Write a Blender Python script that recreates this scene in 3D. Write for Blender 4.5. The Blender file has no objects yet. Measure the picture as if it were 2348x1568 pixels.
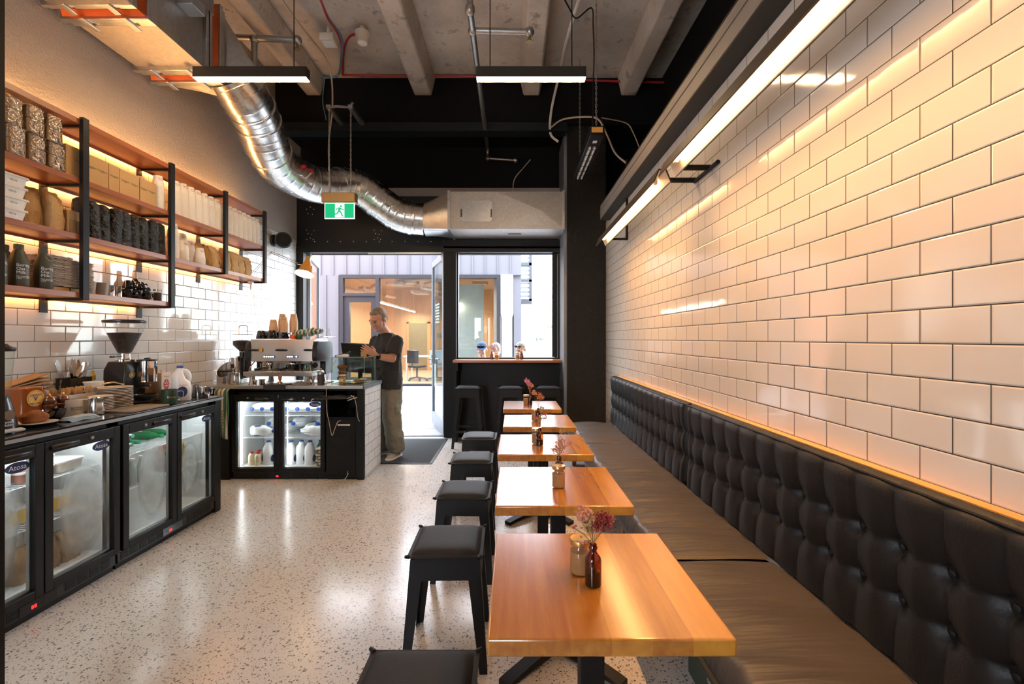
import bpy, math, random
from mathutils import Vector, Matrix, Euler
R = math.radians
PI = math.pi
SC = bpy.context.scene
COL = SC.collection
rnd = random.Random(7)

# ---------------------------------------------------------------- camera, world, exposure
FPX, CX, CY, EYE = 1050.0, 1174.0, 776.0, 1.38
cam_d = bpy.data.cameras.new('camera')
cam_d.sensor_width = 36.0
cam_d.lens = FPX / 2348 * 36
cam_d.shift_y = -8 / 2348
cam_d.clip_start = 0.03
cam_d.clip_end = 200
cam = bpy.data.objects.new('camera', cam_d)
COL.objects.link(cam)
cam.location = (0, 0, EYE)
cam.rotation_euler = (R(90), 0, 0)
SC.camera = cam
W = bpy.data.worlds.new('overcast_sky')
SC.world = W
W.use_nodes = True
_nt = W.node_tree
_bg = _nt.nodes['Background']
_tc = _nt.nodes.new('ShaderNodeTexCoord')
_sp = _nt.nodes.new('ShaderNodeSeparateXYZ')
_cr = _nt.nodes.new('ShaderNodeValToRGB')
_nt.links.new(_tc.outputs['Generated'], _sp.inputs[0])
_nt.links.new(_sp.outputs['Z'], _cr.inputs[0])
_nt.links.new(_cr.outputs[0], _bg.inputs[0])
_cr.color_ramp.elements[0].color = (.95, .96, 1, 1)
_cr.color_ramp.elements[1].color = (.80, .90, 1.08, 1)
_bg.inputs[1].default_value = 9.0
vs = SC.view_settings
vs.view_transform = 'Standard'
vs.look = 'None'
vs.gamma = 1
vs.use_curve_mapping = False
vs.exposure = 0.92
WARM = (1.0, .60, .26)

def at(px, py, y):
    """world point seen at pixel px,py at depth y"""
    return Vector(((px - CX) * y / FPX, y, EYE - (py - CY) * y / FPX))

# ---------------------------------------------------------------- materials
class NT:
    def __init__(s, name):
        s.m = bpy.data.materials.new(name)
        s.m.use_nodes = True
        s.t = s.m.node_tree
        s.n = s.t.nodes
        s.p = s.n['Principled BSDF']
        s.out = s.n['Material Output']
    def add(s, typ, **kw):
        n = s.n.new('ShaderNode' + typ)
        for k, v in kw.items():
            if k.startswith('i_'):
                n.inputs[k[2:].replace('_', ' ')].default_value = v
            else:
                setattr(n, k, v)
        return n
    def link(s, a, b):
        s.t.links.new(a, b)
    def math(s, op, a, b=None, c=None):
        n = s.add('Math', operation=op)
        for i, v in enumerate((a, b, c)):
            if v is None:
                continue
            if isinstance(v, (int, float)):
                n.inputs[i].default_value = v
            else:
                s.link(v, n.inputs[i])
        return n.outputs[0]
    def coord(s, scale=None, kind='Object'):
        t = s.add('TexCoord')
        if scale is None:
            return t.outputs[kind]
        mp = s.add('Mapping')
        mp.inputs['Scale'].default_value = scale
        s.link(t.outputs[kind], mp.inputs[0])
        return mp.outputs[0]
    def noise(s, vec, scale, detail=4, rough=.55):
        n = s.add('TexNoise')
        n.inputs['Scale'].default_value = scale
        n.inputs['Detail'].default_value = detail
        n.inputs['Roughness'].default_value = rough
        s.link(vec, n.inputs['Vector'])
        return n.outputs[0]
    def mix(s, fac, a, b):
        n = s.add('Mix', data_type='RGBA')
        if isinstance(fac, (int, float)):
            n.inputs[0].default_value = fac
        else:
            s.link(fac, n.inputs[0])
        for i, v in ((6, a), (7, b)):
            if isinstance(v, tuple):
                n.inputs[i].default_value = v + (1,) if len(v) == 3 else v
            else:
                s.link(v, n.inputs[i])
        return n.outputs[2]
    def ramp(s, fac, stops):
        n = s.add('ValToRGB')
        e = n.color_ramp.elements
        while len(e) < len(stops):
            e.new(.5)
        for el, (p, c) in zip(e, stops):
            el.position = p
            el.color = (c, c, c, 1) if isinstance(c, (int, float)) else tuple(c) + (1,)
        s.link(fac, n.inputs[0])
        return n.outputs[0]
    def bump(s, h, strength=.3, dist=.01):
        n = s.add('Bump')
        n.inputs['Strength'].default_value = strength
        n.inputs['Distance'].default_value = dist
        s.link(h, n.inputs['Height'])
        s.link(n.outputs[0], s.p.inputs['Normal'])
        return n

def mat(name, col, r=.5, m=0.0, var=.12, vs_=6.0, bump=None, coat=0.0, spec=.5, sheen=0, sss=0):
    k = NT(name)
    vec = k.coord()
    f = k.noise(vec, vs_, 4)
    lo = tuple(c * (1 - var) for c in col)
    hi = tuple(min(1, c * (1 + var)) for c in col)
    k.link(k.mix(f, lo, hi), k.p.inputs['Base Color'])
    k.p.inputs['Roughness'].default_value = r
    k.p.inputs['Metallic'].default_value = m
    k.p.inputs['Specular IOR Level'].default_value = spec
    k.p.inputs['Coat Weight'].default_value = coat
    if coat:
        k.p.inputs['Coat Roughness'].default_value = .08
    if sheen:
        k.p.inputs['Sheen Weight'].default_value = sheen
    if sss:
        k.p.inputs['Subsurface Weight'].default_value = sss
        k.p.inputs['Subsurface Scale'].default_value = .01
    if bump:
        k.bump(k.noise(vec, bump[0], 5), bump[1], bump[2] if len(bump) > 2 else .01)
    return k.m

def emit(name, col, strength):
    k = NT(name)
    e = k.add('Emission')
    e.inputs[0].default_value = tuple(col) + (1,)
    e.inputs[1].default_value = strength
    k.link(e.outputs[0], k.out.inputs[0])
    return k.m

def glass(name, tint=(1, 1, 1), refl=1.0, rough=.02, bump=None, haze=0.0, hazecol=(.8, .85, .88), fade=False):
    """thin clear sheet: see-through with a Fresnel reflection; haze adds mist on it"""
    k = NT(name)
    tr = k.add('BsdfTransparent')
    tr.inputs[0].default_value = tuple(tint) + (1,)
    gl = k.add('BsdfGlossy')
    gl.inputs['Roughness'].default_value = rough
    fr = k.add('LayerWeight')
    fr.inputs[0].default_value = .5
    vec = k.coord()
    if bump:
        b = k.add('Bump')
        b.inputs['Strength'].default_value = bump[1]
        b.inputs['Distance'].default_value = .02
        k.link(k.noise(vec, bump[0], 3), b.inputs['Height'])
        k.link(b.outputs[0], gl.inputs['Normal'])
        k.link(b.outputs[0], fr.inputs['Normal'])
    mx = k.add('MixShader')
    sch = k.math('MULTIPLY_ADD', k.math('POWER', fr.outputs['Facing'], 5.0), .94, .05)
    k.link(k.math('MINIMUM', k.math('MULTIPLY', sch, refl), 1.0), mx.inputs[0])
    k.link(tr.outputs[0], mx.inputs[1])
    k.link(gl.outputs[0], mx.inputs[2])
    last = mx.outputs[0]
    if haze:
        df = k.add('BsdfTranslucent')
        df.inputs[0].default_value = hazecol + (1,)
        d2 = k.add('BsdfDiffuse')
        d2.inputs[0].default_value = hazecol + (1,)
        m0 = k.add('MixShader')
        m0.inputs[0].default_value = .5
        k.link(df.outputs[0], m0.inputs[1])
        k.link(d2.outputs[0], m0.inputs[2])
        m2 = k.add('MixShader')
        hz = k.ramp(k.noise(vec, 14, 5), [(.3, haze * .7), (.7, min(1, haze * 1.2))])
        if fade:
            hz = k.math('MULTIPLY', hz, k.add('Attribute', attribute_name='wetness').outputs['Fac'])
        k.link(hz, m2.inputs[0])
        k.link(last, m2.inputs[1])
        k.link(m0.outputs[0], m2.inputs[2])
        last = m2.outputs[0]
    k.link(last, k.out.inputs[0])
    return k.m

def tile_mat(name, a, b, pa, pb, col=(.75, .71, .655), warp=.25):
    """running-bond glazed tiles; a, b: the two object axes that run along and up the wall, pa, pb: where a joint lies"""
    k = NT(name)
    sp = k.add('SeparateXYZ')
    k.link(k.coord(), sp.inputs[0])
    cb = k.add('CombineXYZ')
    k.link(k.math('ADD', sp.outputs[a], pa), cb.inputs[0])
    k.link(k.math('ADD', sp.outputs[b], pb), cb.inputs[1])
    br = k.add('TexBrick')
    k.link(cb.outputs[0], br.inputs['Vector'])
    br.offset = .5
    br.inputs['Scale'].default_value = 1
    br.inputs['Brick Width'].default_value = .2
    br.inputs['Row Height'].default_value = .1
    br.inputs['Mortar Size'].default_value = .0016
    br.inputs['Mortar Smooth'].default_value = .05
    br.inputs['Bias'].default_value = 0
    br.inputs['Color1'].default_value = tuple(c * .965 for c in col) + (1,)
    br.inputs['Color2'].default_value = col + (1,)
    br.inputs['Mortar'].default_value = (.035, .03, .027, 1)
    k.link(br.outputs['Color'], k.p.inputs['Base Color'])
    k.link(k.math('MULTIPLY_ADD', br.outputs['Fac'], .6, .07), k.p.inputs['Roughness'])
    w = k.noise(k.coord(), 5.5, 2)
    # the pillowed edge of each glazed tile, and a slight wave in the glaze
    br2 = k.add('TexBrick')
    br2.offset = .5
    k.link(cb.outputs[0], br2.inputs['Vector'])
    for i, v in (('Scale', 1), ('Brick Width', .2), ('Row Height', .1), ('Mortar Size', .006), ('Mortar Smooth', 1)):
        br2.inputs[i].default_value = v
    h = k.math('SUBTRACT', k.math('MULTIPLY', w, warp), k.math('MULTIPLY', br2.outputs['Fac'], .35))
    k.bump(h, .5, .01)
    return k.m

def wood_mat(name, dark, light, axis=1, board=.09, r=.3, coat=0.0, across=0, gs=1.0):
    """timber boards whose grain runs along `axis`; `across` is the axis the boards are laid side by side on"""
    k = NT(name)
    vec = k.coord()
    sp = k.add('SeparateXYZ')
    k.link(vec, sp.inputs[0])
    bid = k.math('FLOOR', k.math('DIVIDE', sp.outputs[across], board))
    wn = k.add('TexWhiteNoise', noise_dimensions='1D')
    k.link(bid, wn.inputs['W'])
    sc = [22 * gs] * 3
    sc[axis] = 1.6 * gs
    mp = k.add('Mapping')
    mp.inputs['Scale'].default_value = sc
    off = k.add('CombineXYZ')
    k.link(k.math('MULTIPLY', wn.outputs[0], 37.0), off.inputs[axis])
    k.link(off.outputs[0], mp.inputs['Location'])
    k.link(vec, mp.inputs[0])
    g = k.noise(mp.outputs[0], 1.0, 7, .62)
    f = k.math('ADD', k.math('MULTIPLY', g, .75), k.math('MULTIPLY', wn.outputs[0], .32))
    c = k.ramp(f, [(.25, dark), (.8, light)])
    k.link(c, k.p.inputs['Base Color'])
    k.p.inputs['Roughness'].default_value = r
    k.p.inputs['Coat Weight'].default_value = coat
    k.p.inputs['Coat Roughness'].default_value = .17
    k.p.inputs['Coat IOR'].default_value = 1.7
    k.bump(g, .06, .004)
    return k.m

def terrazzo():
    k = NT('polished_terrazzo')
    vec = k.coord()
    base = k.mix(k.noise(vec, 1.3, 4), (.60, .565, .52), (.72, .695, .655))
    base = k.mix(k.math('MULTIPLY', k.noise(vec, 160, 3), .5), base, (.42, .38, .34))
    for sc, thr, gain in ((58, .50, .85), (105, .40, .85), (210, .5, .8)):
        v = k.add('TexVoronoi')
        v.inputs['Scale'].default_value = sc
        k.link(vec, v.inputs['Vector'])
        s2 = k.add('SeparateColor')
        k.link(v.outputs['Color'], s2.inputs[0])
        t = k.math('MULTIPLY', k.math('SUBTRACT', s2.outputs[0], thr), gain)
        msk = k.math('LESS_THAN', v.outputs['Distance'], t)
        chip = k.ramp(s2.outputs[1], [(0, (.05, .052, .055)), (.45, (.13, .125, .12)), (.75, (.25, .22, .19)), (1, (.42, .38, .33))])
        base = k.mix(k.math('MULTIPLY', msk, .88), base, chip)
    k.link(base, k.p.inputs['Base Color'])
    k.link(k.math('MULTIPLY_ADD', k.noise(vec, 2.2, 4), .22, .1), k.p.inputs['Roughness'])
    return k.m

def concrete(name, lo, hi, sc=1.5):
    k = NT(name)
    vec = k.coord()
    n = k.noise(vec, sc, 8, .65)
    c = k.ramp(n, [(.3, lo), (.62, hi)])
    c = k.mix(k.ramp(k.noise(vec, sc * 4, 6, .7), [(.56, 0.0), (.66, .65)]), c, tuple(x * .45 for x in lo))
    k.link(c, k.p.inputs['Base Color'])
    k.p.inputs['Roughness'].default_value = .85
    k.bump(k.noise(vec, 40, 5), .25, .01)
    return k.m

def plaster():
    k = NT('rough_cream_plaster')
    vec = k.coord()
    k.link(k.mix(k.noise(vec, 2, 3), (.40, .35, .30), (.46, .41, .355)), k.p.inputs['Base Color'])
    k.p.inputs['Roughness'].default_value = .9
    k.bump(k.noise(vec, 62, 4, .6), .8, .02)
    return k.m

def galv(name='galvanised_sheet', rough=.3, col=(.62, .62, .61), bmp=.12):
    k = NT(name)
    vec = k.coord()
    v = k.add('TexVoronoi')
    v.inputs['Scale'].default_value = 45
    k.link(vec, v.inputs['Vector'])
    sepc = k.add('SeparateColor')
    k.link(v.outputs['Color'], sepc.inputs[0])
    k.link(k.mix(sepc.outputs[0], tuple(c * .88 for c in col), col), k.p.inputs['Base Color'])
    k.p.inputs['Metallic'].default_value = 1
    k.link(k.math('MULTIPLY_ADD', k.noise(vec, 9, 4), .25 if bmp > .05 else .06, rough - .1 if bmp > .05 else rough), k.p.inputs['Roughness'])
    if bmp:
        k.bump(k.noise(vec, 7, 3), bmp, .02)
    return k.m

def seat_vinyl():
    k = NT('creased_lamp_warmed_vinyl')
    vec = k.coord((1.6, 13, 1))
    k.link(k.mix(k.noise(k.coord(), 3, 3), (.060, .050, .043), (.085, .072, .061)), k.p.inputs['Base Color'])  # black vinyl, the lamps' warm light put into its brown colour
    k.p.inputs['Roughness'].default_value = .42
    h = k.noise(vec, 1.5, 3, .5)
    h2 = k.noise(k.coord(), 400, 2)
    k.bump(k.math('ADD', h, k.math('MULTIPLY', h2, .012)), .33, .05)
    return k.m

M = {}
M['tile_r'] = tile_mat('glazed_tile_long_wall', 1, 2, -1.047, .635)
M['tile_l'] = tile_mat('glazed_tile_kitchen_wall', 1, 2, -2.769, .639, (.72, .71, .69), warp=.15)
M['tile_e'] = tile_mat('glazed_tile_counter_end', 1, 2, .03, .08, (.80, .80, .80), warp=.1)
M['terrazzo'] = terrazzo()
M['concrete'] = concrete('stained_concrete', (.36, .32, .275), (.64, .585, .52))
M['paving'] = concrete('pale_paving', (.24, .24, .245), (.30, .30, .305), .8)
M['plaster'] = plaster()
M['galv'] = galv()
M['spiral'] = galv('bright_spiral_duct', .24, (.74, .73, .71), 0)
M['galv_dull'] = galv('dull_galvanised_sheet', .5, (.50, .47, .43))
M['pipe'] = galv('galvanised_pipe', .38, (.48, .47, .45))
M['black'] = mat('black_paint', (.0045, .005, .0055), .45, spec=.35)
M['blackwall'] = mat('black_wall_paint', (.0045, .005, .006), .8, spec=.2, bump=(50, .2))
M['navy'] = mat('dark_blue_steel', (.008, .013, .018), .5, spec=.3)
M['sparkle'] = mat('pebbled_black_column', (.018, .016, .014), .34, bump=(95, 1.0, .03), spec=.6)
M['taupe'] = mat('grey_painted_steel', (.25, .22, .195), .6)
M['darkunder'] = mat('shaded_beam_steel', (.03, .028, .026), .6)  # steel of the wall beam, its underside's shade put into the colour
M['alu'] = mat('grey_aluminium_frame', (.22, .24, .27), .4, .4)
M['alu_l'] = mat('satin_aluminium', (.5, .5, .5), .35, .9)
M['steel'] = mat('brushed_stainless', (.62, .60, .57), .22, 1.0, .06, 30)
M['steel_r'] = mat('worn_stainless', (.50, .48, .45), .38, 1.0, .1, 20)
M['chrome'] = mat('chrome', (.75, .75, .75), .07, 1.0, .02)
M['blacksteel'] = mat('black_powder_coat', (.005, .005, .0055), .5, spec=.3, bump=(220, .1))
M['blackplastic'] = mat('black_plastic', (.014, .014, .015), .3)
M['softblack'] = mat('soft_black_cushion', (.010, .010, .011), .6, spec=.35, bump=(300, .25))
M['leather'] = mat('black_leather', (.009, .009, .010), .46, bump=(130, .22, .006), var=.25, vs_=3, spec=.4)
M['vinyl'] = seat_vinyl()
M['table'] = wood_mat('oiled_jarrah_top', (.36, .105, .012), (.74, .345, .036), 1, .088, .25, 1.0)
M['table_x'] = wood_mat('oiled_jarrah_bar', (.30, .085, .025), (.60, .26, .08), 0, .09, .28, .4, across=1)
M['shelfwood'] = wood_mat('red_shelf_timber', (.22, .055, .02), (.42, .14, .05), 1, .3, .4, .1)
M['ledgewood'] = wood_mat('pale_ledge_timber', (.70, .33, .06), (.88, .48, .11), 1, .5, .35, .2)
M['legwood'] = wood_mat('dark_red_timber', (.16, .05, .02), (.30, .11, .045), 2, .3, .45)
M['walnut'] = wood_mat('turned_walnut', (.07, .02, .01), (.28, .09, .03), 2, .5, .25, .5)
M['palewood'] = wood_mat('birch', (.55, .34, .14), (.78, .55, .29), 2, .02, .6)
M['kraft'] = mat('kraft_card', (.50, .31, .13), .8, bump=(70, .12))
M['kraft_d'] = mat('brown_recycled_card', (.34, .20, .09), .85, bump=(60, .2))
M['kraftbag'] = mat('kraft_paper_bag', (.52, .33, .14), .75, bump=(26, .55, .02))
M['pulp'] = mat('grey_egg_tray_pulp', (.44, .38, .32), .95, bump=(120, .6))
M['cup'] = mat('white_paper_cup', (.80, .76, .70), .6)
M['white'] = mat('white_plastic', (.82, .82, .80), .4)
M['offwhite'] = mat('cream_enamel', (.70, .64, .55), .35)
M['milk'] = mat('milk_jug_plastic', (.86, .87, .87), .32, sss=0)
M['bluecap'] = mat('blue_cap', (.03, .10, .42), .4)
M['navyprint'] = mat('navy_print', (.02, .04, .16), .4)
M['whiteprint'] = mat('white_print', (.85, .85, .85), .5)
M['blackprint'] = mat('black_print', (.02, .018, .016), .6)
M['redprint'] = mat('red_print', (.55, .02, .02), .5)
M['greenprint'] = mat('green_print', (.02, .22, .12), .6)
M['oat'] = mat('olive_bottle', (.060, .062, .040), .45)
M['tub'] = mat('frosted_tub', (.72, .68, .62), .4)
M['food_pink'] = mat('pink_food', (.55, .24, .17), .7)
M['food_brown'] = mat('brown_food', (.22, .10, .045), .7)
M['yellow'] = mat('yellow_food', (.80, .52, .06), .6)
M['wrap'] = glass('crinkled_clear_wrap', (.95, .93, .9), 3.0, .12, (28, 1.0))
M['blackbag'] = mat('shiny_black_film', (.012, .014, .017), .16, bump=(30, 1.0, .03))
M['glass'] = glass('clear_glass', (.97, .985, .98))
M['glass_g'] = glass('greenish_glass', (.90, .96, .935), .8)
M['mist'] = glass('condensation', (.9, .93, .93), .5, .3, None, .55, fade=True)
M['mist_l'] = glass('light_condensation', (.93, .95, .95), .6, .2, None, .16)
M['amber'] = glass('amber_glass', (.46, .19, .045), 1.6, .04)
M['honey'] = mat('honey', (.30, .07, .008), .15, coat=.6)
M['greenglass'] = mat('green_glass', (.02, .16, .05), .1, coat=.5)
M['darkglass'] = mat('dark_bottle_glass', (.018, .014, .012), .08, coat=.5)
M['coffee'] = mat('coffee_beans', (.035, .018, .010), .4, bump=(140, 1.0, .02))
M['sugar'] = mat('brown_sugar', (.46, .24, .09), .9, bump=(300, .4))
M['gold'] = mat('gold_lid', (.72, .45, .16), .3, .9)
M['brasslid'] = mat('brass_box', (.30, .20, .09), .4, .7)
M['muffin'] = mat('muffin_crust', (.30, .09, .02), .8, bump=(45, .9, .02), var=.4)
M['plate'] = mat('cream_plate', (.74, .66, .54), .3, coat=.3)
M['plateedge'] = mat('dark_plate_glaze', (.035, .025, .02), .25, coat=.3)
M['blackcup'] = mat('black_glazed_cup', (.010, .010, .012), .12, coat=.6)
M['grey_cup'] = mat('grey_ceramic', (.32, .28, .235), .5)
M['greentin'] = mat('dark_green_tin', (.016, .045, .025), .45)
M['orange'] = mat('orange_enamel', (.75, .11, .02), .4)
M['teal'] = mat('teal_plastic', (.12, .52, .48), .4)
M['orangecloth'] = mat('orange_duct_fabric', (.50, .10, .02), .8, bump=(60, .3))
M['copper_and_warm_glint'] = mat('copper_and_warm_glint', (.62, .30, .18), .25, 1)
M['screen'] = mat('dark_screen', (.012, .016, .022), .08)
M['mat'] = mat('charcoal_door_mat', (.045, .05, .052), .95, bump=(420, .9, .01), var=.3, vs_=90)
M['redcable'] = mat('red_cable', (.42, .02, .025), .45)
M['bluecable'] = mat('blue_cable', (.12, .24, .36), .5)
M['creamcable'] = mat('cream_cable', (.55, .45, .34), .5)
M['whitecable'] = mat('white_cable', (.70, .66, .60), .5)
M['clad'] = mat('lavender_grey_cladding', (.135, .135, .150), .5, .0, .03, 2)
M['whitewall'] = mat('white_render', (.45, .45, .45), .8)
M['skin'] = mat('skin', (.58, .31, .215), .5, var=.15, vs_=22, sss=.12)
M['hair'] = mat('grey_brown_hair', (.26, .20, .16), .6, var=.55, vs_=26, bump=(90, .9, .01))
M['beard'] = mat('grey_stubble', (.44, .33, .275), .8, var=.4, vs_=120)
M['darkhair'] = mat('dark_hair', (.05, .035, .03), .6, bump=(90, .8))
M['shirt'] = mat('faded_black_cotton', (.030, .032, .033), .9, bump=(16, .5, .03), var=.35, vs_=5)
M['khaki'] = mat('sage_cargo_cotton', (.23, .215, .165), .9, bump=(14, .7, .03), var=.2, vs_=5)
M['shoe'] = mat('pale_trainer', (.50, .47, .43), .6, var=.3, vs_=30)
M['denim'] = mat('navy_cloth', (.035, .06, .13), .9, bump=(30, .4))
M['palegrey'] = mat('pale_grey_cloth', (.40, .42, .44), .9, bump=(30, .4))
M['lampyellow'] = mat('amber_lamp_enamel', (.72, .30, .03), .35)
M['led'] = emit('warm_tube_light', (1.0, .55, .21), 19)
M['ledpend'] = emit('warm_pendant_light', (1.0, .66, .36), 60)
M['ledstrip'] = emit('amber_strip_light', (1.0, .42, .09), 32)
M['ledtop'] = emit('amber_uplight', (1.0, .50, .17), 30)
M['bulb'] = emit('warm_bulb', (1.0, .62, .28), 40)
M['coldled'] = emit('fridge_light', (.90, .97, 1.0), 15)
M['redled'] = emit('red_digits', (1, .02, .02), 2.5)
M['blueled'] = emit('blue_buttons', (.15, .35, 1.0), 4)
M['whiteled'] = emit('white_button_light', (.8, .9, 1.0), 6)
M['exitgreen'] = emit('exit_green', (.015, .42, .16), .75)
M['exitwhite'] = emit('exit_white', (.9, 1, .95), 1.1)
M['officelight'] = emit('office_tube', (1, .86, .68), 70)
M['officewall'] = mat('office_tan_wall', (.40, .32, .25), .8)
M['officewood'] = wood_mat('office_birch', (.42, .26, .13), (.56, .38, .22), 2, .6, .6)
M['foliage'] = mat('pale_foliage', (.34, .40, .31), .8, var=.3, vs_=12)
M['brick'] = mat('red_brick', (.50, .20, .13), .85, var=.25, vs_=20)

# ---------------------------------------------------------------- mesh building
class MB:
    def __init__(s):
        s.v, s.f, s.mi, s.cur, s.T = [], [], [], 0, None
    def put(s, vs, fs):
        b = len(s.v)
        for p in vs:
            p = Vector(p)
            s.v.append(s.T @ p if s.T is not None else p)
        for f in fs:
            s.f.append(tuple(i + b for i in f))
            s.mi.append(s.cur)
        return s
    def box(s, x0, x1, y0, y1, z0, z1):
        vs = [(x, y, z) for z in (z0, z1) for y in (y0, y1) for x in (x0, x1)]
        return s.put(vs, [(0, 2, 3, 1), (4, 5, 7, 6), (0, 1, 5, 4), (2, 6, 7, 3), (0, 4, 6, 2), (1, 3, 7, 5)])
    def cbox(s, c, d):
        return s.box(c[0] - d[0] / 2, c[0] + d[0] / 2, c[1] - d[1] / 2, c[1] + d[1] / 2, c[2] - d[2] / 2, c[2] + d[2] / 2)
    def loft(s, rings, cap=True, closed=True):
        n = len(rings[0])
        vs = [p for r in rings for p in r]
        fs = []
        for i in range(len(rings) - 1):
            for j in range(n if closed else n - 1):
                k = (j + 1) % n
                fs.append((i * n + j, i * n + k, (i + 1) * n + k, (i + 1) * n + j))
        if cap:
            fs.append(tuple(range(n - 1, -1, -1)))
            fs.append(tuple((len(rings) - 1) * n + j for j in range(n)))
        return s.put(vs, fs)
    def lathe(s, prof, c=(0, 0, 0), n=24, cap=True):
        c = Vector(c)
        return s.loft([[c + Vector((r * math.cos(2 * PI * j / n), r * math.sin(2 * PI * j / n), z)) for j in range(n)] for r, z in prof], cap)
    def tube(s, pts, r, n=8, cap=True):
        pts = [Vector(p) for p in pts]
        rs = r if isinstance(r, (list, tuple)) else [r] * len(pts)
        rings, u = [], None
        for i, p in enumerate(pts):
            a = pts[max(i - 1, 0)]
            b = pts[min(i + 1, len(pts) - 1)]
            d = (b - a).normalized()
            if u is None:
                u = d.cross(Vector((0, 0, 1)))
                if u.length < .05:
                    u = d.cross(Vector((0, 1, 0)))
            u = (u - d * u.dot(d)).normalized()
            w = d.cross(u)
            rr = rs[i]
            ra, rb = rr if isinstance(rr, tuple) else (rr, rr)
            rings.append([p + u * ra * math.cos(2 * PI * j / n) + w * rb * math.sin(2 * PI * j / n) for j in range(n)])
        return s.loft(rings, cap)
    def cyl(s, a, b, r, r2=None, n=16):
        return s.tube([a, b], [r, r if r2 is None else r2], n)
    def ball(s, c, r, n=12, m=8):
        rr = r if isinstance(r, (tuple, list)) else (r, r, r)
        c = Vector(c)
        rings = []
        for i in range(1, m):
            t = PI * i / m
            rings.append([c + Vector((rr[0] * math.sin(t) * math.cos(2 * PI * j / n), rr[1] * math.sin(t) * math.sin(2 * PI * j / n), -rr[2] * math.cos(t))) for j in range(n)])
        return s.loft(rings)
    def quad(s, a, b, c, d):
        return s.put([a, b, c, d], [(0, 1, 2, 3)])
    def prism(s, poly, axis, a, b):
        """extrude a 2D polygon along axis (0,1,2) from a to b"""
        def p3(u, v, t):
            return {0: (t, u, v), 1: (u, t, v), 2: (u, v, t)}[axis]
        return s.loft([[p3(u, v, a) for u, v in poly], [p3(u, v, b) for u, v in poly]])
    def rbox(s, x0, x1, y0, y1, z0, z1, r, n=4, taper=1.0):
        """box with upright rounded corners; taper scales the top"""
        cx, cy = (x0 + x1) / 2, (y0 + y1) / 2
        def ring(z, k):
            o = []
            for qx, qy, a0 in ((x1 - r, y1 - r, 0), (x0 + r, y1 - r, 90), (x0 + r, y0 + r, 180), (x1 - r, y0 + r, 270)):
                for i in range(n + 1):
                    t = R(a0 + 90 * i / n)
                    o.append((cx + (qx + r * math.cos(t) - cx) * k, cy + (qy + r * math.sin(t) - cy) * k, z))
            return o
        return s.loft([ring(z0, 1), ring(z1, taper)])
    def sheet(s, fn, nu, nv):
        """open surface from fn(u,v), u,v in 0..1"""
        return s.loft([[fn(j / nu, i / nv) for j in range(nu + 1)] for i in range(nv + 1)], False, False)
    def build(s, name, mats, parent=None, w=False, bev=0, seg=2, sharp=38, sub=0, solid=0, remesh=0, smooth=0, disp=None):
        me = bpy.data.meshes.new(name)
        off = Vector((0, 0, 0))
        if parent is not None and w:
            rt = parent
            while rt.parent is not None:
                rt = rt.parent
            off = rt.location
        me.from_pydata([tuple(p - off) for p in s.v], [], s.f)
        if not isinstance(mats, (list, tuple)):
            mats = [mats]
        for m in mats:
            me.materials.append(M[m] if isinstance(m, str) else m)
        me.polygons.foreach_set('material_index', s.mi)
        me.polygons.foreach_set('use_smooth', [True] * len(s.f))
        me.update()
        me.set_sharp_from_angle(angle=R(sharp))
        o = bpy.data.objects.new(name, me)
        COL.objects.link(o)
        if parent is not None:
            o.parent = parent
        if solid:
            d = o.modifiers.new('solid', 'SOLIDIFY')
            d.thickness = solid
        if remesh:
            d = o.modifiers.new('remesh', 'REMESH')
            d.mode = 'VOXEL'
            d.voxel_size = remesh
            d.use_smooth_shade = True
        if smooth:
            d = o.modifiers.new('smooth', 'SMOOTH')
            d.iterations = smooth
        if disp:
            t = bpy.data.textures.new(name + '_folds', 'CLOUDS')
            t.noise_scale = disp[0]
            d = o.modifiers.new('folds', 'DISPLACE')
            d.texture = t
            d.strength = disp[1]
            d.mid_level = .5
        if bev:
            d = o.modifiers.new('bevel', 'BEVEL')
            d.width = bev
            d.segments = seg
            d.limit_method = 'ANGLE'
            d.angle_limit = R(35)
        if sub:
            d = o.modifiers.new('sub', 'SUBSURF')
            d.levels = d.render_levels = sub
        return o

def tag(o, label, cat, group=None):
    o['label'] = label
    o['category'] = cat
    if group:
        o['group'] = group
    return o

def thing(name, label, cat, loc=(0, 0, 0), rz=0.0, group=None):
    o = bpy.data.objects.new(name, None)
    o.empty_display_size = .05
    COL.objects.link(o)
    o.location = loc
    o.rotation_euler = (0, 0, rz)
    return tag(o, label, cat, group)

def struct(name, mb, mats, parent=None, **kw):
    o = mb.build(name, mats, parent, **kw)
    if parent is None:
        o['kind'] = 'structure'
    return o

def place(o, loc, rz=0.0):
    o.location = loc
    o.rotation_euler = (0, 0, rz)
    return o

def dup(root, loc, rz=0.0, label=None, group=None, scale=None, rot=None):
    r = root.copy()
    COL.objects.link(r)
    r.location = loc
    r.rotation_euler = rot if rot is not None else (0, 0, rz)
    if scale:
        r.scale = scale
    if label:
        r['label'] = label
    if group:
        r['group'] = group
    for ch in list(root.children):
        c = ch.copy()
        COL.objects.link(c)
        c.parent = r
        for g in ch.children:
            d = g.copy()
            COL.objects.link(d)
            d.parent = c
    return r

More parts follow.
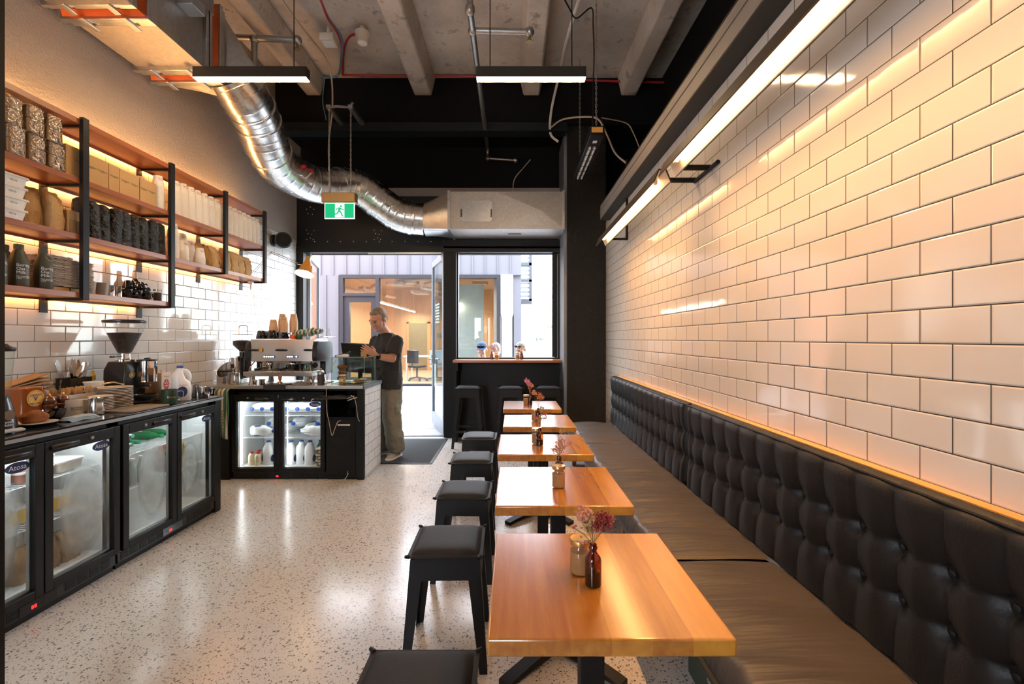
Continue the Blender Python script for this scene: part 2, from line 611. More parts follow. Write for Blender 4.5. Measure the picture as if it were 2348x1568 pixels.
_txt = {}
def text(body, size, o, right, up, m, parent=None, name='lettering', bend=0, w=False, align='CENTER', thick=.0008, scale=1.0, bold=0, du=0.0):
    """lettering as a thin mesh: o = centre of the baseline, right/up = directions; bend = radius of the surface it wraps"""
    key = (body, align, bold)
    if key not in _txt:
        cu = bpy.data.curves.new('letters', 'FONT')
        cu.body = body
        cu.align_x = align
        cu.resolution_u = 3
        cu.offset = bold
        cu.space_line = .85
        to = bpy.data.objects.new('letters', cu)
        COL.objects.link(to)
        bpy.context.view_layer.update()
        me = bpy.data.meshes.new_from_object(to.evaluated_get(bpy.context.evaluated_depsgraph_get()))
        _txt[key] = ([tuple(v.co) for v in me.vertices], [tuple(p.vertices) for p in me.polygons])
        bpy.data.objects.remove(to)
    vs, fs = _txt[key]
    o, right, up = Vector(o), Vector(right).normalized(), Vector(up).normalized()
    nrm = right.cross(up)
    mb = MB()
    out = []
    for x, y, _ in vs:
        u, v = x * size * scale + du, y * size
        if bend:
            a = u / bend
            p = o + right * (math.sin(a) * (bend + thick)) + nrm * ((math.cos(a) - 1) * bend + thick) + up * v
        else:
            p = o + right * u + up * v + nrm * thick
        out.append(p)
    mb.put(out, fs)
    return mb.build(name, m, parent, w=w)

ORD = ['first', 'second', 'third', 'fourth', 'fifth', 'sixth', 'seventh', 'eighth', 'ninth', 'tenth', 'eleventh', 'twelfth', 'thirteenth', 'fourteenth', 'fifteenth', 'sixteenth', 'seventeenth', 'eighteenth', 'nineteenth', 'twentieth']
X_, Y_, Z_ = Vector((1, 0, 0)), Vector((0, 1, 0)), Vector((0, 0, 1))
# ================================================================ THE ROOM
XL, XR, YB, ZC = -3.0, 1.2, 6.4, 4.68
struct('floor', MB().box(-3.2, 1.4, -2.6, 6.46, -.1, 0), 'terrazzo')
struct('ceiling', MB().box(-3.2, 2.1, -2.6, 6.7, ZC, ZC + .2), 'concrete')
ribs = [(-2.596, -2.414), (-1.232, -1.016), (.144, .348), (1.38, 1.57)]
for i, (a, b) in enumerate(ribs):
    struct('ceiling_beam', MB().prism([(a, 4.45), (b, 4.45), (b + .05, ZC), (a - .05, ZC)], 1, -2.6, 5.8), 'concrete', bev=.02)
struct('wall_left', MB().box(XL - .2, XL, -2.6, 6.6, 2.73, ZC), 'plaster')
struct('wall_left_tiled', MB().box(XL - .2, XL + .008, -2.6, 6.35, 0, 2.735), 'tile_l')
struct('wall_right', MB().box(XR, XR + .2, -2.6, 6.4, 0, 3.0), 'tile_r')
struct('wall_right_upper', MB().box(1.9, 2.1, -2.6, 6.7, 2.9, ZC).box(1.4, 1.9, -2.6, 6.7, 2.9, 3.0), 'blackwall')
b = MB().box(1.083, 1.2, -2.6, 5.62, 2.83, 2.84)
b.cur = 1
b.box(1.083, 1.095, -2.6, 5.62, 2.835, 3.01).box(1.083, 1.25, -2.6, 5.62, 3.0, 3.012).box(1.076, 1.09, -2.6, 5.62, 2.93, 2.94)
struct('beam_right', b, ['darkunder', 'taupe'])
struct('wall_rear', MB().box(-3.2, -2.4, -2.6, -2.4, 0, ZC).box(-1.2, 2.1, -2.6, -2.4, 0, ZC).box(-2.4, -1.2, -2.6, -2.4, 2.7, ZC).box(-2.4, -1.2, -2.6, -2.4, 0, .9), 'blackwall')
struct('trim_1', MB().box(-1.75, -1.329, 1.15, 1.2, 0, 4.2), 'black')
# back wall above the entrance
struct('wall_back_upper', MB().box(-3.2, 2.1, 5.8, 6.7, 4.09, ZC), 'blackwall')
struct('wall_street_front', MB().box(-12, 9, 5.9, 6.7, ZC + .2, 8.0).box(-12, -3.2, 5.9, 6.7, 0, ZC + .2).box(2.1, 9, 5.9, 6.7, 0, ZC + .2), 'clad')
struct('wall_back_recess', MB().box(-3.2, 2.1, 6.5, 6.7, 2.6, 4.1), 'blackwall')
struct('beam_back', MB().box(-3.0, .69, 5.74, 5.84, 3.97, 4.09).box(-3.0, .69, 5.70, 5.88, 3.965, 3.98), 'navy')
struct('trim_back_ledge', MB().box(-3.0, .69, 6.36, 6.5, 3.36, 3.47), 'taupe')
b = MB().box(-3.0, -.85, 6.38, 6.5, 2.63, 3.36)
b.box(-3.0, .69, 6.34, 6.46, 2.575, 2.63).box(-3.0, .69, 6.36, 6.46, 2.63, 2.66)
b.box(-.95, .69, 6.36, 6.5, 2.63, 2.85)
b.cur = 1
for k in range(11):
    b.cyl((-2.75 + k * .18, 6.381, 2.73), (-2.75 + k * .18, 6.376, 2.73), .006, n=6)
for x0 in (-2.86, -1.92):
    for (dx, dz) in ((0, 0), (.05, .02), (.09, 0), (.02, .08), (.07, .07), (0, .13), (.1, .12), (0, .42), (.05, .45), (.1, .42), (.02, .36), (.08, .35)):
        b.cyl((x0 + dx, 6.381, 2.76 + dz), (x0 + dx, 6.376, 2.76 + dz), .0055, n=6)
struct('trim_back_signboard', b, ['black', 'whiteprint'])
struct('column', MB().box(.70, 1.2, 5.84, 6.42, 0, 4.1), 'sparkle', bev=.012)
struct('trim_column_side', MB().box(.664, .70, 5.86, 6.46, 0, 4.0), 'alu')
# entrance (left) and its open double doors
b = MB().box(-3.0, -2.90, 6.36, 6.5, 0, 2.6).box(-.945, -.80, 6.36, 6.5, 0, 2.6).box(-.81, -.77, 6.30, 6.5, 0, 2.6)
b.box(-2.9, -.945, 6.42, 6.5, -.01, .012)
b.cur = 1
b.box(-2.9, -.945, 6.44, 6.46, .01, .016)
fr = struct('door_1', b, ['black', 'alu_l'])
struct('threshold', MB().box(-2.9, -.9, 6.3, 6.44, .0, .006), 'alu_l', fr)
b = MB().box(-2.0, -.98, 6.345, 6.375, 2.555, 2.578)
struct('door_closer_track', b, 'alu_l', fr)

def door_leaf(name, hx, hy, fx, fy, z1, glue):
    """one glazed leaf hinged at hx,hy with its free edge at fx,fy"""
    d = Vector((fx - hx, fy - hy, 0))
    L = d.length
    o = bpy.data.objects.new(name, None)
    COL.objects.link(o)
    o.location = (hx, hy, 0)
    o.rotation_euler = (0, 0, math.atan2(d.y, d.x))
    o['kind'] = 'structure'
    t = .022
    f = MB().box(0, .075, -t, t, .02, z1).box(L - .075, L, -t, t, .02, z1).box(.075, L - .075, -t, t, .02, .22).box(.075, L - .075, -t, t, z1 - .09, z1)
    f.build('door_frame', 'alu', o, bev=.004)
    MB().box(.07, L - .07, -.004, .004, .2, z1 - .08).build('door_pane', 'glass_g', o)
    h = MB()
    for s in (-1, 1):
        h.tube([(L - .04, s * .02, 1.05), (L - .04, s * .07, 1.05), (L - .15, s * .07, 1.05)], .009)
    h.box(L - .06, L - .02, -.03, .03, .98, 1.12)
    h.build('door_handle', 'chrome', o)
    g = MB()
    for z in (.25, 1.25, z1 - .25):
        g.cyl((0, -.03, z - .06), (0, -.03, z + .06), .014)
    g.build('hinge', 'blacksteel', o)
    return o
dl = door_leaf('door_2', -.955, 6.5, -1.276, 7.40, 2.60, 1)
MB().box(.02, .34, -.05, -.02, 2.50, 2.585).build('door_closer', 'alu_l', dl)
b = MB()
for k in range(7):
    b.box(.45 + .02 * math.sin(k * 2), .75 + .03 * math.cos(k * 3), -.0062, -.0045, 1.62 + k * .045, 1.645 + k * .045)
b.build('door_sign_strips', 'whiteprint', dl)
MB().box(.72, .86, -.0062, -.0045, .62, .98).build('door_notice', 'whiteprint', dl)
door_leaf('door_3', -2.885, 6.5, -3.16, 7.48, 2.60, -1)
# bar window
b = MB()
x0, x1, z0, z1 = -.77, .664, 1.07, 2.63
b.box(x0, x0 + .02, 6.38, 6.5, z0, z1).box(x1 - .02, x1, 6.38, 6.5, z0, z1)
b.box(x0, x1, 6.38, 6.5, 2.575, z1).box(x0, x1, 6.38, 6.5, z0, 1.115)
win = struct('window_1', b, 'black')
b = MB().box(x1 - .10, x1 - .03, 6.40, 6.44, 1.12, 2.57)
b.build('window_frame', 'black', win)
sash = bpy.data.objects.new('window_2', None)
COL.objects.link(sash)
sash.location = (.62, 6.5, 1.115)
sash.rotation_euler = (0, 0, R(84))
sash['kind'] = 'structure'
L = .95
MB().box(0, .05, -.02, .02, 0, 1.46).box(L - .05, L, -.02, .02, 0, 1.46).box(.05, L - .05, -.02, .02, 0, .05).box(.05, L - .05, -.02, .02, 1.41, 1.46).build('window_frame', 'alu', sash)
MB().box(.04, L - .04, -.003, .003, .04, 1.42).build('window_pane', 'glass_g', sash)
struct('wall_back_lower', MB().box(-.78, .70, 6.40, 6.5, 0, 1.08), 'black')
# floor mat in the doorway
m_ = MB().box(-1.75, -.91, 5.06, 6.24, .001, .009)
m_.cur = 1
m_.box(-1.78, -.88, 5.03, 5.06, .001, .007).box(-1.78, -.88, 6.24, 6.27, .001, .007).box(-1.78, -1.75, 5.06, 6.24, .001, .007).box(-.91, -.88, 5.06, 6.24, .001, .007)
tag(m_.build('door_mat', ['mat', 'black']), 'charcoal door mat lying inside the open entrance', 'mat')

# ================================================================ OUTSIDE
struct('ground', MB().box(-14, 16, 6.46, 40, -.2, -.012), 'paving')
struct('path_drain', MB().box(-6, 5, 9.9, 10.15, -.012, -.008), mat('grey_drain_grating', (.28, .28, .28), .7))
# cladding wall of the building opposite, with its dark window frame and door
b = MB().box(-12, -5.03, 13.4, 13.7, 0, 3.24).box(-12, .27, 13.4, 13.7, 3.24, 4.7).box(-.34, -.2, 13.42, 13.7, 0, 3.24)
b.box(.05, .27, 13.5, 14.5, 0, 3.3).box(-.2, .05, 13.9, 14.5, 0, 3.3)
for k in range(33):
    b.box(-11.9 + k * .37, -11.875 + k * .37, 13.37, 13.4, 3.24, 4.7)
for k in range(4):
    b.box(-6.2 + k * .37, -6.175 + k * .37, 13.37, 13.4, 0, 3.24)
struct('wall_opposite', b, 'clad')
struct('column_opposite', MB().lathe([(.17, 0), (.17, 2.0), (.2, 2.1), (.2, 3.24)], (-.16, 13.45, 0), 20), 'whitewall')
b = MB().box(-5.03, -.345, 13.34, 13.5, 3.14, 3.24).box(-5.03, -4.93, 13.34, 13.5, 0, 3.14).box(-3.98, -3.88, 13.34, 13.5, 0, 3.14).box(-.445, -.345, 13.34, 13.5, 0, 3.14)
b.box(-4.93, -3.98, 13.34, 13.5, 2.62, 2.7).box(-4.93, -.44, 13.34, 13.5, 0, .05)
b.box(-4.93, -4.75, 13.38, 13.48, .05, 2.62).box(-4.12, -3.98, 13.38, 13.48, .05, 2.62).box(-4.75, -4.12, 13.38, 13.48, 2.45, 2.62).box(-4.75, -4.12, 13.38, 13.48, .05, .25)
wf = struct('window_3', b, mat('charcoal_window_frame', (.016, .018, .024), .5))
MB().box(-4.93, -.44, 13.43, 13.436, .05, 3.14).build('window_pane', 'glass', wf)
# office behind the glass
struct('wall_office', MB().box(-5.6, -.3, 19.9, 20.1, 0, 3.6).box(-5.8, -5.6, 13.7, 20.1, 0, 3.6), 'officewood')
struct('wall_office_right', MB().box(-.55, -.4, 13.7, 20.1, 0, 3.6), 'officewall')
struct('floor_office', MB().box(-5.8, -.3, 13.5, 20.1, -.1, .0), 'officewood')
struct('ceiling_office', MB().box(-5.8, -.3, 13.7, 20.1, 3.5, 3.7), 'officewall')
for i, x in enumerate((-4.15, -1.72)):
    t = thing('linear_pendant', ['long white pendant tube beyond the opposite glass door', 'long white pendant tube seen through the bar window'][i], 'light', (x, 14.3, 2.5), 0, 'office tube lights')
    MB().box(-.04, .04, 0, 5.2, .012, .07).build('housing', 'white', t)
    MB().box(-.038, .038, 0, 5.2, 0, .012).build('diffuser', 'officelight', t)
    for y in (.2, 5):
        MB().cyl((0, y, .07), (0, y, 1.0), .004, n=6).build('cable', 'white', t)
b = MB()
for k in range(2):
    x = -4.55 + k * .95
    b.box(x, x + .07, 19.84, 19.9, 0, 2.1).box(x + .88, x + .95, 19.84, 19.9, 0, 2.1).box(x, x + .95, 19.84, 19.9, 2.03, 2.1)
struct('door_office_frame', b, mat('orange_timber_frame', (.68, .36, .14), .6))
struct('door_office_leaf', MB().box(-4.48, -3.67, 19.86, 19.9, 0, 2.03), mat('olive_door_panel', (.26, .23, .14), .6))
tag(MB().box(-3.25, -2.65, 19.83, 19.85, 1.42, 1.6).build('wall_sign', mat('green_grey_sign', (.16, .20, .17), .6)), 'grey green nameplate on the timber wall of the office', 'sign')
t = thing('office_table', 'white table inside the office behind the standing man', 'table', (-2.85, 15.6, 0))
MB().box(-.75, .75, -.45, .45, .76, .80).build('table_top', 'white', t)
for sx in (-.65, .65):
    for sy in (-.38, .38):
        MB().box(sx - .025, sx + .025, sy - .025, sy + .025, 0, .76).build('leg', 'white', t)
def office_chair(loc, rz, label, m):
    t = thing('office_chair', label, 'chair', loc, rz, 'office chairs')
    MB().rbox(-.23, .23, -.22, .22, .44, .50, .06).build('seat', m, t, bev=.015)
    MB().rbox(-.22, .22, .20, .25, .58, 1.0, .02).build('backrest', m, t, bev=.015)
    MB().tube([(0, .0, .1), (0, 0, .44)], .03).tube([(0, .1, .44), (0, .27, .46), (0, .24, .75)], .02).build('stem', 'blackplastic', t)
    for k in range(5):
        a = 2 * PI * k / 5
        MB().tube([(0, 0, .12), (.3 * math.cos(a), .3 * math.sin(a), .07)], .02).ball((.3 * math.cos(a), .3 * math.sin(a), .035), .035, 8, 6).build('leg', 'blackplastic', t)
office_chair((-3.1, 14.95, 0), 2.7, 'black office chair on castors in front of the office table', 'blackplastic')
office_chair((-2.45, 14.9, 0), 3.3, 'pale blue office chair in front of the office table', mat('pale_blue_fabric', (.35, .45, .52), .8))
b = MB()
for k in range(26):
    x, y, z = rnd.uniform(-5.2, -.8), rnd.uniform(14.6, 18), rnd.uniform(2.9, 3.4)
    if k % 3:
        b.cyl((x, y, z), (x + rnd.uniform(-.6, .6), y + rnd.uniform(-1.2, 1.2), z), rnd.uniform(.03, .1), n=8)
    else:
        b.box(x, x + .5, y, y + .6, z, z + .1)
tag(b.build('ceiling_services', 'officewall'), 'white pipes and ducts massed under the office ceiling', 'pipes')['kind'] = 'stuff'
tag(MB().box(-1.9, -.9, 14.6, 14.64, 0, 3.1).build('hanging_curtain', mat('sea_green_sheer', (.25, .30, .275), .8)), 'pale green sheer panel inside the far end of the office window', 'curtain')
# brick return at the far left of the lane, white blocks and trees beyond
struct('wall_brick', MB().box(-7.0, -4.45, 9.6, 10.6, 0, 5.5), 'brick')
struct('wall_far_block', MB().box(2.6, 9, 27, 30, 0, 9).box(-1.5, 2.6, 34, 36, 0, 3.2), 'whitewall')
b = MB()
for k in range(12):
    b.box(1.55, 2.5, 21.9, 22.0, 2.9 + k * .28, 3.02 + k * .28)
tag(b.box(1.5, 1.56, 21.9, 22.0, 0, 6.3).build('louvre_screen', 'whitewall'), 'white horizontal louvre screen on the far side of the lane', 'screen')
t = thing('canopy', 'dark grey slatted canopy jutting over the lane, beside the white column', 'awning', (.06, 15.5, 0))
b = MB().box(.02, .06, 0, .1, 2.6, 3.7).box(.52, .62, 0, .12, 2.65, 4.9).box(.02, .62, 0, .14, 2.55, 2.72).box(.02, .62, 0, .1, 3.3, 3.38).box(.24, .60, 0, .1, 3.85, 3.95)
b.build('frame', mat('slate_steel', (.05, .055, .065), .6), t)
b = MB()
for k in range(14):
    b.box(.05, .56, .03, .08, 2.78 + k * .145, 2.85 + k * .145)
b.build('slats', mat('pale_slat', (.13, .15, .17), .5), t)
MB().cyl((.22, .06, 0), (.22, .06, 2.55), .06).build('pole', mat('pole_grey', (.16, .17, .18), .6), t)
def tree(name, x, y, z, s, label, palm=False):
    t = thing(name, label, 'tree', (x, y, 0))
    b = MB()
    if palm:
        for k in range(16):
            a = 2 * PI * k / 16 + rnd.uniform(-.2, .2)
            e = rnd.uniform(.3, .95)
            pts = [(math.cos(a) * s * u, math.sin(a) * s * u, z + s * (e * u - .75 * u * u)) for u in (0, .25, .5, .75, 1)]
            b.tube(pts, [(.03, .05), (.02, .12), (.015, .13), (.01, .08), (.004, .01)], 6)
    else:
        for k in range(260):
            d = Vector((rnd.gauss(0, 1), rnd.gauss(0, 1), rnd.gauss(0, 1))).normalized() * s * rnd.uniform(.5, 1)
            c = Vector((d.x * .8, d.y * .8, z + d.z * 1.3))
            u = Vector((rnd.uniform(-1, 1), rnd.uniform(-1, 1), rnd.uniform(-1, 1))).normalized() * .13
            v = u.cross(Vector((rnd.uniform(-1, 1), rnd.uniform(-1, 1), 1))).normalized() * .08
            b.put([c - u, c + v, c + u, c - v], [(0, 1, 2, 3)])
    b.build('foliage', 'foliage', t)
    MB().tube([(0, 0, 0), (.05, 0, z * .6), (0, 0, z)], [.09, .07, .05]).build('trunk', mat('grey_bark', (.30, .28, .26), .9), t)
tree('street_tree', 2.05, 24, 2.6, .85, 'pale leafy tree across the street, below the louvre screen')
tree('street_tree', .15, 22, 2.3, .7, 'slim leafy tree half hidden behind the white column')
tree('palm', 1.1, 20, 1.35, .75, 'small palm with arching fronds in the middle of the bar window view', True)

# ================================================================ CEILING SERVICES
def crom(pts, n=6):
    p = [Vector(q) for q in pts]
    p = [p[0] * 2 - p[1]] + p + [p[-1] * 2 - p[-2]]
    o = []
    for i in range(1, len(p) - 2):
        for k in range(n):
            t = k / n
            a, b_, c, d = p[i - 1], p[i], p[i + 1], p[i + 2]
            o.append(.5 * ((2 * b_) + (c - a) * t + (2 * a - 5 * b_ + 4 * c - d) * t * t + (3 * b_ - a - 3 * c + d) * t ** 3))
    o.append(p[-2])
    return o
rd = thing('round_duct', 'shiny spiral round air duct snaking from the side wall to above the entrance', 'duct', (-2.42, 3.95, 3.68))
key = [(530, 172, 3.93), (556, 213, 4.05), (580, 255, 4.25), (595, 290, 4.42), (611, 333, 4.62), (640, 380, 4.92), (690, 412, 5.25), (745, 427, 5.52), (800, 425, 5.76), (835, 439, 5.87), (880, 471, 5.96), (922, 496, 6.02), (976, 504, 6.05)]
pts = crom([at(*k) for k in key], 30)
rad = []
dist = 0
for i, p in enumerate(pts):
    if i:
        dist += (p - pts[i - 1]).length
    rad.append(.210 + (.0035 if i % 12 == 0 else 0))
MB().tube(pts, rad, 48).build('spiral_pipe', 'spiral', rd, w=True, sharp=80)
for i in (54, 81, 132, 228, 264, 291, 318, 342):
    if i + 1 < len(pts):
        a, c = pts[i], pts[i + 1]
        d = (c - a).normalized() * .020
        MB().tube([a - d, a + d], .219, 48).build('collar', 'spiral', rd, w=True)
c0 = at(676, 392, 4.98)
MB().rbox(-.09, .09, -.05, .05, 0, .015, .03).build('inspection_hatch', 'galv', rd).matrix_local = Matrix.Translation(at(705, 398, 4.98) - rd.location) @ Euler((R(58), R(30), R(-50))).to_matrix().to_4x4()
for k, q in enumerate(((697, 382, 5.0), (713, 392, 5.03))):
    MB().ball(at(*q), .026, 10, 8).build('indicator_knob', mat('red_knob_%d' % k, (.5, .01, .02), .2), rd, w=True)

sd = thing('square_duct', 'galvanised square duct with orange flexible sleeves along the plaster wall', 'duct', (-2.67, 3.3, 3.5))
X0, X1, Z0, Z1 = -2.93, -2.41, 3.5, 4.08
MB().box(X0, X1, 3.087, 3.567, Z0, Z1).build('duct_section', 'galv_dull', sd, w=True)
MB().box(X0, X1, .2, 2.87, Z0, Z1).build('duct_section', 'galv_dull', sd, w=True)
for y0, y1 in ((2.87, 2.925), (2.996, 3.087), (3.567, 3.661), (3.735, 3.818)):
    g = MB()
    e = .03
    for q0, q1, ee in ((y0, y0 + (y1 - y0) * .45, e), (y0 + (y1 - y0) * .45, y1, e * .55)):
        g.box(X0 - ee, X1 + ee, q0, q1, Z0 - ee, Z1 + ee)
    for x in (X0 + .12, X1 - .12):
        g.box(x - .02, x + .02, y0 - .02, y1 + .02, Z0 - e - .012, Z0 - e)
    g.build('flange', 'galv', sd, w=True, bev=.003)
for y0, y1 in ((2.925, 2.996), (3.661, 3.735)):
    g = MB()
    g.loft([[(X0 - q, y, Z0 - q), (X1 + q, y, Z0 - q), (X1 + q, y, Z1 + q), (X0 - q, y, Z1 + q)] for y, q in ((y0, .012), ((y0 + y1) / 2, -.008), (y1, .012))])
    g.build('flexible_sleeve', 'orangecloth', sd, w=True)
n = 32
ring_a, ring_b = [], []
cc = pts[0]
for j in range(n):
    a = 2 * PI * j / n
    ux, uz = math.cos(a), math.sin(a)
    s_ = 1 / max(abs(ux), abs(uz))
    ring_a.append(Vector(((X0 + X1) / 2 + ux * s_ * .26, 3.818, (Z0 + Z1) / 2 + uz * s_ * .29)))
    ring_b.append(cc + Vector((ux * .212, uz * .02, uz * .212)))
MB().loft([ring_a, ring_b]).build('square_to_round_piece', 'galv_dull', sd, w=True)
for q, (y0, y1, z0, z1) in enumerate(((3.33, 3.52, 3.86, 4.02), (3.28, 3.42, 3.78, 3.86))):
    tmp = MB().box(X1, X1 + .12, y0, y1, z0, z1)
    tmp.build('actuator_box', 'alu_l' if q else 'taupe', sd, w=True, bev=.004)
for q, (y, z, s) in enumerate(((3.20, 4.02, '↓'), (3.24, 3.96, '→'))):
    MB().box(X1, X1 + .002, y - .03, y + .03, z - .035, z + .035).build('arrow_sticker', 'taupe', sd, w=True)
    MB().prism([(y - .006, z - .03), (y + .006, z - .03), (y + .006, z + .01), (y + .016, z + .01), (y, z + .03), (y - .016, z + .01), (y - .006, z + .01)], 0, X1 + .002, X1 + .003).build('arrow', 'blackprint', sd, w=True)

bd = thing('box_duct', 'wide galvanised plenum duct box over the entrance, fed by the round duct', 'duct', (-.08, 6.0, 2.76))
X0, X1, Y0, Y1, Z0, Z1 = -.80, .655, 5.77, 6.34, 2.76, 3.23
g = MB().box(X0, X1, Y0, Y1, Z0, Z1)
g.put([(-.2, Y0, Z0), (X1, Y0, Z0), (X1, Y0, Z1), (-.2, Y0, Z1), (.35, Y0 - .02, (Z0 + Z1) / 2)], [(0, 1, 4), (1, 2, 4), (2, 3, 4), (3, 0, 4)])
g.build('plenum', 'galv_dull', bd, w=True, sharp=4)
MB().box(X0 - .012, X0 + .02, Y0 - .012, Y1 + .01, Z0 - .012, Z1 + .012).box(X1 - .02, X1 + .005, Y0 - .03, Y1, Z0 - .01, Z1 + .01).build('flange', 'galv', bd, w=True)
n = 32
ra, rb = [], []
for j in range(n):
    a = 2 * PI * j / n
    uy, uz = math.cos(a), math.sin(a)
    s_ = 1 / max(abs(uy), abs(uz))
    ra.append(Vector((X0, (Y0 + Y1) / 2 + uy * s_ * .285, (Z0 + Z1) / 2 + uz * s_ * .235)))
    rb.append(pts[-1] + Vector((0, uy * .212, uz * .212)))
MB().loft([rb, ra]).build('round_to_square_piece', 'galv', bd, w=True)
a, c = at(1056, 508, 5.765), at(1128, 460, 5.765)
MB().rbox(a.x, c.x, a.z, c.z, 0, .014, .03).build('access_hatch', 'galv', bd).matrix_local = Matrix.Translation(Vector((0, 5.77, 0)) - bd.location) @ Matrix.Rotation(R(90), 4, 'X')
MB().tube([(a.x + .01, 5.745, a.z + .15), (a.x + .01, 5.74, a.z + .05)], .008).tube([(c.x - .01, 5.745, a.z + .15), (c.x - .01, 5.74, a.z + .05)], .008).build('hatch_latch', 'steel', bd, w=True)
MB().box(-.05, .12, 6.0, 6.03, Z0 - .01, Z0).build('slot_vent', 'steel', bd, w=True)

def pipe(name, label, segs, r, m='pipe', cat='pipe', fit=True, group=None, extra=None):
    t = thing(name, label, cat, segs[0][0], 0, group)
    for s in segs:
        MB().tube(s, r, 12).build('pipe_run', m, t, w=True)
    if fit:
        for s in segs:
            for p in (s[0], s[-1]):
                MB().ball(p, r * 1.55, 10, 8).build('fitting', m, t, w=True)
    if extra:
        extra(t)
    return t
def spr(p):
    def f(t):
        p_ = Vector(p)
        MB().cyl(p_, p_ - Z_ * .07, .012).cyl(p_ - Z_ * .07, p_ - Z_ * .075, .03).build('sprinkler_head', 'brasslid', t, w=True)
    return f
a = Vector((-.335, 3.9, 4.0))
pipe('sprinkler_pipe', 'long galvanised sprinkler pipe running to the back wall, branching near the second pendant', [[(-.33, 3.62, 4.63), (-.335, 3.66, 4.02)], [(-.335, 3.66, 4.0), (-.335, 4.6, 4.0), (-.335, 6.38, 4.0)], [(-.335, 3.9, 4.0), (.15, 3.9, 3.99)], [(-.335, 6.38, 4.0), (-.33, 6.36, 3.88)], [(-.33, 6.36, 3.88), (.05, 6.4, 3.87)]], .026, extra=spr((.15, 3.9, 3.98)))
pipe('sprinkler_pipe', 'galvanised sprinkler pipe assembly above the round duct bend, with a hanging head', [[at(512, 84, 4.3), at(682, 92, 4.3)], [at(583, 90, 4.3), at(583, 165, 4.3)], [at(524, 86, 4.3), at(604, 168, 4.75)]], .027, extra=spr(at(682, 95, 4.3)))

def cable(name, label, pts_, r, m, group='ceiling cables', ties=0):
    q = crom(pts_, 6)
    o = MB().tube(q, r, 6).build(name, m)
    return tag(o, label, 'cable', group)
Yc = 5.72
cable('red_conduit', 'red fire alarm cable strung level across the whole black back wall', [at(786, 172, Yc), at(900, 174, Yc), at(1000, 174, Yc), at(1120, 176, Yc), at(1400, 186, Yc), at(1570, 190, Yc)], .014, 'redcable')
cable('red_conduit', 'red cable looping down from the smoke detector', [at(786, 172, Yc), at(788, 120, 5.2), at(800, 86, 4.9), at(822, 76, 4.85)], .013, 'redcable')
cable('red_conduit', 'thin red cable running with the blue ones up the slab', [at(788, 118, 5.15), at(775, 80, 4.7), at(750, 40, 4.3), at(733, -8, 4.0)], .009, 'redcable')
cable('data_cable', 'blue grey cable bundle dropping from the slab beside the red one', [at(738, 177, Yc), at(750, 178, Yc), at(775, 172, Yc), at(783, 130, 5.2), at(782, 85, 4.8), at(755, 45, 4.4), at(732, -6, 4.05)], .012, 'bluecable')
cable('data_cable', 'thin dark cable hanging from the slab by the first pendant', [at(745, 178, Yc), at(740, 230, Yc), at(748, 275, 5.5)], .006, 'bluecable')
cable('power_cable', 'cream cable hanging beside the exit sign chain', [at(640, -10, 4.0), at(690, 60, 4.5), at(745, 130, 5.3), at(760, 178, 5.5), at(762, 250, 5.35), at(754, 330, 5.25), at(757, 446, 5.22)], .010, 'creamcable')
cable('power_cable', 'white cable bundle falling from the slab near the second pendant', [at(1330, -10, 4.3), at(1300, 90, 4.7), at(1285, 160, 5.5), at(1265, 250, 5.7), at(1262, 305, 5.75), at(1280, 325, 5.78)], .016, 'whitecable')
cable('power_cable', 'cream cable arching from the white bundle over the strip heater to the wall light', [at(1264, 292, 5.72), at(1290, 274, 5.4), at(1340, 268, 5.1), at(1372, 274, 4.95), at(1392, 310, 4.9), at(1410, 350, 4.85), at(1436, 374, 4.8)], .010, 'creamcable')
cable('power_cable', 'thin cream cable curling down the black wall by the steel beam', [at(1380, 270, 5.5), at(1435, 282, 5.7), at(1452, 305, 5.7), at(1466, 338, 5.72)], .007, 'creamcable')
cable('power_cable', 'black looped cable under the slab between the third and fourth rib', [at(1290, -10, 4.3), at(1306, 20, 4.3), at(1322, 42, 4.3), at(1356, 18, 4.3), at(1360, 60, 4.4), at(1362, 130, 4.5), at(1360, 200, 4.6), at(1359, 270, 4.45), at(1360, 292, 4.4)], .007, 'black')
cable('power_cable', 'thin wire from the pipe end to the duct box', [at(1216, 366, 6.3), at(1200, 385, 6.2), at(1180, 410, 6.1), at(1176, 438, 6.0), at(1176, 454, 6.0)], .006, 'creamcable')
t = thing('smoke_detector', 'round cream smoke detector at the end of the red loop', 'detector', at(831, 74, 4.85))
MB().lathe([(.075, 0), (.075, -.03), (.06, -.05), (.055, -.10)], n=20).build('base', 'offwhite', t)
MB().lathe([(.05, -.10), (.05, -.12), (.03, -.135)], n=20).build('sensor', 'white', t)
MB().cyl((0, 0, 0), (0, 0, 4.68 - t.location.z), .03).build('stem', 'offwhite', t)
t = thing('ceiling_speaker', 'square white sounder box with a grille under the slab', 'speaker', at(754, 90, 4.85))
MB().box(-.075, .075, -.075, .075, -.05, .03).build('housing', 'offwhite', t, bev=.008)
MB().box(-.05, .05, -.05, .05, -.056, -.05).build('grille', 'white', t)
MB().cyl((0, 0, .03), (0, 0, 4.68 - t.location.z), .02).build('stem', 'offwhite', t)
tag(MB().lathe([(.05, 0), (.05, -.004)], at(711, 62, 4.9), 14).build('tag_disc', mat('lime_sticker', (.45, .62, .10), .6)), 'lime green round tag hanging under the slab', 'tag')

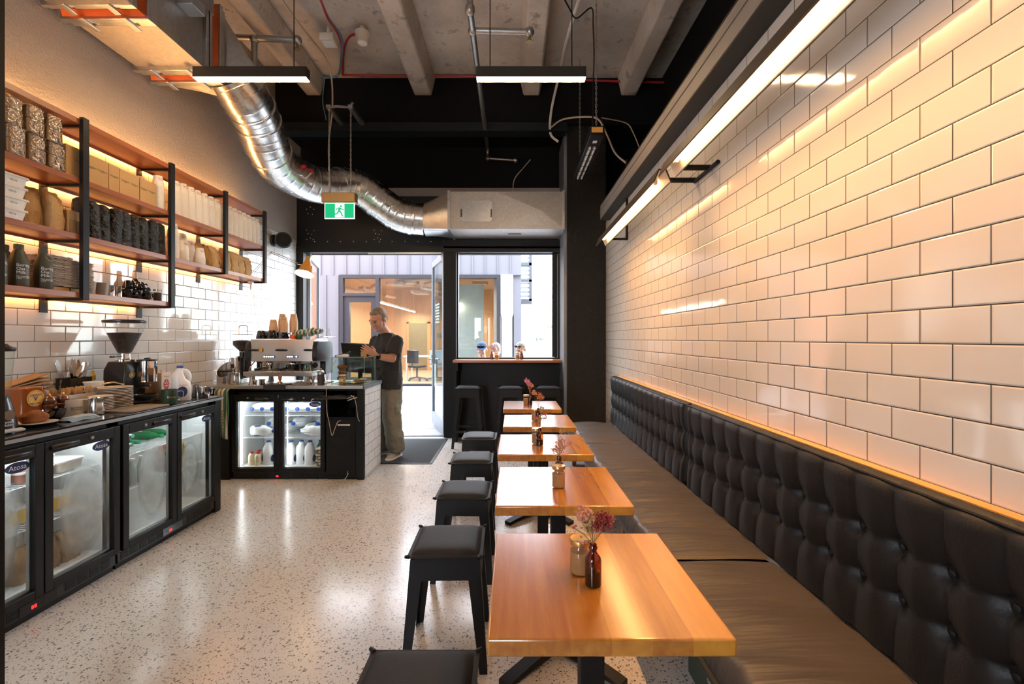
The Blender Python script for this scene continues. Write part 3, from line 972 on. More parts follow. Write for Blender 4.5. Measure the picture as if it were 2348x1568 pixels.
# ---- pendants
def pendant(x0, x1, label):
    t = thing('pendant_light', label, 'light', ((x0 + x1) / 2, 3.47, 3.345), 0, 'pendant bars over the room')
    L = (x1 - x0) / 2
    MB().box(-L, L, -.034, .034, .0, .08).build('housing', mat('bronze_black_housing', (.03, .024, .018), .5), t, bev=.003)
    MB().box(-L + .004, L - .004, -.031, .031, -.006, .0).build('diffuser', 'ledpend', t)
    for s in (-.75, .75):
        MB().cyl((s * L, 0, .08), (s * L, 0, 1.335), .004, n=6).build('cable', 'black', t)
pendant(-2.40, -1.545, 'glowing bar pendant hanging in front of the orange duct sleeve')
pendant(-.27, .557, 'glowing bar pendant hanging in front of the sprinkler pipe')

# ---- exit sign
t = thing('exit_sign', 'green running man exit sign hanging on chains from the dark beam', 'sign', at(779, 484, 5.2))
MB().box(-.17, .17, -.006, .006, -.088, .09).build('border', 'exitwhite', t)
MB().box(-.162, .162, -.008, .008, -.080, .085).build('green_panel', 'exitgreen', t)
MB().box(-.05, .055, -.010, -.007, -.072, .078).build('white_door', 'exitwhite', t)
b = MB()
y = -.0125
b.cyl((.018, y, .052), (.018, y + .002, .052), .0125, n=12)
def seg(p, q, w_):
    p, q = Vector((p[0], y, p[1])), Vector((q[0], y, q[1]))
    d = (q - p).normalized()
    nn = Vector((-d.z, 0, d.x)) * w_
    b.put([p - nn, q - nn, q + nn, p + nn], [(0, 1, 2, 3)])
for s_ in (((.008, .038), (-.004, .0), .014), ((.004, .035), (-.025, .03), .006), ((-.025, .03), (-.036, .008), .006), ((.012, .034), (.034, .012), .006), ((.034, .012), (.052, .018), .006), ((-.002, .002), (.022, -.022), .009), ((.022, -.022), (.034, -.060), .008), ((-.006, .0), (-.026, -.034), .009), ((-.026, -.034), (-.062, -.038), .008), ((.034, -.06), (.05, -.06), .006)):
    seg(*s_)
b.build('running_figure', 'exitgreen', t)
MB().box(-.19, .19, -.05, .05, .09, .20).build('housing', 'brasslid', t, bev=.006)
def chain(a, c, parent, r=.0035, step=.028):
    a, c = Vector(a), Vector(c)
    L = (c - a).length
    d = (c - a).normalized()
    g = MB()
    k = 0
    s = 0
    while s < L:
        p = a + d * s
        u = X_ if k % 2 else Y_
        ring = [p + u * (.008 * math.cos(2 * PI * i / 8)) + d * (step * .62 * (math.sin(2 * PI * i / 8) + 1)) for i in range(9)]
        g.tube(ring, r, 5, False)
        s += step
        k += 1
    g.build('chain', 'steel_r', parent)
chain((-.12, 0, .2), (-.12, 0, 1.17), t)
chain((.125, 0, .2), (.125, 0, 1.17), t)
MB().tube([(-.14, 0, 1.17), (-.05, .02, 1.2), (.1, .02, 1.19), (.15, 0, 1.23)], .014, 8).build('hanger_strap', 'taupe', t)
MB().box(-.15, -.1, -.02, .4, 1.16, 1.2).box(.1, .15, -.02, .4, 1.16, 1.2).build('bracket', 'steel_r', t)
# ---- heater
t = thing('strip_heater', 'black infrared strip heater hanging on chains before the dark column', 'heater', (.80, 4.3, 3.28))
MB().box(-.07, .07, 0, 1.15, .0, .10).build('housing', 'blacksteel', t, bev=.008)
MB().box(-.06, .06, .22, 1.12, -.006, .0).build('reflector', 'steel', t)
for x in (-.025, .02):
    MB().cyl((x, .24, -.016), (x, 1.1, -.016), .009).build('heating_tube', 'white', t)
g = MB()
for k in range(7):
    g.cyl((-.062, .24 + k * .145, -.03), (.062, .24 + k * .145, -.03), .0025, n=6)
for x in (-.062, 0, .062):
    g.cyl((x, .22, -.03), (x, 1.12, -.03), .0025, n=6)
g.build('guard_wires', 'blacksteel', t)
MB().box(-.052, .052, -.0025, 0, .035, .085).build('rating_label', 'ledgewood', t)
MB().box(-.02, .02, .10, .15, -.003, 0).build('rating_label', 'whiteprint', t)
chain((0, .05, .1), (0, .05, 1.38), t)
chain((0, 1.1, .1), (0, 1.1, 1.38), t)

# ---- lamps on the long tiled wall
def wall_lamp(y0, y1, label, brk):
    t = thing('wall_lamp', label, 'light', (.96, y0, 2.38), 0, 'tube lamps along the tiled wall')
    L = y1 - y0
    p_out = [(-.058, 0), (-.026, .082), (.026, .082), (.058, 0), (.050, 0), (.020, .074), (-.020, .074), (-.050, 0)]
    MB().prism(p_out, 1, 0, L).build('channel', [mat('bronze_channel', (.045, .028, .016), .5)], t)
    MB().prism([(-.050, 0), (-.021, .073), (.021, .073), (.050, 0), (.046, .002), (.018, .069), (-.018, .069), (-.046, .002)], 1, .002, L - .002).build('reflector', 'offwhite', t)
    MB().cyl((0, .17, .048), (0, L - .17, .048), .016, n=14).build('tube', 'led', t)
    ld = bpy.data.lights.new('tube_downlight', 'AREA')
    ld.shape, ld.size, ld.size_y, ld.energy, ld.color, ld.spread = 'RECTANGLE', .03, L - .36, 4.2 * L / 2, (1.0, .48, .17), R(85)
    lo_ = bpy.data.objects.new('tube_downlight', ld)
    COL.objects.link(lo_)
    lo_.parent = t
    lo_.location = (0, L / 2, .030)
    for q in (.15, L - .15):
        MB().box(-.012, .012, q - .012, q + .012, .03, .072).build('tube_holder', 'white', t)
    for yy, kind in brk:
        g = MB()
        if kind == 'bar':
            g.cyl((.045, yy, .03), (.24, yy, .03), .017)
        else:
            g.cyl((.045, yy, .03), (.235, yy, .03), .012).cyl((.228, yy, .02), (.228, yy, .85), .012).ball((.228, yy, .16), .016, 8, 6)
        g.build('bracket', 'blacksteel', t)
    return t
wall_lamp(2.92, 4.95, 'far tube lamp on the tiled wall, ending by the dark column', [(.06, 'bar'), (1.82, 'pipe')])
t = wall_lamp(.55, 2.83, 'near tube lamp on the tiled wall, running out over the camera', [(2.21, 'bar'), (.1, 'bar')])
tag(MB().tube([(1.188, 2.64, 2.40), (1.188, 2.98, 2.40)], .012, 10).build('lamp_joiner_bar', 'blacksteel'), 'dark bar on the tiles joining the two lamp brackets', 'bracket')
# ================================================================ DINING SIDE
TH, TW = .732, .54
def make_table(label, loc):
    t = thing('cafe_table', label, 'table', loc, 0, 'cafe tables along the bench')
    h = TW / 2
    MB().box(-h, h, -h, h, TH - .040, TH).build('table_top', 'table', t, bev=.005)
    MB().box(-.032, .032, -.032, .032, .03, TH - .04).build('column', 'blacksteel', t, bev=.003)
    MB().box(-.16, .16, -.03, .03, TH - .052, TH - .04).box(-.03, .03, -.16, .16, TH - .052, TH - .04).build('top_bracket', 'blacksteel', t)
    for k in range(4):
        a = R(45 + 90 * k)
        d = Vector((math.cos(a), math.sin(a), 0))
        n_ = Vector((-d.y, d.x, 0)) * .03
        def rg(s, z0, z1):
            p = d * s
            return [p - n_ + Z_ * z0, p + n_ + Z_ * z0, p + n_ + Z_ * z1, p - n_ + Z_ * z1]
        MB().loft([rg(.0, .012, .055), rg(.30, .012, .030), rg(.335, .0, .024)]).build('foot', 'blacksteel', t, bev=.003)
    return t
TXC = .208
TYC = [1.257, 2.042, 2.829, 3.627, 4.48]
tl = ['square timber cafe table nearest the camera, red brown with a white ring mark', 'second square timber table from the camera, jar in front of its bottle', 'third square timber table from the camera', 'fourth square timber table from the camera', 'square timber table at the far end, nearest the bar window']
t0 = make_table(tl[0], (TXC + .008, TYC[0], 0))
for i in range(1, 5):
    dup(t0, (TXC + (-.004, -.018, -.005, -.02)[i - 1], TYC[i], 0), 0, tl[i])

def make_stool(name, label, loc, h, wt, wb, skirt, group, rung=False):
    t = thing(name, label, 'stool', loc, 0, group)
    a, b_ = wt / 2, wb / 2
    MB().rbox(-a, a, -a, a, h - .012, h, .02).build('seat', 'blacksteel', t, bev=.003)
    g = MB()
    for k in range(4):
        m4 = Matrix.Rotation(PI / 2 * k, 4, 'Z')
        g.T = m4
        zz = h - .01 - skirt
        aw = a + (b_ - a) * skirt / h
        g.loft([[(-a, -a, h - .01), (a, -a, h - .01), (a, -a + .003, h - .01), (-a, -a + .003, h - .01)], [(-aw, -aw, zz), (aw, -aw, zz), (aw, -aw + .003, zz), (-aw, -aw + .003, zz)]])
    g.build('skirt', 'blacksteel', t)
    for k in range(4):
        m4 = Matrix.Rotation(PI / 2 * k, 4, 'Z')
        g = MB()
        g.T = m4
        lw0, lw1, th = .058, .032, .004
        z0 = h - .012
        for s in (0, 1):
            def P(u, depth, z):
                f = 1 - z / z0
                e = a + (b_ - a) * f
                q = (-e + u, -e + depth, z)
                return q if s == 0 else (-e + depth, -e + u, z)
            g.loft([[P(0, 0, z0), P(lw0, 0, z0), P(lw0, th, z0), P(0, th, z0)], [P(0, 0, 0.0), P(lw1, 0, 0.0), P(lw1, th, 0.0), P(0, th, 0.0)]])
        g.build('leg', 'blacksteel', t)
    if rung:
        g = MB()
        e = a + (b_ - a) * .72
        z = h * .28
        for k in range(4):
            g.T = Matrix.Rotation(PI / 2 * k, 4, 'Z')
            g.box(-e, e, -e, -e + .004, z - .016, z + .016)
        g.build('foot_rail', 'blacksteel', t)
    # quilted pad: pillow-like, with a flat welt round the edge
    c = a + .012
    def top(u, v):
        x, y = u * 2 - 1, v * 2 - 1
        f = (1 - x ** 6) * (1 - y ** 6)
        dim = .0
        return (x * c * .93, y * c * .93, h + .004 + .026 * max(0, f) ** .55 - dim)
    g = MB().sheet(top, 20, 20)
    g.box(-c, c, -c, c, h, h + .007)
    for sx in (-1, 1):
        for sy in (-1, 1):
            g.tube([(sx * c * .95, sy * c * .95, h + .005), (sx * (c + .006), sy * (c + .003), h + .009)], [.009, .006], 6)
    g.build('seat_pad', 'softblack', t, sharp=60)
    return t
sl = ['black steel stool cut off by the bottom edge of the picture', 'black padded stool at the nearest cafe table, all four legs in view', 'third black padded stool from the camera', 'fourth black padded stool from the camera', 'low padded stool farthest from the camera']
s0 = make_stool('low_stool', sl[0], (-.250, 1.175, 0), .468, .29, .355, .085, 'low stools along the tables')
for i, (x, y, rz) in enumerate(((-.282, 2.055, 1.0), (-.281, 2.745, -1.0), (-.300, 3.475, .8), (-.300, 4.25, 0))):
    dup(s0, (x, y, 0), R(rz), sl[i + 1])
bl = ['tall black bar stool under the bar nearest the open door', 'middle tall black bar stool under the timber bar', 'tall black bar stool beside the dark column']
b0 = make_stool('bar_stool', bl[0], (-.56, 5.92, 0), .745, .29, .40, .10, 'bar stools under the window bar', True)
dup(b0, (-.02, 5.93, 0), 0, bl[1])
dup(b0, (.46, 5.93, 0), 0, bl[2])
t = thing('bar_counter', 'long narrow timber bar top below the window', 'bar', (-.07, 6.2, 1.05))
MB().box(-.785, .66, 6.06, 6.395, 1.058, 1.094).build('top_board', 'table_x', t, w=True, bev=.003)
MB().box(-.765, -.74, 6.09, 6.39, 0, 1.058).box(-.74, -.72, 6.09, 6.12, .95, 1.058).build('end_support', 'black', t, w=True)

# ---------------- bench along the tiled wall
BF, BB, BS = .616, 1.093, .45
t = thing('banquette', 'long black buttoned leather bench seat along the tiled wall', 'bench', (.85, 2.9, 0))
def pad(y0, y1):
    L = y1 - y0
    def fn(u, v):
        y = y0 + .004 + u * (L - .008)
        e = min(u * L, (1 - u) * L)
        ez = .010 * (1 - math.exp(-e / .012))
        q = v * (BB + .03 - BF)
        if q < .06:
            a = q / .06 * PI / 2
            x = BF + .028 * (1 - math.cos(a)) * 1.2
            z = BS - .10 + .095 * math.sin(a)
        else:
            x = BF + .034 + (q - .06)
            z = BS - .005
        if q >= .06:
            z += .010 * math.sin((x - BF) / .48 * PI) + .003 * math.sin(y * 21 + x * 9) + .002 * math.sin(y * 47 - x * 14)
        return (x, y, z + ez - .010)
    g = MB().sheet(fn, int(L / .016), 30)
    g.box(BF + .02, BB + .02, y0, y1, BS - .10, BS - .04)
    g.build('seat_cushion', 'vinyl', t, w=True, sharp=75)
for y0, y1 in ((-.3, 1.935), (1.945, 4.10), (4.11, 5.11)):
    pad(y0, y1)
def back(y0, y1):
    L, H = y1 - y0, .966 - BS + .02
    n_ = round(L / .15)
    st = L / n_
    def fn(u, v):
        y, z = y0 + u * L, BS - .02 + v * H
        d = .050
        for e, r in ((u * L, .05), ((1 - u) * L, .05), (v * H, .03), ((1 - v) * H, .045)):
            if e < r:
                d -= .050 * (1 - math.sqrt(max(0, 1 - (1 - e / r) ** 2)))
        k = round((y - y0) / st - .5)
        yc = y0 + (k + .5) * st
        dy = abs(y - yc)
        g = 0
        for zb in (.775, .62):
            rr = math.hypot(dy, z - zb)
            g += .030 * math.exp(-(rr / .026) ** 2) + .014 * math.exp(-(rr / .07) ** 2)
        if v * H > .03 and (1 - v) * H > .03:
            g += .006 * math.exp(-(dy / .006) ** 2)
        for zb in (.775, .62):
            sag = zb + .012 * (1 - (2 * dy / st) ** 2)
            g += .005 * math.exp(-((z - sag) / .006) ** 2) + .004 * math.exp(-((z - sag) / .03) ** 2)
        g += .006 * (2 * dy / st - .5) ** 2 * 0 - .007 * math.cos(PI * (1 - 2 * dy / st) / 2) * 0
        bulge = .010 * math.sin(min(1, 2 * dy / st) * PI / 2)
        d += bulge - g
        return (1.152 - max(.0, d), y, z)
    g = MB().sheet(fn, int(L / .0085), 66)
    g.box(1.135, 1.158, y0 + .004, y1 - .004, BS - .02, .962)
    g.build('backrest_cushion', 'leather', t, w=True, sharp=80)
    for k in range(n_):
        for zb in (.775, .62):
            MB().ball((1.133, y0 + (k + .5) * st, zb), (.005, .010, .010), 10, 6).build('button', 'leather', t, w=True)
    MB().tube([(1.112, y0 + .01, .958), (1.112, (y0 + y1) / 2, .958), (1.112, y1 - .01, .958)], .0045, 6).build('piping', 'leather', t, w=True)
back(2.945, 5.14)
back(.05, 2.905)
MB().box(1.158, 1.198, -.3, 5.12, .40, .966).build('back_ledge', 'ledgewood', t, w=True)
MB().box(BF + .015, BF + .05, -.3, 5.10, BS - .135, BS - .10).build('front_rail', 'legwood', t, w=True)
MB().box(.60, .66, -.3, 5.11, BS - .10, BS - .095).box(BF + .012, 1.1, 5.09, 5.11, .1, BS - .02).build('edge_piping', 'leather', t, w=True)
for y in (1.42, 2.75, 4.1, 5.0):
    MB().box(.655, .695, y - .05, y + .01, 0, BS - .135).build('leg', 'legwood', t, w=True)
    MB().box(.66, 1.15, y - .03, y - .01, BS - .2, BS - .12).build('cross_rail', 'legwood', t, w=True)
t = thing('carton', 'dark green carton with white lettering pushed under the bench', 'box', (.88, 1.62, 0))
MB().box(-.15, .15, -.28, .28, 0, .235).build('box_body', 'greentin', t, bev=.004)
text('Boring', .07, (-.15, .0, .165), -Y_, Z_, 'whiteprint', t)
text('oat milk barista', .03, (-.15, .0, .10), -Y_, Z_, 'whiteprint', t)

# ---------------- amber bottles with dried flowers, sugar jars
def make_bottle():
    t = thing('amber_bottle', '', 'bottle', (0, 0, 0), 0, 'amber bud bottles')
    pr = [(.001, .002), (.018, .0), (.0215, .004), (.0215, .066), (.0195, .074), (.012, .084), (.0095, .088), (.0095, .094), (.0115, .096), (.0115, .101), (.0095, .104), (.0095, .108), (.007, .108), (.007, .09)]
    MB().lathe(pr, n=24, cap=False).build('bottle_body', 'amber', t)
    MB().lathe([(.0185, .004), (.0198, .006), (.0198, .036), (.001, .0365)], n=20).build('water', mat('dark_amber_water', (.05, .018, .005), .1), t)
    return t
def make_jar():
    t = thing('sugar_jar', '', 'jar', (0, 0, 0), 0, 'sugar jars')
    MB().lathe([(.001, .001), (.026, 0), (.029, .004), (.0295, .07), (.027, .077), (.0255, .08), (.0255, .086)], n=28, cap=False).build('glass_body', 'glass', t)
    MB().lathe([(.026, .004), (.0275, .006), (.0275, .062), (.001, .064)], n=24).build('sugar', 'sugar', t)
    MB().lathe([(.0285, .080), (.029, .082), (.029, .093), (.0275, .0955), (.02, .0945), (.001, .0945)], n=28).build('lid', 'gold', t)
    return t
FL = {'rose': (.50, .13, .10), 'blush': (.62, .28, .18), 'straw': (.45, .33, .14), 'wine': (.25, .025, .025), 'rust': (.58, .20, .08), 'pink': (.62, .26, .34), 'mauve': (.42, .2, .2)}
for k_, c_ in FL.items():
    M['fl_' + k_] = mat('dried_' + k_ + '_petals', c_, .9, var=.3, vs_=80)
M['stem'] = mat('dry_stem', (.36, .25, .11), .8)
def flowers(loc, label, heads, group='dried flower bunches'):
    """heads: (colour, x, y, z, radius, number, bead size) relative to the bottle base; stems reach into the neck"""
    t = thing('dried_flowers', label, 'flowers', loc, 0, group)
    g = MB()
    for (c, x, y, z, r, n_, s) in heads:
        for q in range(3):
            e = Vector((x, y, z)) + Vector((rnd.uniform(-1, 1), rnd.uniform(-1, 1), rnd.uniform(-1, .3))) * r * .6
            g.tube([(rnd.uniform(-.004, .004), rnd.uniform(-.004, .004), .04), (0, 0, .108), tuple(Vector((0, 0, .108)).lerp(e, .5) + Vector((0, 0, .006))), tuple(e)], .0007, 5)
    g.build('stems', 'stem', t)
    for (c, x, y, z, r, n_, s) in heads:
        g = MB()
        for q in range(n_):
            d = Vector((rnd.gauss(0, 1), rnd.gauss(0, 1), rnd.gauss(0, 1))).normalized() * r * rnd.uniform(.45, 1)
            p = Vector((x, y, z)) + d
            g.ball(p, s * rnd.uniform(.7, 1.2), 6, 4)
            if q % 4 == 0:
                g.tube([p, Vector((x, y, z - r)) * .8 + p * .2], .0005, 4)
        g.build('flower_head', 'fl_' + c, t)
    return t
bp, jp = make_bottle(), make_jar()
B_ = [(.213, 1.203), (.216, 2.10), (.168, 2.775), (.205, 3.57), (.176, 4.46)]
J_ = [(.189, 1.268), (.203, 1.995), (.150, 2.82), (.182, 3.60), (.140, 4.49)]
nm = ['the nearest cafe table', 'the second table from the camera', 'the third table from the camera', 'the fourth table from the camera', 'the farthest cafe table']
for i in range(5):
    z = TH + .0005
    lb = 'small amber glass bottle of dried flowers on ' + nm[i]
    lj = ('glass jar of brown sugar with a gold lid on ' + nm[i])
    if i == 0:
        place(bp, (*B_[0], z))['label'] = lb
        place(jp, (*J_[0], z))['label'] = lj
    else:
        dup(bp, (*B_[i], z), 0, lb)
        dup(jp, (*J_[i], z), 0, lj)
Zt = TH + .0005
flowers((*B_[0], Zt), 'pink and wine red dried flowers in the bottle on the nearest table', [('blush', -.022, .01, .180, .026, 70, .0042), ('straw', -.012, 0, .160, .022, 70, .003), ('wine', .026, 0, .168, .026, 130, .003), ('rose', .044, .005, .170, .016, 60, .003), ('rose', .008, .01, .155, .022, 80, .003), ('blush', -.030, -.01, .120, .014, 8, .004), ('rose', -.05, 0, .152, .012, 4, .004)])
flowers((*B_[1], Zt), 'loose orange and straw dried sprigs in the bottle on the second table', [('rust', .0, .0, .150, .034, 60, .003), ('blush', .02, .01, .165, .03, 30, .003), ('straw', .012, 0, .225, .016, 40, .003), ('rust', -.02, .0, .14, .02, 24, .003), ('mauve', 0, 0, .19, .02, 14, .0025), ('rose', .045, 0, .165, .016, 12, .003)])
flowers((*B_[2], Zt), 'straw and mauve dried flowers in the bottle on the third table', [('straw', .0, 0, .16, .02, 50, .003), ('straw', .012, 0, .225, .016, 40, .003), ('mauve', .028, 0, .175, .024, 60, .003), ('rose', -.02, 0, .165, .014, 20, .003)])
flowers((*B_[3], Zt), 'blush and rust dried flowers in the bottle on the fourth table', [('blush', -.03, 0, .225, .024, 50, .004), ('rust', .01, 0, .20, .03, 50, .004), ('mauve', .03, 0, .19, .02, 30, .003)])
flowers((*B_[4], Zt), 'bright pink dried flower spray in the bottle on the farthest table', [('pink', -.03, 0, .235, .03, 70, .0045), ('pink', -.008, 0, .205, .024, 50, .004), ('blush', .018, 0, .19, .022, 50, .0035), ('rose', -.005, 0, .17, .018, 20, .003)])
zb = 1.0945
for i, (bx, jx) in enumerate(((-.275, -.205), (.135, .075))):
    w_ = ['left', 'right'][i]
    dup(bp, (bx, 6.25, zb), 0, 'amber bottle on the timber bar, before the man in the ' + ['flat cap' if i == 0 else 'dark sunglasses'][0], 'amber bud bottles')
    dup(jp, (jx, 6.25, zb), 0, ['sugar jar on the timber bar, before the man in the flat cap', 'sugar jar on the timber bar, before the man with sunglasses on his head'][i], 'sugar jars')
flowers((-.275, 6.25, zb), 'pale pink dried flowers in the bar bottle by the man in the cap', [('pink', .0, 0, .17, .034, 60, .005), ('blush', .03, 0, .15, .02, 30, .004)])
flowers((.135, 6.25, zb), 'few thin pink dried stems in the bar bottle by the dark column', [('pink', 0, 0, .16, .012, 10, .004)])

# ================================================================ KITCHEN SIDE: shelf unit
SX = -2.74
t = thing('wall_shelf', 'black steel framed timber wall shelving with glowing amber strips', 'shelf', (-2.87, 3.4, 1.6))
LV = [2.755, 2.38, 2.022, 1.655]
PO = [2.924, 3.674, 4.366, 5.056]
for i, z in enumerate(LV):
    y1 = 3.655 if i == 3 else 5.04
    MB().box(-2.985, SX, 1.9, y1, z - .018, z + .018).build('shelf_board', 'shelfwood', t, w=True, bev=.002)
    MB().box(-2.978, -2.970, 1.9, y1 - .03, z - .023, z - .019).build('light_strip', 'ledstrip', t, w=True)
    MB().box(-2.962, -2.958, 1.9, y1 - .03, z - .032, z - .018).build('strip_lip', 'shelfwood', t, w=True)
MB().box(-2.985, -2.955, 1.9, 5.0, 2.774, 2.784).build('light_strip', 'ledtop', t, w=True)
for i, y in enumerate(PO):
    zb_ = 1.625 if i < 2 else 1.992
    MB().box(SX - .004, SX + .022, y - .022, y + .022, zb_, 2.785).build('post', 'blacksteel', t, w=True, bev=.002)
    for k, z in enumerate(LV):
        if k == 3 and i > 1:
            continue
        g = MB().box(-2.985, SX, y - .02, y + .0, z - .034, z - .018)
        g.box(-2.99, -2.984, y - .03, y + .02, z - .11, z - .02)
        g.build('bracket_arm', 'blacksteel', t, w=True)

# ---------------- counters
t = thing('kitchen_worktop', 'black glossy kitchen worktop with a thin metal edge along the tiled wall', 'counter', (-2.65, 2.6, .9))
MB().box(-2.99, -2.335, 1.815, 3.70, .888, .918).build('top_slab', mat('black_laminate', (.022, .022, .024), .12), t, w=True, bev=.003)
MB().box(-2.337, -2.332, 1.815, 3.702, .890, .908).build('edge_strip', 'alu_l', t, w=True)
t = thing('counter_gable', 'black end panel closing the kitchen counter by the towel', 'panel', (-2.65, 3.66, 0))
MB().box(-2.97, -2.35, 3.628, 3.695, 0, .888).build('panel_board', 'black', t, w=True, bev=.002)

def fridge(label, W_, loc, rz, z0, group, badge=(1,), plinth=.035, htop=.885, fog=(), bars=()):
    """two-door glass bar fridge; local x along the front, y into the cabinet"""
    t = thing('bar_fridge', label, 'fridge', loc, rz, group)
    D, zb_, zt = .52, z0 + .035, z0 + htop
    g = MB().box(0, .03, .03, D, zb_, zt).box(W_ - .03, W_, .03, D, zb_, zt).box(0, W_, .03, D, zt - .035, zt).box(0, W_, .03, D, zb_, zb_ + .1).box(0, W_, D, D + .02, zb_, zt)
    if plinth:
        g.box(0, W_, .02, D, z0, zb_)
    g.build('cabinet', 'black', t)
    g = MB().box(.03, W_ - .03, D - .012, D - .002, zb_ + .1, zt - .035).box(.03, .036, .05, D - .012, zb_ + .1, zt - .035).box(W_ - .036, W_ - .03, .05, D - .012, zb_ + .1, zt - .035).box(.036, W_ - .036, .05, D - .012, zb_ + .1, zb_ + .106).box(.036, W_ - .036, .05, D - .012, zt - .041, zt - .035)
    g.build('liner', mat('white_fridge_liner', (.78, .80, .80), .35), t)
    g = MB()
    for x in bars:
        g.box(x - .003, x + .003, .054, .060, zb_ + .13, zt - .06)
    g.box(.05, W_ - .05, .052, .070, zt - .055, zt - .043)
    g.build('light_bar', 'coldled', t)
    for z in (z0 + .65, z0 + .43):
        g = MB()
        for k in range(int(W_ / .025)):
            g.cyl((.05 + k * .025, .075, z - .004), (.05 + k * .025, D - .03, z - .004), .002, n=5)
        for y in (.075, .25, D - .03):
            g.cyl((.04, y, z - .008), (W_ - .04, y, z - .008), .0035, n=6)
        g.build('wire_shelf', 'whiteprint', t)
    g = MB().box(0, W_, .005, .03, zb_, zb_ + .07)
    g.build('kick_panel', 'blackplastic', t)
    for sd_ in (0, 1):
        g = MB()
        for k in range(int(W_ / .07)):
            if abs(k * .07 + .05 - W_ / 2) < .11 or (k * .07 + .05 > W_ / 2) != bool(sd_):
                continue
            for q in range(4):
                g.box(.02 + k * .07, .075 + k * .07, .002, .006, zb_ + .012 + q * .013, zb_ + .019 + q * .013)
        g.build('vent_grille', 'black', t)
    MB().box(W_ / 2 - .09, W_ / 2 + .09, .001, .006, zb_ + .008, zb_ + .056).build('control_panel', 'screen', t)
    g = MB()
    for q in range(2):
        x = W_ / 2 - .035 + q * .014
        for (a, b_, c, d) in ((0, .009, .026, .028), (0, .009, .019, .021), (0, .009, .033, .035), (0, .002, .019, .035), (.007, .009, .019, .035)):
            g.box(x + a, x + b_, -.0005, .001, zb_ + c, zb_ + d)
    g.build('red_digits', 'redled', t)
    hw = W_ / 2
    for i in (0, 1):
        x0, x1 = i * hw + .003, (i + 1) * hw - .003
        dz0, dz1 = zb_ + .074, zt - .022
        gx0, gx1, gz0, gz1 = x0 + .042, x1 - .042, dz0 + .04, dz1 - .062
        g = MB().box(x0, gx0, -.028, .012, dz0, dz1).box(gx1, x1, -.028, .012, dz0, dz1).box(gx0, gx1, -.028, .012, dz0, gz0).box(gx0, gx1, -.028, .012, gz1, dz1)
        d = g.build('door', 'black', t, bev=.003)
        MB().box(gx0, gx1, -.006, -.003, gz0, gz1).build('door_pane', 'glass', d)
        g = MB().box(gx0, gx0 + .006, -.004, .012, gz0, gz1).box(gx1 - .006, gx1, -.004, .012, gz0, gz1).box(gx0, gx1, -.004, .012, gz0, gz0 + .006).box(gx0, gx1, -.004, .012, gz1 - .006, gz1)
        g.build('pane_gasket', 'alu_l', d)
        s = x0 + .19 if i == 0 else x0 + .10
        hx = (x0 + .30) if i == 0 else (x0 + .10)
        MB().tube([(hx - .07, -.03, dz1 - .035), (hx - .05, -.045, dz1 - .032), (hx + .05, -.045, dz1 - .032), (hx + .07, -.03, dz1 - .035)], [(.008, .012)] * 4, 8).build('handle', 'blackplastic', d)
        lx = (x0 + .16) if i == 0 else (x0 + .25)
        MB().cyl((lx, -.028, dz1 - .03), (lx, -.036, dz1 - .03), .009, n=14).build('door_lock', 'alu_l', d)
        if i in badge:
            g = MB()
            bx, bz = gx1 - .062, gz1 - .032
            n_ = 28
            g.put([(bx + .056 * math.cos(2 * PI * q / n_), -.0085, bz + .026 * math.sin(2 * PI * q / n_)) for q in range(n_)] + [(bx, -.0085, bz)], [(q, (q + 1) % n_, n_) for q in range(n_)])
            bd_ = g.build('badge', 'navyprint', d)
            text('Atosa', .034, (bx, -.0088, bz - .011), X_, Z_, 'whiteprint', d, 'badge_lettering', bold=.006)
        if i < len(fog) and fog[i]:
            cx_, cz_, rx, rz_ = fog[i]
            n_ = 64
            cx_, cz_ = gx0 + cx_ * (gx1 - gx0), gz0 + cz_ * (gz1 - gz0)
            g = MB()
            ring = []
            for q in range(n_):
                aa = 2 * PI * q / n_
                wob = 1 + .035 * math.sin(3 * aa + i)
                ring.append((min(gx1 - .008, max(gx0 + .008, cx_ + rx * wob * math.copysign(abs(math.cos(aa)) ** .9, math.cos(aa)))), -.0015, min(gz1 - .008, max(gz0 + .008, cz_ + rz_ * wob * math.copysign(abs(math.sin(aa)) ** .9, math.sin(aa))))))
            inner = [(cx_ + (x - cx_) * .62, y, cz_ + (z - cz_) * .72) for x, y, z in ring]
            g.put(ring + inner + [(cx_, -.0015, cz_)], [(q, (q + 1) % n_, n_ + (q + 1) % n_, n_ + q) for q in range(n_)] + [(n_ + q, n_ + (q + 1) % n_, 2 * n_) for q in range(n_)])
            co = g.build('condensation', 'mist', d)
            wt_ = co.data.attributes.new('wetness', 'FLOAT', 'POINT')
            wt_.data.foreach_set('value', [0.0] * n_ + [1.0] * (n_ + 1))
    return t
FA = fridge('two door glass fridge under the counter nearest the camera, heavily misted panes', .885, (-2.352, 1.835, 0), R(90), 0, 'glass bar fridges', (0, 1), fog=((.5, .5, .15, .3), (.52, .47, .155, .27)))
FB = fridge('two door glass fridge under the far end of the kitchen counter, green bottles inside', .885, (-2.352, 2.737, 0), R(90), 0, 'glass bar fridges', (1,), fog=((.62, .5, .13, .27), (.32, .47, .10, .2)))
FC = fridge('glass fridge full of milk jugs in the service counter', .915, (-2.742, 4.50, 0), 0, -.035, 'glass bar fridges', (1,), 0, bars=(.054, .508))

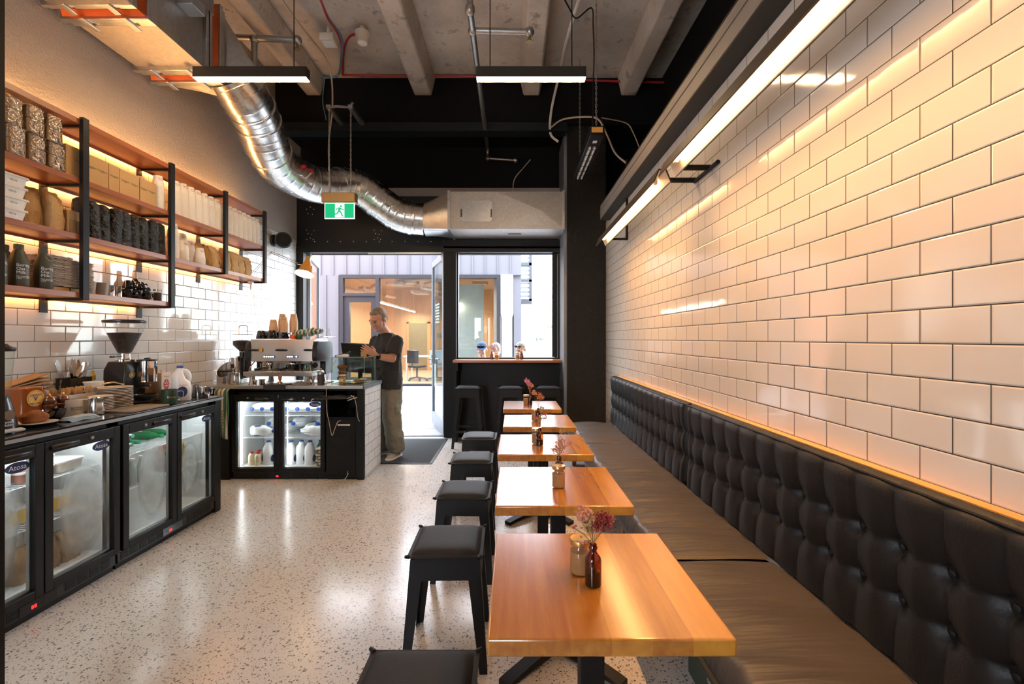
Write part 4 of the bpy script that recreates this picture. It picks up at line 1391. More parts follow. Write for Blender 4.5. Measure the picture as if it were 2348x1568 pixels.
# ---------------- service counter (peninsula)
t = thing('service_worktop', 'stainless steel worktop of the coffee machine counter', 'counter', (-2.2, 4.76, .9))
MB().box(-2.99, -1.44, 4.455, 5.06, .888, .92).build('top_slab', 'steel_r', t, w=True, bev=.003)
MB().box(-1.452, -1.436, 4.455, 5.062, .886, .922).build('end_trim', 'alu', t, w=True)
t = thing('counter_end_panel', 'white tiled end panel of the coffee counter, by the standing man', 'panel', (-1.46, 4.76, 0))
MB().box(-1.475, -1.447, 4.51, 5.045, .006, .886).build('tiled_face', 'tile_e', t, w=True)
MB().box(-1.51, -1.447, 4.468, 4.51, 0, .886).build('corner_post', 'black', t, w=True)
MB().box(-1.48, -1.445, 5.045, 5.055, 0, .886).build('corner_post', 'black', t, w=True)
t = thing('counter_carcass', 'black carcass and back board of the coffee counter', 'panel', (-2.2, 4.9, 0))
MB().box(-2.99, -1.48, 5.043, 5.057, 0, .886).box(-2.99, -2.76, 4.47, 5.03, 0, .87).box(-2.76, -1.51, 4.56, 5.03, .862, .868).build('board', 'black', t, w=True)
t = thing('bin_cabinet', 'black bin cabinet with an open niche, beside the milk fridge', 'cabinet', (-1.66, 4.5, 0))
x0, x1 = -1.815, -1.512
MB().box(x0, x0 + .016, 4.475, 5.02, .04, .80).box(x1 - .016, x1, 4.475, 5.02, .04, .80).box(x0, x1, 4.475, 5.02, .595, .611).box(x0, x1, 4.99, 5.02, .04, .80).box(x0, x1, 4.50, 5.02, .0, .04).build('body', 'black', t, w=True)
MB().box(x0 + .018, x1 - .018, 4.468, 4.486, .05, .592).build('door', 'blacksteel', t, w=True, bev=.002)
MB().box(x0 + .115, x0 + .235, 4.462, 4.469, .53, .545).build('handle_slot', 'whiteprint', t, w=True)
MB().box(x0 + .045, x0 + .235, 4.463, 4.469, .36, .41).build('vent', 'black', t, w=True)
t = thing('pull_out_tray', 'black sliding tray with bent metal runners jutting from the counter', 'tray', (-1.66, 4.5, .8))
MB().box(-1.88, -1.565, 4.36, 4.70, .800, .812).build('board', 'blackplastic', t, w=True, bev=.003)
MB().tube([(-1.885, 4.36, .806), (-1.905, 4.36, .80), (-1.908, 4.35, .785)], .005).tube([(-1.565, 4.36, .806), (-1.53, 4.34, .825), (-1.50, 4.36, .83)], .006).tube([(-1.56, 4.35, .79), (-1.51, 4.33, .808), (-1.475, 4.35, .818)], .006).build('runner', 'steel', t, w=True)
t = thing('tablet_computer', 'tablet lying flat on the pull out tray', 'tablet', (-1.72, 4.5, .812))
MB().rbox(-.135, .135, -.11, .13, 0, .009, .012).build('body', 'blackplastic', t)
MB().box(-.122, .122, -.10, .12, .009, .0095).build('screen', mat('glossy_tablet_glass', (.10, .11, .10), .03), t)
t = thing('plastic_bag', 'crumpled clear plastic bag in the black niche', 'bag', (-1.68, 4.60, .612))
def bagf(u, v):
    x = (u - .5) * .25
    y = (v - .5) * .2
    z = .03 + .035 * math.sin(u * 9 + v * 4) * math.cos(v * 7 - u * 3) + .02 * u
    return (x, y, max(.002, z))
MB().sheet(bagf, 24, 18).build('film', 'wrap', t, sharp=80)
def cord(label, pts_, r=.0032, m='creamcable', grp='white cords on the coffee counter'):
    return tag(MB().tube(crom(pts_, 6), r, 6).build('charging_cable', m), label, 'cord', grp)
cord('white cord dropping from the card reader past the tray and looping before the bin', [at(771, 822, 4.52), at(757, 850, 4.50), at(750, 872, 4.42), at(748, 900, 4.40), at(749, 940, 4.40), at(754, 965, 4.40), at(761, 998, 4.40), at(767, 985, 4.40), at(774, 968, 4.42), at(781, 964, 4.46)])
cord('white cord hanging from the metal runner beside the tray', [at(804, 906, 4.36), at(812, 912, 4.34), at(817, 930, 4.38), at(820, 955, 4.42), at(824, 966, 4.45)])
cord('white cord coiled on the floor at the foot of the bin', [(-1.60, 4.46, .09), (-1.61, 4.45, .03), (-1.66, 4.40, .006), (-1.73, 4.36, .006), (-1.68, 4.34, .006), (-1.62, 4.38, .006), (-1.59, 4.455, .07)])
cord('thin black cable drooping under the steel worktop', [(-2.1, 4.46, .885), (-2.1, 4.455, .85), (-2.05, 4.46, .835), (-1.95, 4.47, .83)], .003, 'black')
# towel
t = thing('tea_towel', 'green and cream striped tea towel hanging at the end of the kitchen counter', 'towel', (-2.84, 4.44, .4))
def towel(u, v):
    x = -2.875 + u * .135 + .012 * math.sin(v * 5)
    y = 4.440 - .012 * math.sin(u * 14 + v * 2) - .012
    z = .895 - v * (.44 + .05 * u)
    if v < .05:
        y += (.05 - v) * 1.0
    return (x, y - .002, z)
k = NT('striped_towel')
sp_ = k.add('SeparateXYZ')
k.link(k.coord(), sp_.inputs[0])
wv = k.math('FRACT', k.math('MULTIPLY', sp_.outputs[0], 26.0))
k.link(k.mix(k.ramp(wv, [(.45, 0), (.5, 1)]), (.60, .53, .42), (.055, .17, .12)), k.p.inputs['Base Color'])
k.p.inputs['Roughness'].default_value = .95
MB().sheet(towel, 20, 24).build('cloth', k.m, t, w=True, solid=.006, sharp=80)
text('OSTED', .06, (-2.80, 4.408, .60), -Z_, X_, 'greenprint', t, w=True)
# ================================================================ ON THE WALL SHELF
S1, S2, S3 = LV[1] + .0185, LV[2] + .0185, LV[3] + .0185
# clear-wrapped bricks of brown napkins, two high
t0 = thing('napkin_pack', 'clear wrapped brown napkin block, lower row nearest the dark post at the picture edge', 'napkins', (0, 0, 0), 0, 'clear wrapped napkin blocks')
g = MB()
g.box(-.055, .055, -.047, .047, .004, .078).box(-.053, .054, -.046, .046, .081, .152)
g.build('napkin_block', 'kraft_d', t0, bev=.004)
def wrapf(c):
    o = []
    for q in range(36):
        a = 2 * PI * q / 36
        ux, uy = math.cos(a), math.sin(a)
        s_ = 1 / max(abs(ux), abs(uy)) ** .9
        o.append((ux * s_ * .058 * (1 + .03 * math.sin(q * 5.1 + c * 60)), uy * s_ * .049 * (1 + .03 * math.cos(q * 3.3 + c * 45)), c))
    return o
MB().loft([wrapf(.0), wrapf(.04), wrapf(.08), wrapf(.12), wrapf(.156)]).build('wrapper', 'wrap', t0, sharp=70)
yy = [2.42, 2.535, 2.65, 2.765]
first = True
for r_ in (0, 1):
    for i, y in enumerate(yy):
        lb = 'clear wrapped brown napkin block, %s row, %s from the picture edge' % (('lower', 'upper')[r_], ORD[i])
        loc = (-2.80 + .004 * ((i + r_) % 2), y - (.012 * r_), S1 + .159 * r_)
        if first:
            place(t0, loc)['label'] = lb
            first = False
        else:
            dup(t0, loc, .03 * math.sin(i * 3 + r_), lb)
def carton(label, y0, y1, z, h, logos, x1=-2.762, d=.16, m='kraft'):
    t = thing('kraft_box', label, 'box', (x1 - d / 2, (y0 + y1) / 2, z), 0, 'kraft cake boxes')
    w_ = (y1 - y0) / 2
    MB().box(-d / 2, d / 2, -w_, w_, 0, h).build('box_body', m, t, bev=.003)
    for q in logos:
        text('Goodness', .017, (d / 2, q * w_, h * .56), Y_, Z_, 'blackprint', t)
        MB().prism([(q * w_ - .02, h * .54), (q * w_ + .02, h * .54), (q * w_ + .008, h * .53), (q * w_ - .008, h * .53)], 0, d / 2, d / 2 + .0008).build('printed_rule', 'blackprint', t)
    return t
carton('kraft box standing beside the clear wrapped napkins', 2.835, 2.96, S1, .19, (.5,))
carton('widest kraft box with two printed marks, right after the first post', 2.968, 3.135, S1, .185, (-.5, .45))
carton('narrow kraft box with one printed mark on the upper shelf', 3.138, 3.222, S1, .183, (0,))
carton('kraft box third after the first post on the upper shelf', 3.225, 3.395, S1, .18, (-.45, .5))
carton('kraft box at the end of the row, beside the paper cups', 3.40, 3.555, S1, .178, (-.5, .5))

# paper cups: nested upside down in stacks; each cup is its own object
cup_m = MB().lathe([(.0275, .088), (.0290, .0885), (.0425, .004), (.0438, .004), (.0438, 0), (.0415, 0), (.040, .004), (.0265, .084), (.001, .084)], n=20, cap=False).build('paper_cup', 'cup')
tag(cup_m, 'x', 'cup', 'x')
prnt = text('Goodness', .014, (.0335, 0, .062), Y_, Vector((-.16, 0, 1)), 'blackprint', cup_m, 'print', bend=.0335)
text('Gracious', .014, (.0355, 0, .050), Y_, Vector((-.16, 0, 1)), 'blackprint', cup_m, 'print', bend=.0355)
n_cups = [0]
rims = MB()
used_cup = [False]
def cup_stack(x, y, z, n, label, where, step=.0092, s=1.0, individual=True):
    body = []
    for i in range(n):
        top = i == n - 1
        loc = (x + rnd.uniform(-.0008, .0008), y + rnd.uniform(-.0008, .0008), z + i * step * s)
        if top or (individual and n_cups[0] < 270):
            n_cups[0] += 1
            if not used_cup[0]:
                o = cup_m
                used_cup[0] = True
                o.location = loc
                o.scale = (s, s, s)
            elif top:
                o = dup(cup_m, loc, rnd.uniform(-.25, .12), scale=(s, s, s))
            else:
                o = cup_m.copy()
                COL.objects.link(o)
                o.location, o.scale = loc, (s, s, s)
            o['label'] = ('topmost printed paper cup of ' + label) if top else 'nested white paper cup in ' + label
            o['group'] = 'cups in ' + label
        else:
            rims.lathe([(.0405 * s, .0), (.0438 * s, .0), (.0438 * s, .004 * s), (.0415 * s, .0085 * s)], loc, 18, False)
stk = []
for i in range(7):
    stk.append((-2.795, 3.795 + .0885 * i, S1, 23 if i else 22, 'the %s tall cup stack after the second post' % ORD[i]))
for i in range(8):
    stk.append((-2.795, 4.43 + .081 * i, S1, 22, 'the %s tall cup stack after the third post' % ORD[i]))
stk += [(-2.795, 3.615, S1, 20, 'the tall cup stack just before the second post'), (-2.91, 3.58, S1, 18, 'the cup stack set behind, before the second post')]
stk += [(-2.795, 3.775, S2, 22, 'the tall lower shelf cup stack after the second post'), (-2.80, 3.90, S2, 10, 'the short front cup stack on the lower shelf'), (-2.90, 3.90, S2, 20, 'the back cup stack on the lower shelf'), (-2.885, 4.0, S2, 19, 'the back cup stack next along the lower shelf'), (-2.88, 4.09, S2, 14, 'the mid height cup stack on the lower shelf'), (-2.785, 4.085, S2, 7, 'the squat cup stack by the yellow paper bag'), (-2.90, 3.70, S2, 20, 'the cup stack behind the second post')]
for i, q in enumerate(stk):
    cup_stack(q[0], q[1], q[2], q[3], q[4], '', individual=(i in (0, 1, 2, 3, 4, 15, 17, 18, 19, 20, 21, 22)))
o = tag(rims.build('paper_cups', 'cup'), 'rims of the nested white paper cups farther along the shelf', 'cups')
o['kind'] = 'stuff'

# white tubs with handwritten labels
tb = thing('plastic_tub', '', 'tub', (0, 0, 0), 0, 'white lidded tubs')
MB().rbox(-.068, .068, -.10, .10, 0, .052, .02, taper=1.12).build('tub_body', 'tub', tb)
MB().rbox(-.083, .083, -.119, .119, .052, .062, .025).build('lid', 'tub', tb)
MB().quad((.0715, .0, .018), (.0715, .062, .018), (.0735, .062, .042), (.0735, .0, .042)).build('sticker', 'whiteprint', tb)
text('02/10', .016, (.0735, .031, .025), Y_, Z_, 'blackprint', tb)
tn = ['lowest', 'second from the bottom', 'third from the bottom', 'topmost']
for i in range(4):
    loc = (-2.835, 2.50 + (.006 if i % 2 else 0), S2 + .0625 * i)
    lb = 'white lidded tub with a handwritten date, %s of its stack' % tn[i]
    if i == 0:
        place(tb, loc)['label'] = lb
    else:
        dup(tb, loc, 0, lb)

def paper_bag(label, loc, w_, d, h, m='kraftbag', rz=0, group='kraft paper bags', txt=None, lean=0.0, crush=.006):
    t = thing('paper_bag', label, 'bag', loc, rz, group)
    def ring(z, kx, ky):
        o = []
        for q in range(28):
            a = 2 * PI * q / 28
            ux, uy = math.cos(a), math.sin(a)
            s_ = 1 / max(abs(ux), abs(uy))
            wv_ = crush * math.sin(q * 2.3 + z * 70) + crush * .6 * math.cos(q * 5.1 - z * 40)
            o.append((ux * s_ * d / 2 * kx + wv_ - lean * z, uy * s_ * w_ / 2 * ky + wv_ * .6, z))
        return o
    MB().loft([ring(0, 1, .97), ring(h * .3, 1.05, 1), ring(h * .6, .95, 1), ring(h * .82, .6, .99), ring(h * .95, .16, .97), ring(h, .12, .96)]).build('bag_body', m, t, sharp=50)
    if txt:
        for q, l in enumerate(txt):
            text(l, .017, (d / 2 * (.98 - .16 * (1 - q)) - lean * h * .6, 0, h * (.70 - .1 * q)), Y_, Vector((-.25, 0, 1)), 'blackprint', t)
    return t
paper_bag('flat topped kraft bag standing behind the white tubs', (-2.87, 2.72, S2), .09, .09, .24, rz=-.1)
paper_bag('kraft bag with a slanted fold, before the napkin box', (-2.825, 2.80, S2), .085, .10, .235, rz=.12)
t = thing('napkin_box', 'open brown card box of napkins on the middle shelf by the first post', 'box', (-2.83, 2.915, S2))
MB().box(-.075, .062, -.055, .048, 0, .145).build('box_body', 'kraft', t, bev=.002)
for q in range(6):
    MB().box(.064, .068 + .002 * (q % 2), -.05 + q * .016, -.036 + q * .016, .002, .085).build('napkin', 'kraft_d', t)
# black film sleeves of lids
bg = thing('black_sleeve', '', 'cup sleeve', (0, 0, 0), 0, 'black wrapped sleeves')
def slv(z, k):
    return [(.046 * k * math.cos(2 * PI * q / 26) * (1 + .05 * math.sin(q * 4.3 + z * 50)), .043 * k * math.sin(2 * PI * q / 26) * (1 + .05 * math.cos(q * 3.1 + z * 37)), z) for q in range(26)]
MB().loft([slv(0, .96), slv(.03, 1), slv(.09, .96), slv(.15, 1), slv(.20, .97), slv(.235, .93), slv(.25, .55), slv(.256, .15)]).build('film', 'blackbag', bg, sharp=80)
for i in range(9):
    loc = (-2.80 + .006 * math.sin(i * 2), 2.972 + .0825 * i, S2)
    lb = 'black film wrapped sleeve of lids, %s after the first post' % ORD[i]
    if i == 0:
        place(bg, loc)['label'] = lb
    else:
        dup(bg, loc, i * 1.3, lb, rot=(.03 * math.sin(i * 5), .04 * math.cos(i * 3), i * 1.3))
paper_bag('yellow lit kraft bag behind the squat cup stack', (-2.87, 4.215, S2), .10, .08, .215)
paper_bag('crumpled open kraft bag before the third post', (-2.82, 4.285, S2), .11, .12, .20, crush=.012, rz=.2)
for i in range(4):
    paper_bag('printed coffee bag, %s after the third post' % ORD[i], (-2.80, 4.45 + .118 * i + .01 * (i % 2), S2), .105, .075, .21 - .006 * i, txt=('Goodness', 'Gracious'), group='printed coffee bags')
# olive bottles
ob = thing('oat_milk_bottle', '', 'bottle', (0, 0, 0), 0, 'olive oat milk bottles')
MB().lathe([(.040, 0), (.0435, .005), (.0435, .125), (.041, .15), (.034, .178), (.024, .20), (.0195, .208), (.0195, .214)], n=30).build('bottle_body', 'oat', ob)
MB().lathe([(.0215, .212), (.0215, .236), (.0195, .239)], n=26).build('cap', 'oat', ob)
ra_ = R(-22)
rv, uv_ = Vector((-math.sin(ra_), math.cos(ra_), 0)), Z_
ctr = Vector((math.cos(ra_), math.sin(ra_), 0)) * .0436
for q, (l, s_) in enumerate((('Boring', .029), ('Oat', .029), ('Milk', .029))):
    text(l, s_ * .8, ctr + Z_ * (.112 - .021 * q), rv, Z_, 'whiteprint', ob, bend=.0436, align='LEFT', du=-.026)
text('Plant based, barista\ncrafted for coffee\n1 litre', .0085, ctr + Z_ * .054, rv, Z_, 'whiteprint', ob, bend=.0436, align='LEFT', du=-.026)
for i, (x, y) in enumerate(((-2.79, 2.475), (-2.79, 2.59), (-2.79, 2.725), (-2.885, 2.60))):
    lb = ['olive oat milk bottle nearest the dark post at the picture edge', 'middle olive oat milk bottle of the front row', 'olive oat milk bottle beside the egg trays', 'olive oat milk bottle half hidden behind the front row'][i]
    if i == 0:
        place(ob, (x, y, S3))['label'] = lb
    else:
        dup(ob, (x, y, S3), 0, lb)
# pulp trays
tr = MB()
def trayf(u, v):
    x, y = (u - .5) * .145, (v - .5) * .15
    return (x, y, .006 + .004 * math.sin(u * 6 * PI) * math.sin(v * 6 * PI) + .0012 * math.sin(u * 40 + v * 31))
tr.sheet(trayf, 26, 26)
tr = tr.build('cup_tray', 'pulp', solid=-.004, sharp=80)
tag(tr, '', 'tray', 'grey pulp carry trays')
cnt = 0
for (x, y, n_, nm_) in ((-2.83, 2.80, 27, 'the stack by the olive bottles'), (-2.835, 2.945, 25, 'the darker stack behind the first post')):
    for i in range(n_):
        loc = (x + rnd.uniform(-.005, .005), y + rnd.uniform(-.006, .006), S3 + .022 + i * .0068)
        o = tr if cnt == 0 else dup(tr, loc)
        cnt += 1
        place(o, loc, rnd.uniform(-.06, .06))
        o['label'] = ('topmost' if i == n_ - 1 else 'one of the stacked') + ' grey pulp drink carriers in ' + nm_
        o['group'] = 'carriers in ' + nm_
for x, y, w_ in ((-2.83, 2.80, 'olive bottles'), (-2.835, 2.945, 'first post')):
    t = MB().box(x - .06, x + .06, y - .065, y + .065, S3, S3 + .022).build('card_riser', 'kraft')
    tag(t, 'brown card riser under the carriers by the ' + w_, 'riser')
# small cups and jars on the bottom shelf
def cup_lathe(name, label, loc, prof, m, group=None, handle=None, cat='cup', n=24, rz=0):
    t = thing(name, label, cat, loc, rz, group)
    MB().lathe(prof, n=n, cap=False).build('cup_body', m, t)
    if handle:
        r_, z0_, z1_, out, th = handle
        MB().tube(crom([(r_ - .002, 0, z1_), (r_ + out * .8, 0, z1_ + .001), (r_ + out, 0, (z0_ + z1_) / 2), (r_ + out * .7, 0, z0_), (r_ - .002, 0, z0_ - .002)], 5), th, 8).build('handle', m, t)
    return t
gc = [(.001, .001), (.030, 0), (.034, .03), (.038, .082), (.0365, .084), (.0345, .08), (.031, .03), (.027, .006), (.001, .006)]
cup_lathe('beaker', 'matte grey ceramic beaker nearest the tray stack', (-2.80, 3.03, S3), gc, 'grey_cup', 'grey ceramic beakers')
cup_lathe('beaker', 'matte grey ceramic beaker beside the metal cups', (-2.79, 3.115, S3), gc, 'grey_cup', 'grey ceramic beakers')
sc_ = [(.001, .001), (.024, 0), (.026, .002), (.028, .075), (.030, .078), (.028, .078), (.025, .005), (.001, .005)]
for i in range(2):
    cup_lathe('metal_cup', '%s small metal cup between the beakers and the black mugs' % ORD[i].capitalize(), (-2.80, 3.19 + .062 * i, S3), sc_, 'chrome', 'small metal cups')
bm = [(.001, .001), (.026, 0), (.030, .004), (.041, .045), (.043, .062), (.041, .063), (.037, .045), (.027, .008), (.001, .008)]
for i in range(3):
    cup_lathe('mug', 'glossy black mug on the lowest shelf, %s from the metal cups' % ORD[i], (-2.795, 3.315 + .088 * i, S3 + .001), bm, 'blackcup', 'black mugs on the shelf', (.038, .018, .05, .022, .005), 'mug', rz=R(30 + 25 * i))
for i in range(2):
    cup_lathe('mug', 'glossy black mug turned over on the black mugs, %s' % ('nearer' if i == 0 else 'farther'), (-2.80, 3.35 + .088 * i, S3 + .13), [(r_, -z) for r_, z in bm], 'blackcup', 'black mugs on the shelf', (.038, -.05, -.018, .022, .005), 'mug')
t = thing('dark_bottle', 'dark bottle with a pale neck label at the back of the lowest shelf', 'bottle', (-2.93, 3.56, S3))
MB().lathe([(.036, 0), (.038, .005), (.038, .10), (.033, .13), (.016, .165), (.014, .23), (.001, .23)], n=24).build('bottle_body', 'darkglass', t)
MB().lathe([(.0165, .172), (.0165, .225)], n=20).build('neck_label', 'offwhite', t)
t = thing('lidded_pot', 'teal pot with a domed dark blue lid beside the black mugs', 'pot', (-2.86, 3.56, S3))
MB().lathe([(.03, 0), (.036, .004), (.036, .08), (.001, .08)], n=24).build('pot_body', mat('teal_glaze', (.03, .10, .11), .2), t)
MB().lathe([(.042, .08), (.042, .088), (.034, .104), (.012, .112), (.001, .113)], n=24).build('lid', mat('blue_lid', (.02, .035, .11), .15), t)
t = thing('glass_jar', 'dark filled glass jar at the end of the lowest shelf', 'jar', (-2.795, 3.61, S3))
MB().lathe([(.001, 0), (.027, 0), (.028, .003), (.028, .078), (.026, .08)], n=24, cap=False).build('glass_body', 'glass', t)
MB().lathe([(.026, .003), (.026, .068), (.001, .068)], n=20).build('tea_leaves', 'coffee', t)
MB().lathe([(.0285, .08), (.0285, .092), (.001, .093)], n=24).build('lid', 'steel', t)

# ================================================================ ON THE KITCHEN WORKTOP (z = .918)
K = .9185
t = thing('blender', 'dark blue jug blender cut by the picture edge, with a glass jar', 'blender', (-2.55, 2.262, K))
MB().lathe([(.075, 0), (.077, .01), (.073, .05), (.058, .13), (.05, .16), (.05, .175)], n=28).build('motor_base', mat('deep_blue_plastic', (.010, .018, .035), .25), t)
MB().lathe([(.046, .175), (.05, .18), (.064, .38), (.066, .40)], n=28, cap=False).build('glass_jar', 'glass_g', t)
MB().lathe([(.068, .398), (.070, .402), (.070, .416), (.05, .424), (.04, .435), (.001, .436)], n=28).build('lid', 'blackplastic', t)
MB().tube(crom([(-.045, .03, .37), (-.095, .05, .36), (-.10, .055, .25), (-.05, .03, .2)], 5), .011, 8).build('handle', 'blackplastic', t)
da = Vector((math.cos(R(-8)), math.sin(R(-8)), 0))
c_ = da * .064 + Z_ * .085
MB().cyl(c_, c_ + da * .018, .026, .024, 24).build('dial', 'steel', t)
text('Russell\nHobbs', .017, da * .0745 + Z_ * .045, Vector((-da.y, da.x, 0)), Z_, 'whiteprint', t, bend=.08)
t = thing('honey_jar', 'big honey jar turned upside down with a yellow oval label', 'jar', (-2.735, 2.565, K))
t.scale = (1.12, 1.12, 1.08)
MB().rbox(-.055, .055, -.052, .052, .02, .175, .022, taper=1.05).rbox(-.05, .05, -.05, .05, 0, .02, .02).build('jar_body', 'honey', t, bev=.008)
n_ = 32
g = MB()
g.put([(.0595, .042 * math.cos(2 * PI * q / n_), .118 + .042 * math.sin(2 * PI * q / n_)) for q in range(n_)] + [(.0595, 0, .118)], [(q, (q + 1) % n_, n_) for q in range(n_)])
g.build('label_disc', mat('honey_label', (.78, .42, .02), .5), t)
g = MB()
for q in range(n_):
    a, b_ = 2 * PI * q / n_, 2 * PI * (q + 1) / n_
    g.put([(.0598, .037 * math.cos(a), .118 + .037 * math.sin(a)), (.0598, .037 * math.cos(b_), .118 + .037 * math.sin(b_)), (.0598, .0355 * math.cos(b_), .118 + .0355 * math.sin(b_)), (.0598, .0355 * math.cos(a), .118 + .0355 * math.sin(a))], [(0, 1, 2, 3)])
g.build('label_ring', 'navyprint', t)
text('HONEY', .017, (.0598, 0, .140), -Y_, -Z_, 'navyprint', t, bold=.01)
text('A', .03, (.0598, 0, .126), -Y_, -Z_, 'navyprint', t, bold=.02)
text('ARATAKI', .013, (.0598, 0, .096), -Y_, -Z_, 'navyprint', t, bold=.01)
g = MB()
g.put([(.0565, .015 * math.cos(2 * PI * q / n_), .036 + .015 * math.sin(2 * PI * q / n_)) for q in range(n_)], [tuple(range(n_))])
g.build('small_label_disc', mat('honey_label_small', (.72, .40, .03), .5), t)
ml = thing('pepper_mill', 'turned dark wood pepper mill nearest the counter edge', 'mill', (-2.665, 2.635, K), 0, 'wooden mills')
MB().lathe([(.029, 0), (.030, .006), (.027, .018), (.021, .045), (.0225, .062), (.028, .070), (.028, .078), (.022, .084), (.028, .096), (.030, .108), (.025, .122), (.012, .130), (.008, .132)], n=28).build('turned_body', 'walnut', ml)
MB().lathe([(.007, .131), (.009, .136), (.006, .143), (.001, .144)], n=14).build('brass_knob', 'gold', ml)
dup(ml, (-2.655, 2.705, K), .5, 'turned dark wood mill set behind its twin')
def box_tub(name, label, loc, w_, d, h, m='tub', cat='container', taper=1.1, rz=0):
    t = thing(name, label, cat, loc, rz)
    g = MB()
    def ring(z, k, ins=0):
        x, y = d / 2 * k - ins, w_ / 2 * k - ins
        return [(-x, -y, z), (x, -y, z), (x, y, z), (-x, y, z)]
    g.loft([ring(0, 1), ring(h, taper), ring(h, taper, .004), ring(.006, 1, .004)])
    g.build('tub_wall', m, t)
    MB().loft([ring(h - .004, taper + .03), ring(h, taper + .03), ring(h, taper, .003), ring(h - .004, taper, .003)]).build('rim', m, t)
    return t
box_tub('bag_tub', 'white tub holding flat brown paper bags behind the honey', (-2.885, 2.69, K), .24, .13, .15)
for i in range(5):
    t = MB().box(-.055 + .004 * i, .055 - .004 * i, -.125 + .01 * (i % 2), .125 + .008 * (i % 3), 0, .006).build('flat_paper_bag', 'kraft_d')
    tag(t, 'flat brown paper bag in the white tub, %s from the top' % ORD[4 - i], 'bag', 'flat brown bags')
    t.location = (-2.885, 2.69, K + .14 + .018 * i)
    t.rotation_euler = (R(3 + 2.5 * i), R(-6 + 2 * i), R(4 * math.sin(i * 2)))
box_tub('stirrer_tub', 'long white tub of birch spoons behind the cream mug', (-2.765, 2.87, K), .24, .115, .115)
for i in range(22):
    a = rnd.uniform(-.3, .3)
    t = MB().loft([[(-.006, -.001, 0), (.006, -.001, 0), (.006, .001, 0), (-.006, .001, 0)], [(-.005, -.001, .09), (.005, -.001, .09), (.005, .001, .09), (-.005, .001, .09)], [(-.010, -.001, .115), (.010, -.001, .115), (.010, .001, .115), (-.010, .001, .115)], [(-.008, -.001, .138), (.008, -.001, .138), (.008, .001, .138), (-.008, .001, .138)]]).build('birch_spoon', 'palewood') if i == 0 else dup(t, (0, 0, 0))
    tag(t, 'flat birch spoon standing among the others in the long white tub', 'spoon', 'birch spoons')
    t.location = (-2.765 + rnd.uniform(-.035, .035), 2.77 + i * .0095, K + .02)
    t.rotation_euler = (rnd.uniform(-.25, .15), rnd.uniform(-.25, .25), rnd.uniform(-.6, .6))
t = box_tub('knife_box', 'open black printed card box of knives by the wall', (-2.935, 3.07, K), .15, .10, .20, 'blackprint', 'box', 1.0)
MB().box(.0505, .0525, -.07, .07, .02, .10).build('card_side', 'kraft_d', t)
text('KNIVES', .016, (.0508, .0, .16), Y_, Z_, 'gold', t)
kn = None
for i in range(12):
    lb = 'upright table knife in the card box, %s along' % ORD[i]
    if kn is None:
        kn = thing('table_knife', lb, 'knife', (0, 0, 0), 0, 'knives in the card box')
        MB().loft([[(-.007, -.001, .1), (.007, -.001, .1), (.007, .001, .1), (-.007, .001, .1)], [(-.011, -.001, .15), (.011, -.001, .15), (.011, .001, .15), (-.011, .001, .15)], [(-.010, -.001, .20), (.012, -.001, .20), (.012, .001, .20), (-.010, .001, .20)], [(-.002, -.001, .228), (.008, -.001, .228), (.008, .001, .228), (-.002, .001, .228)]]).build('blade', 'steel', kn)
        MB().loft([[(-.006, -.004, 0), (.006, -.004, 0), (.006, .004, 0), (-.006, .004, 0)], [(-.007, -.004, .1), (.007, -.004, .1), (.007, .004, .1), (-.007, .004, .1)]]).build('handle', 'steel_r', kn)
        t = kn
    else:
        t = dup(kn, (0, 0, 0), 0, lb)
    t.location = (-2.935 + rnd.uniform(-.025, .025), 3.015 + i * .0095, K + .075 + rnd.uniform(0, .03))
    t.rotation_euler = (rnd.uniform(-.55, .45), rnd.uniform(-.3, .3), rnd.uniform(-1.2, 1.2))
t = box_tub('cutlery_tub', 'low grey tub of spoons behind the birch spoons', (-2.935, 2.90, K), .11, .09, .13, 'steel_r')
for i in range(6):
    o = MB().tube([(0, 0, 0), (0, 0, .13)], .004, 6).ball((0, 0, .15), (.012, .004, .02), 10, 6).build('metal_spoon', 'steel_r') if i == 0 else dup(o, (0, 0, 0))
    tag(o, 'metal spoon standing in the low grey tub by the wall', 'spoon', 'metal spoons')
    o.location = (-2.935 + .014 * (i % 2), 2.862 + .015 * i, K + .03)
    o.rotation_euler = (rnd.uniform(-.15, .1), rnd.uniform(-.1, .1), rnd.uniform(-1, 1))
o = None
for i in range(5):
    q = MB().lathe([(.036, 0), (.052, .055), (.054, .056), (.054, .062), (.050, .062), (.036, .004), (.001, .004)], n=24, cap=False).build('deli_tub', 'white') if i == 0 else o.copy()
    if i:
        COL.objects.link(q)
    o = q
    tag(o, 'white plastic deli tub behind the steel jug, %s from the bottom of its stack' % ORD[i], 'tub', 'nested deli tubs')
    o.location = (-2.80, 3.065, K + .028 * i)
t = thing('honey_dipper_bottle', 'yellow capped squeeze bottle poking up behind the white tubs', 'bottle', (-2.915, 3.185, K))
MB().lathe([(.028, 0), (.028, .15), (.014, .17), (.014, .18)], n=18).build('bottle_body', 'white', t)
MB().lathe([(.016, .178), (.016, .205), (.008, .215), (.006, .24)], n=16).build('cap', 'yellow', t)
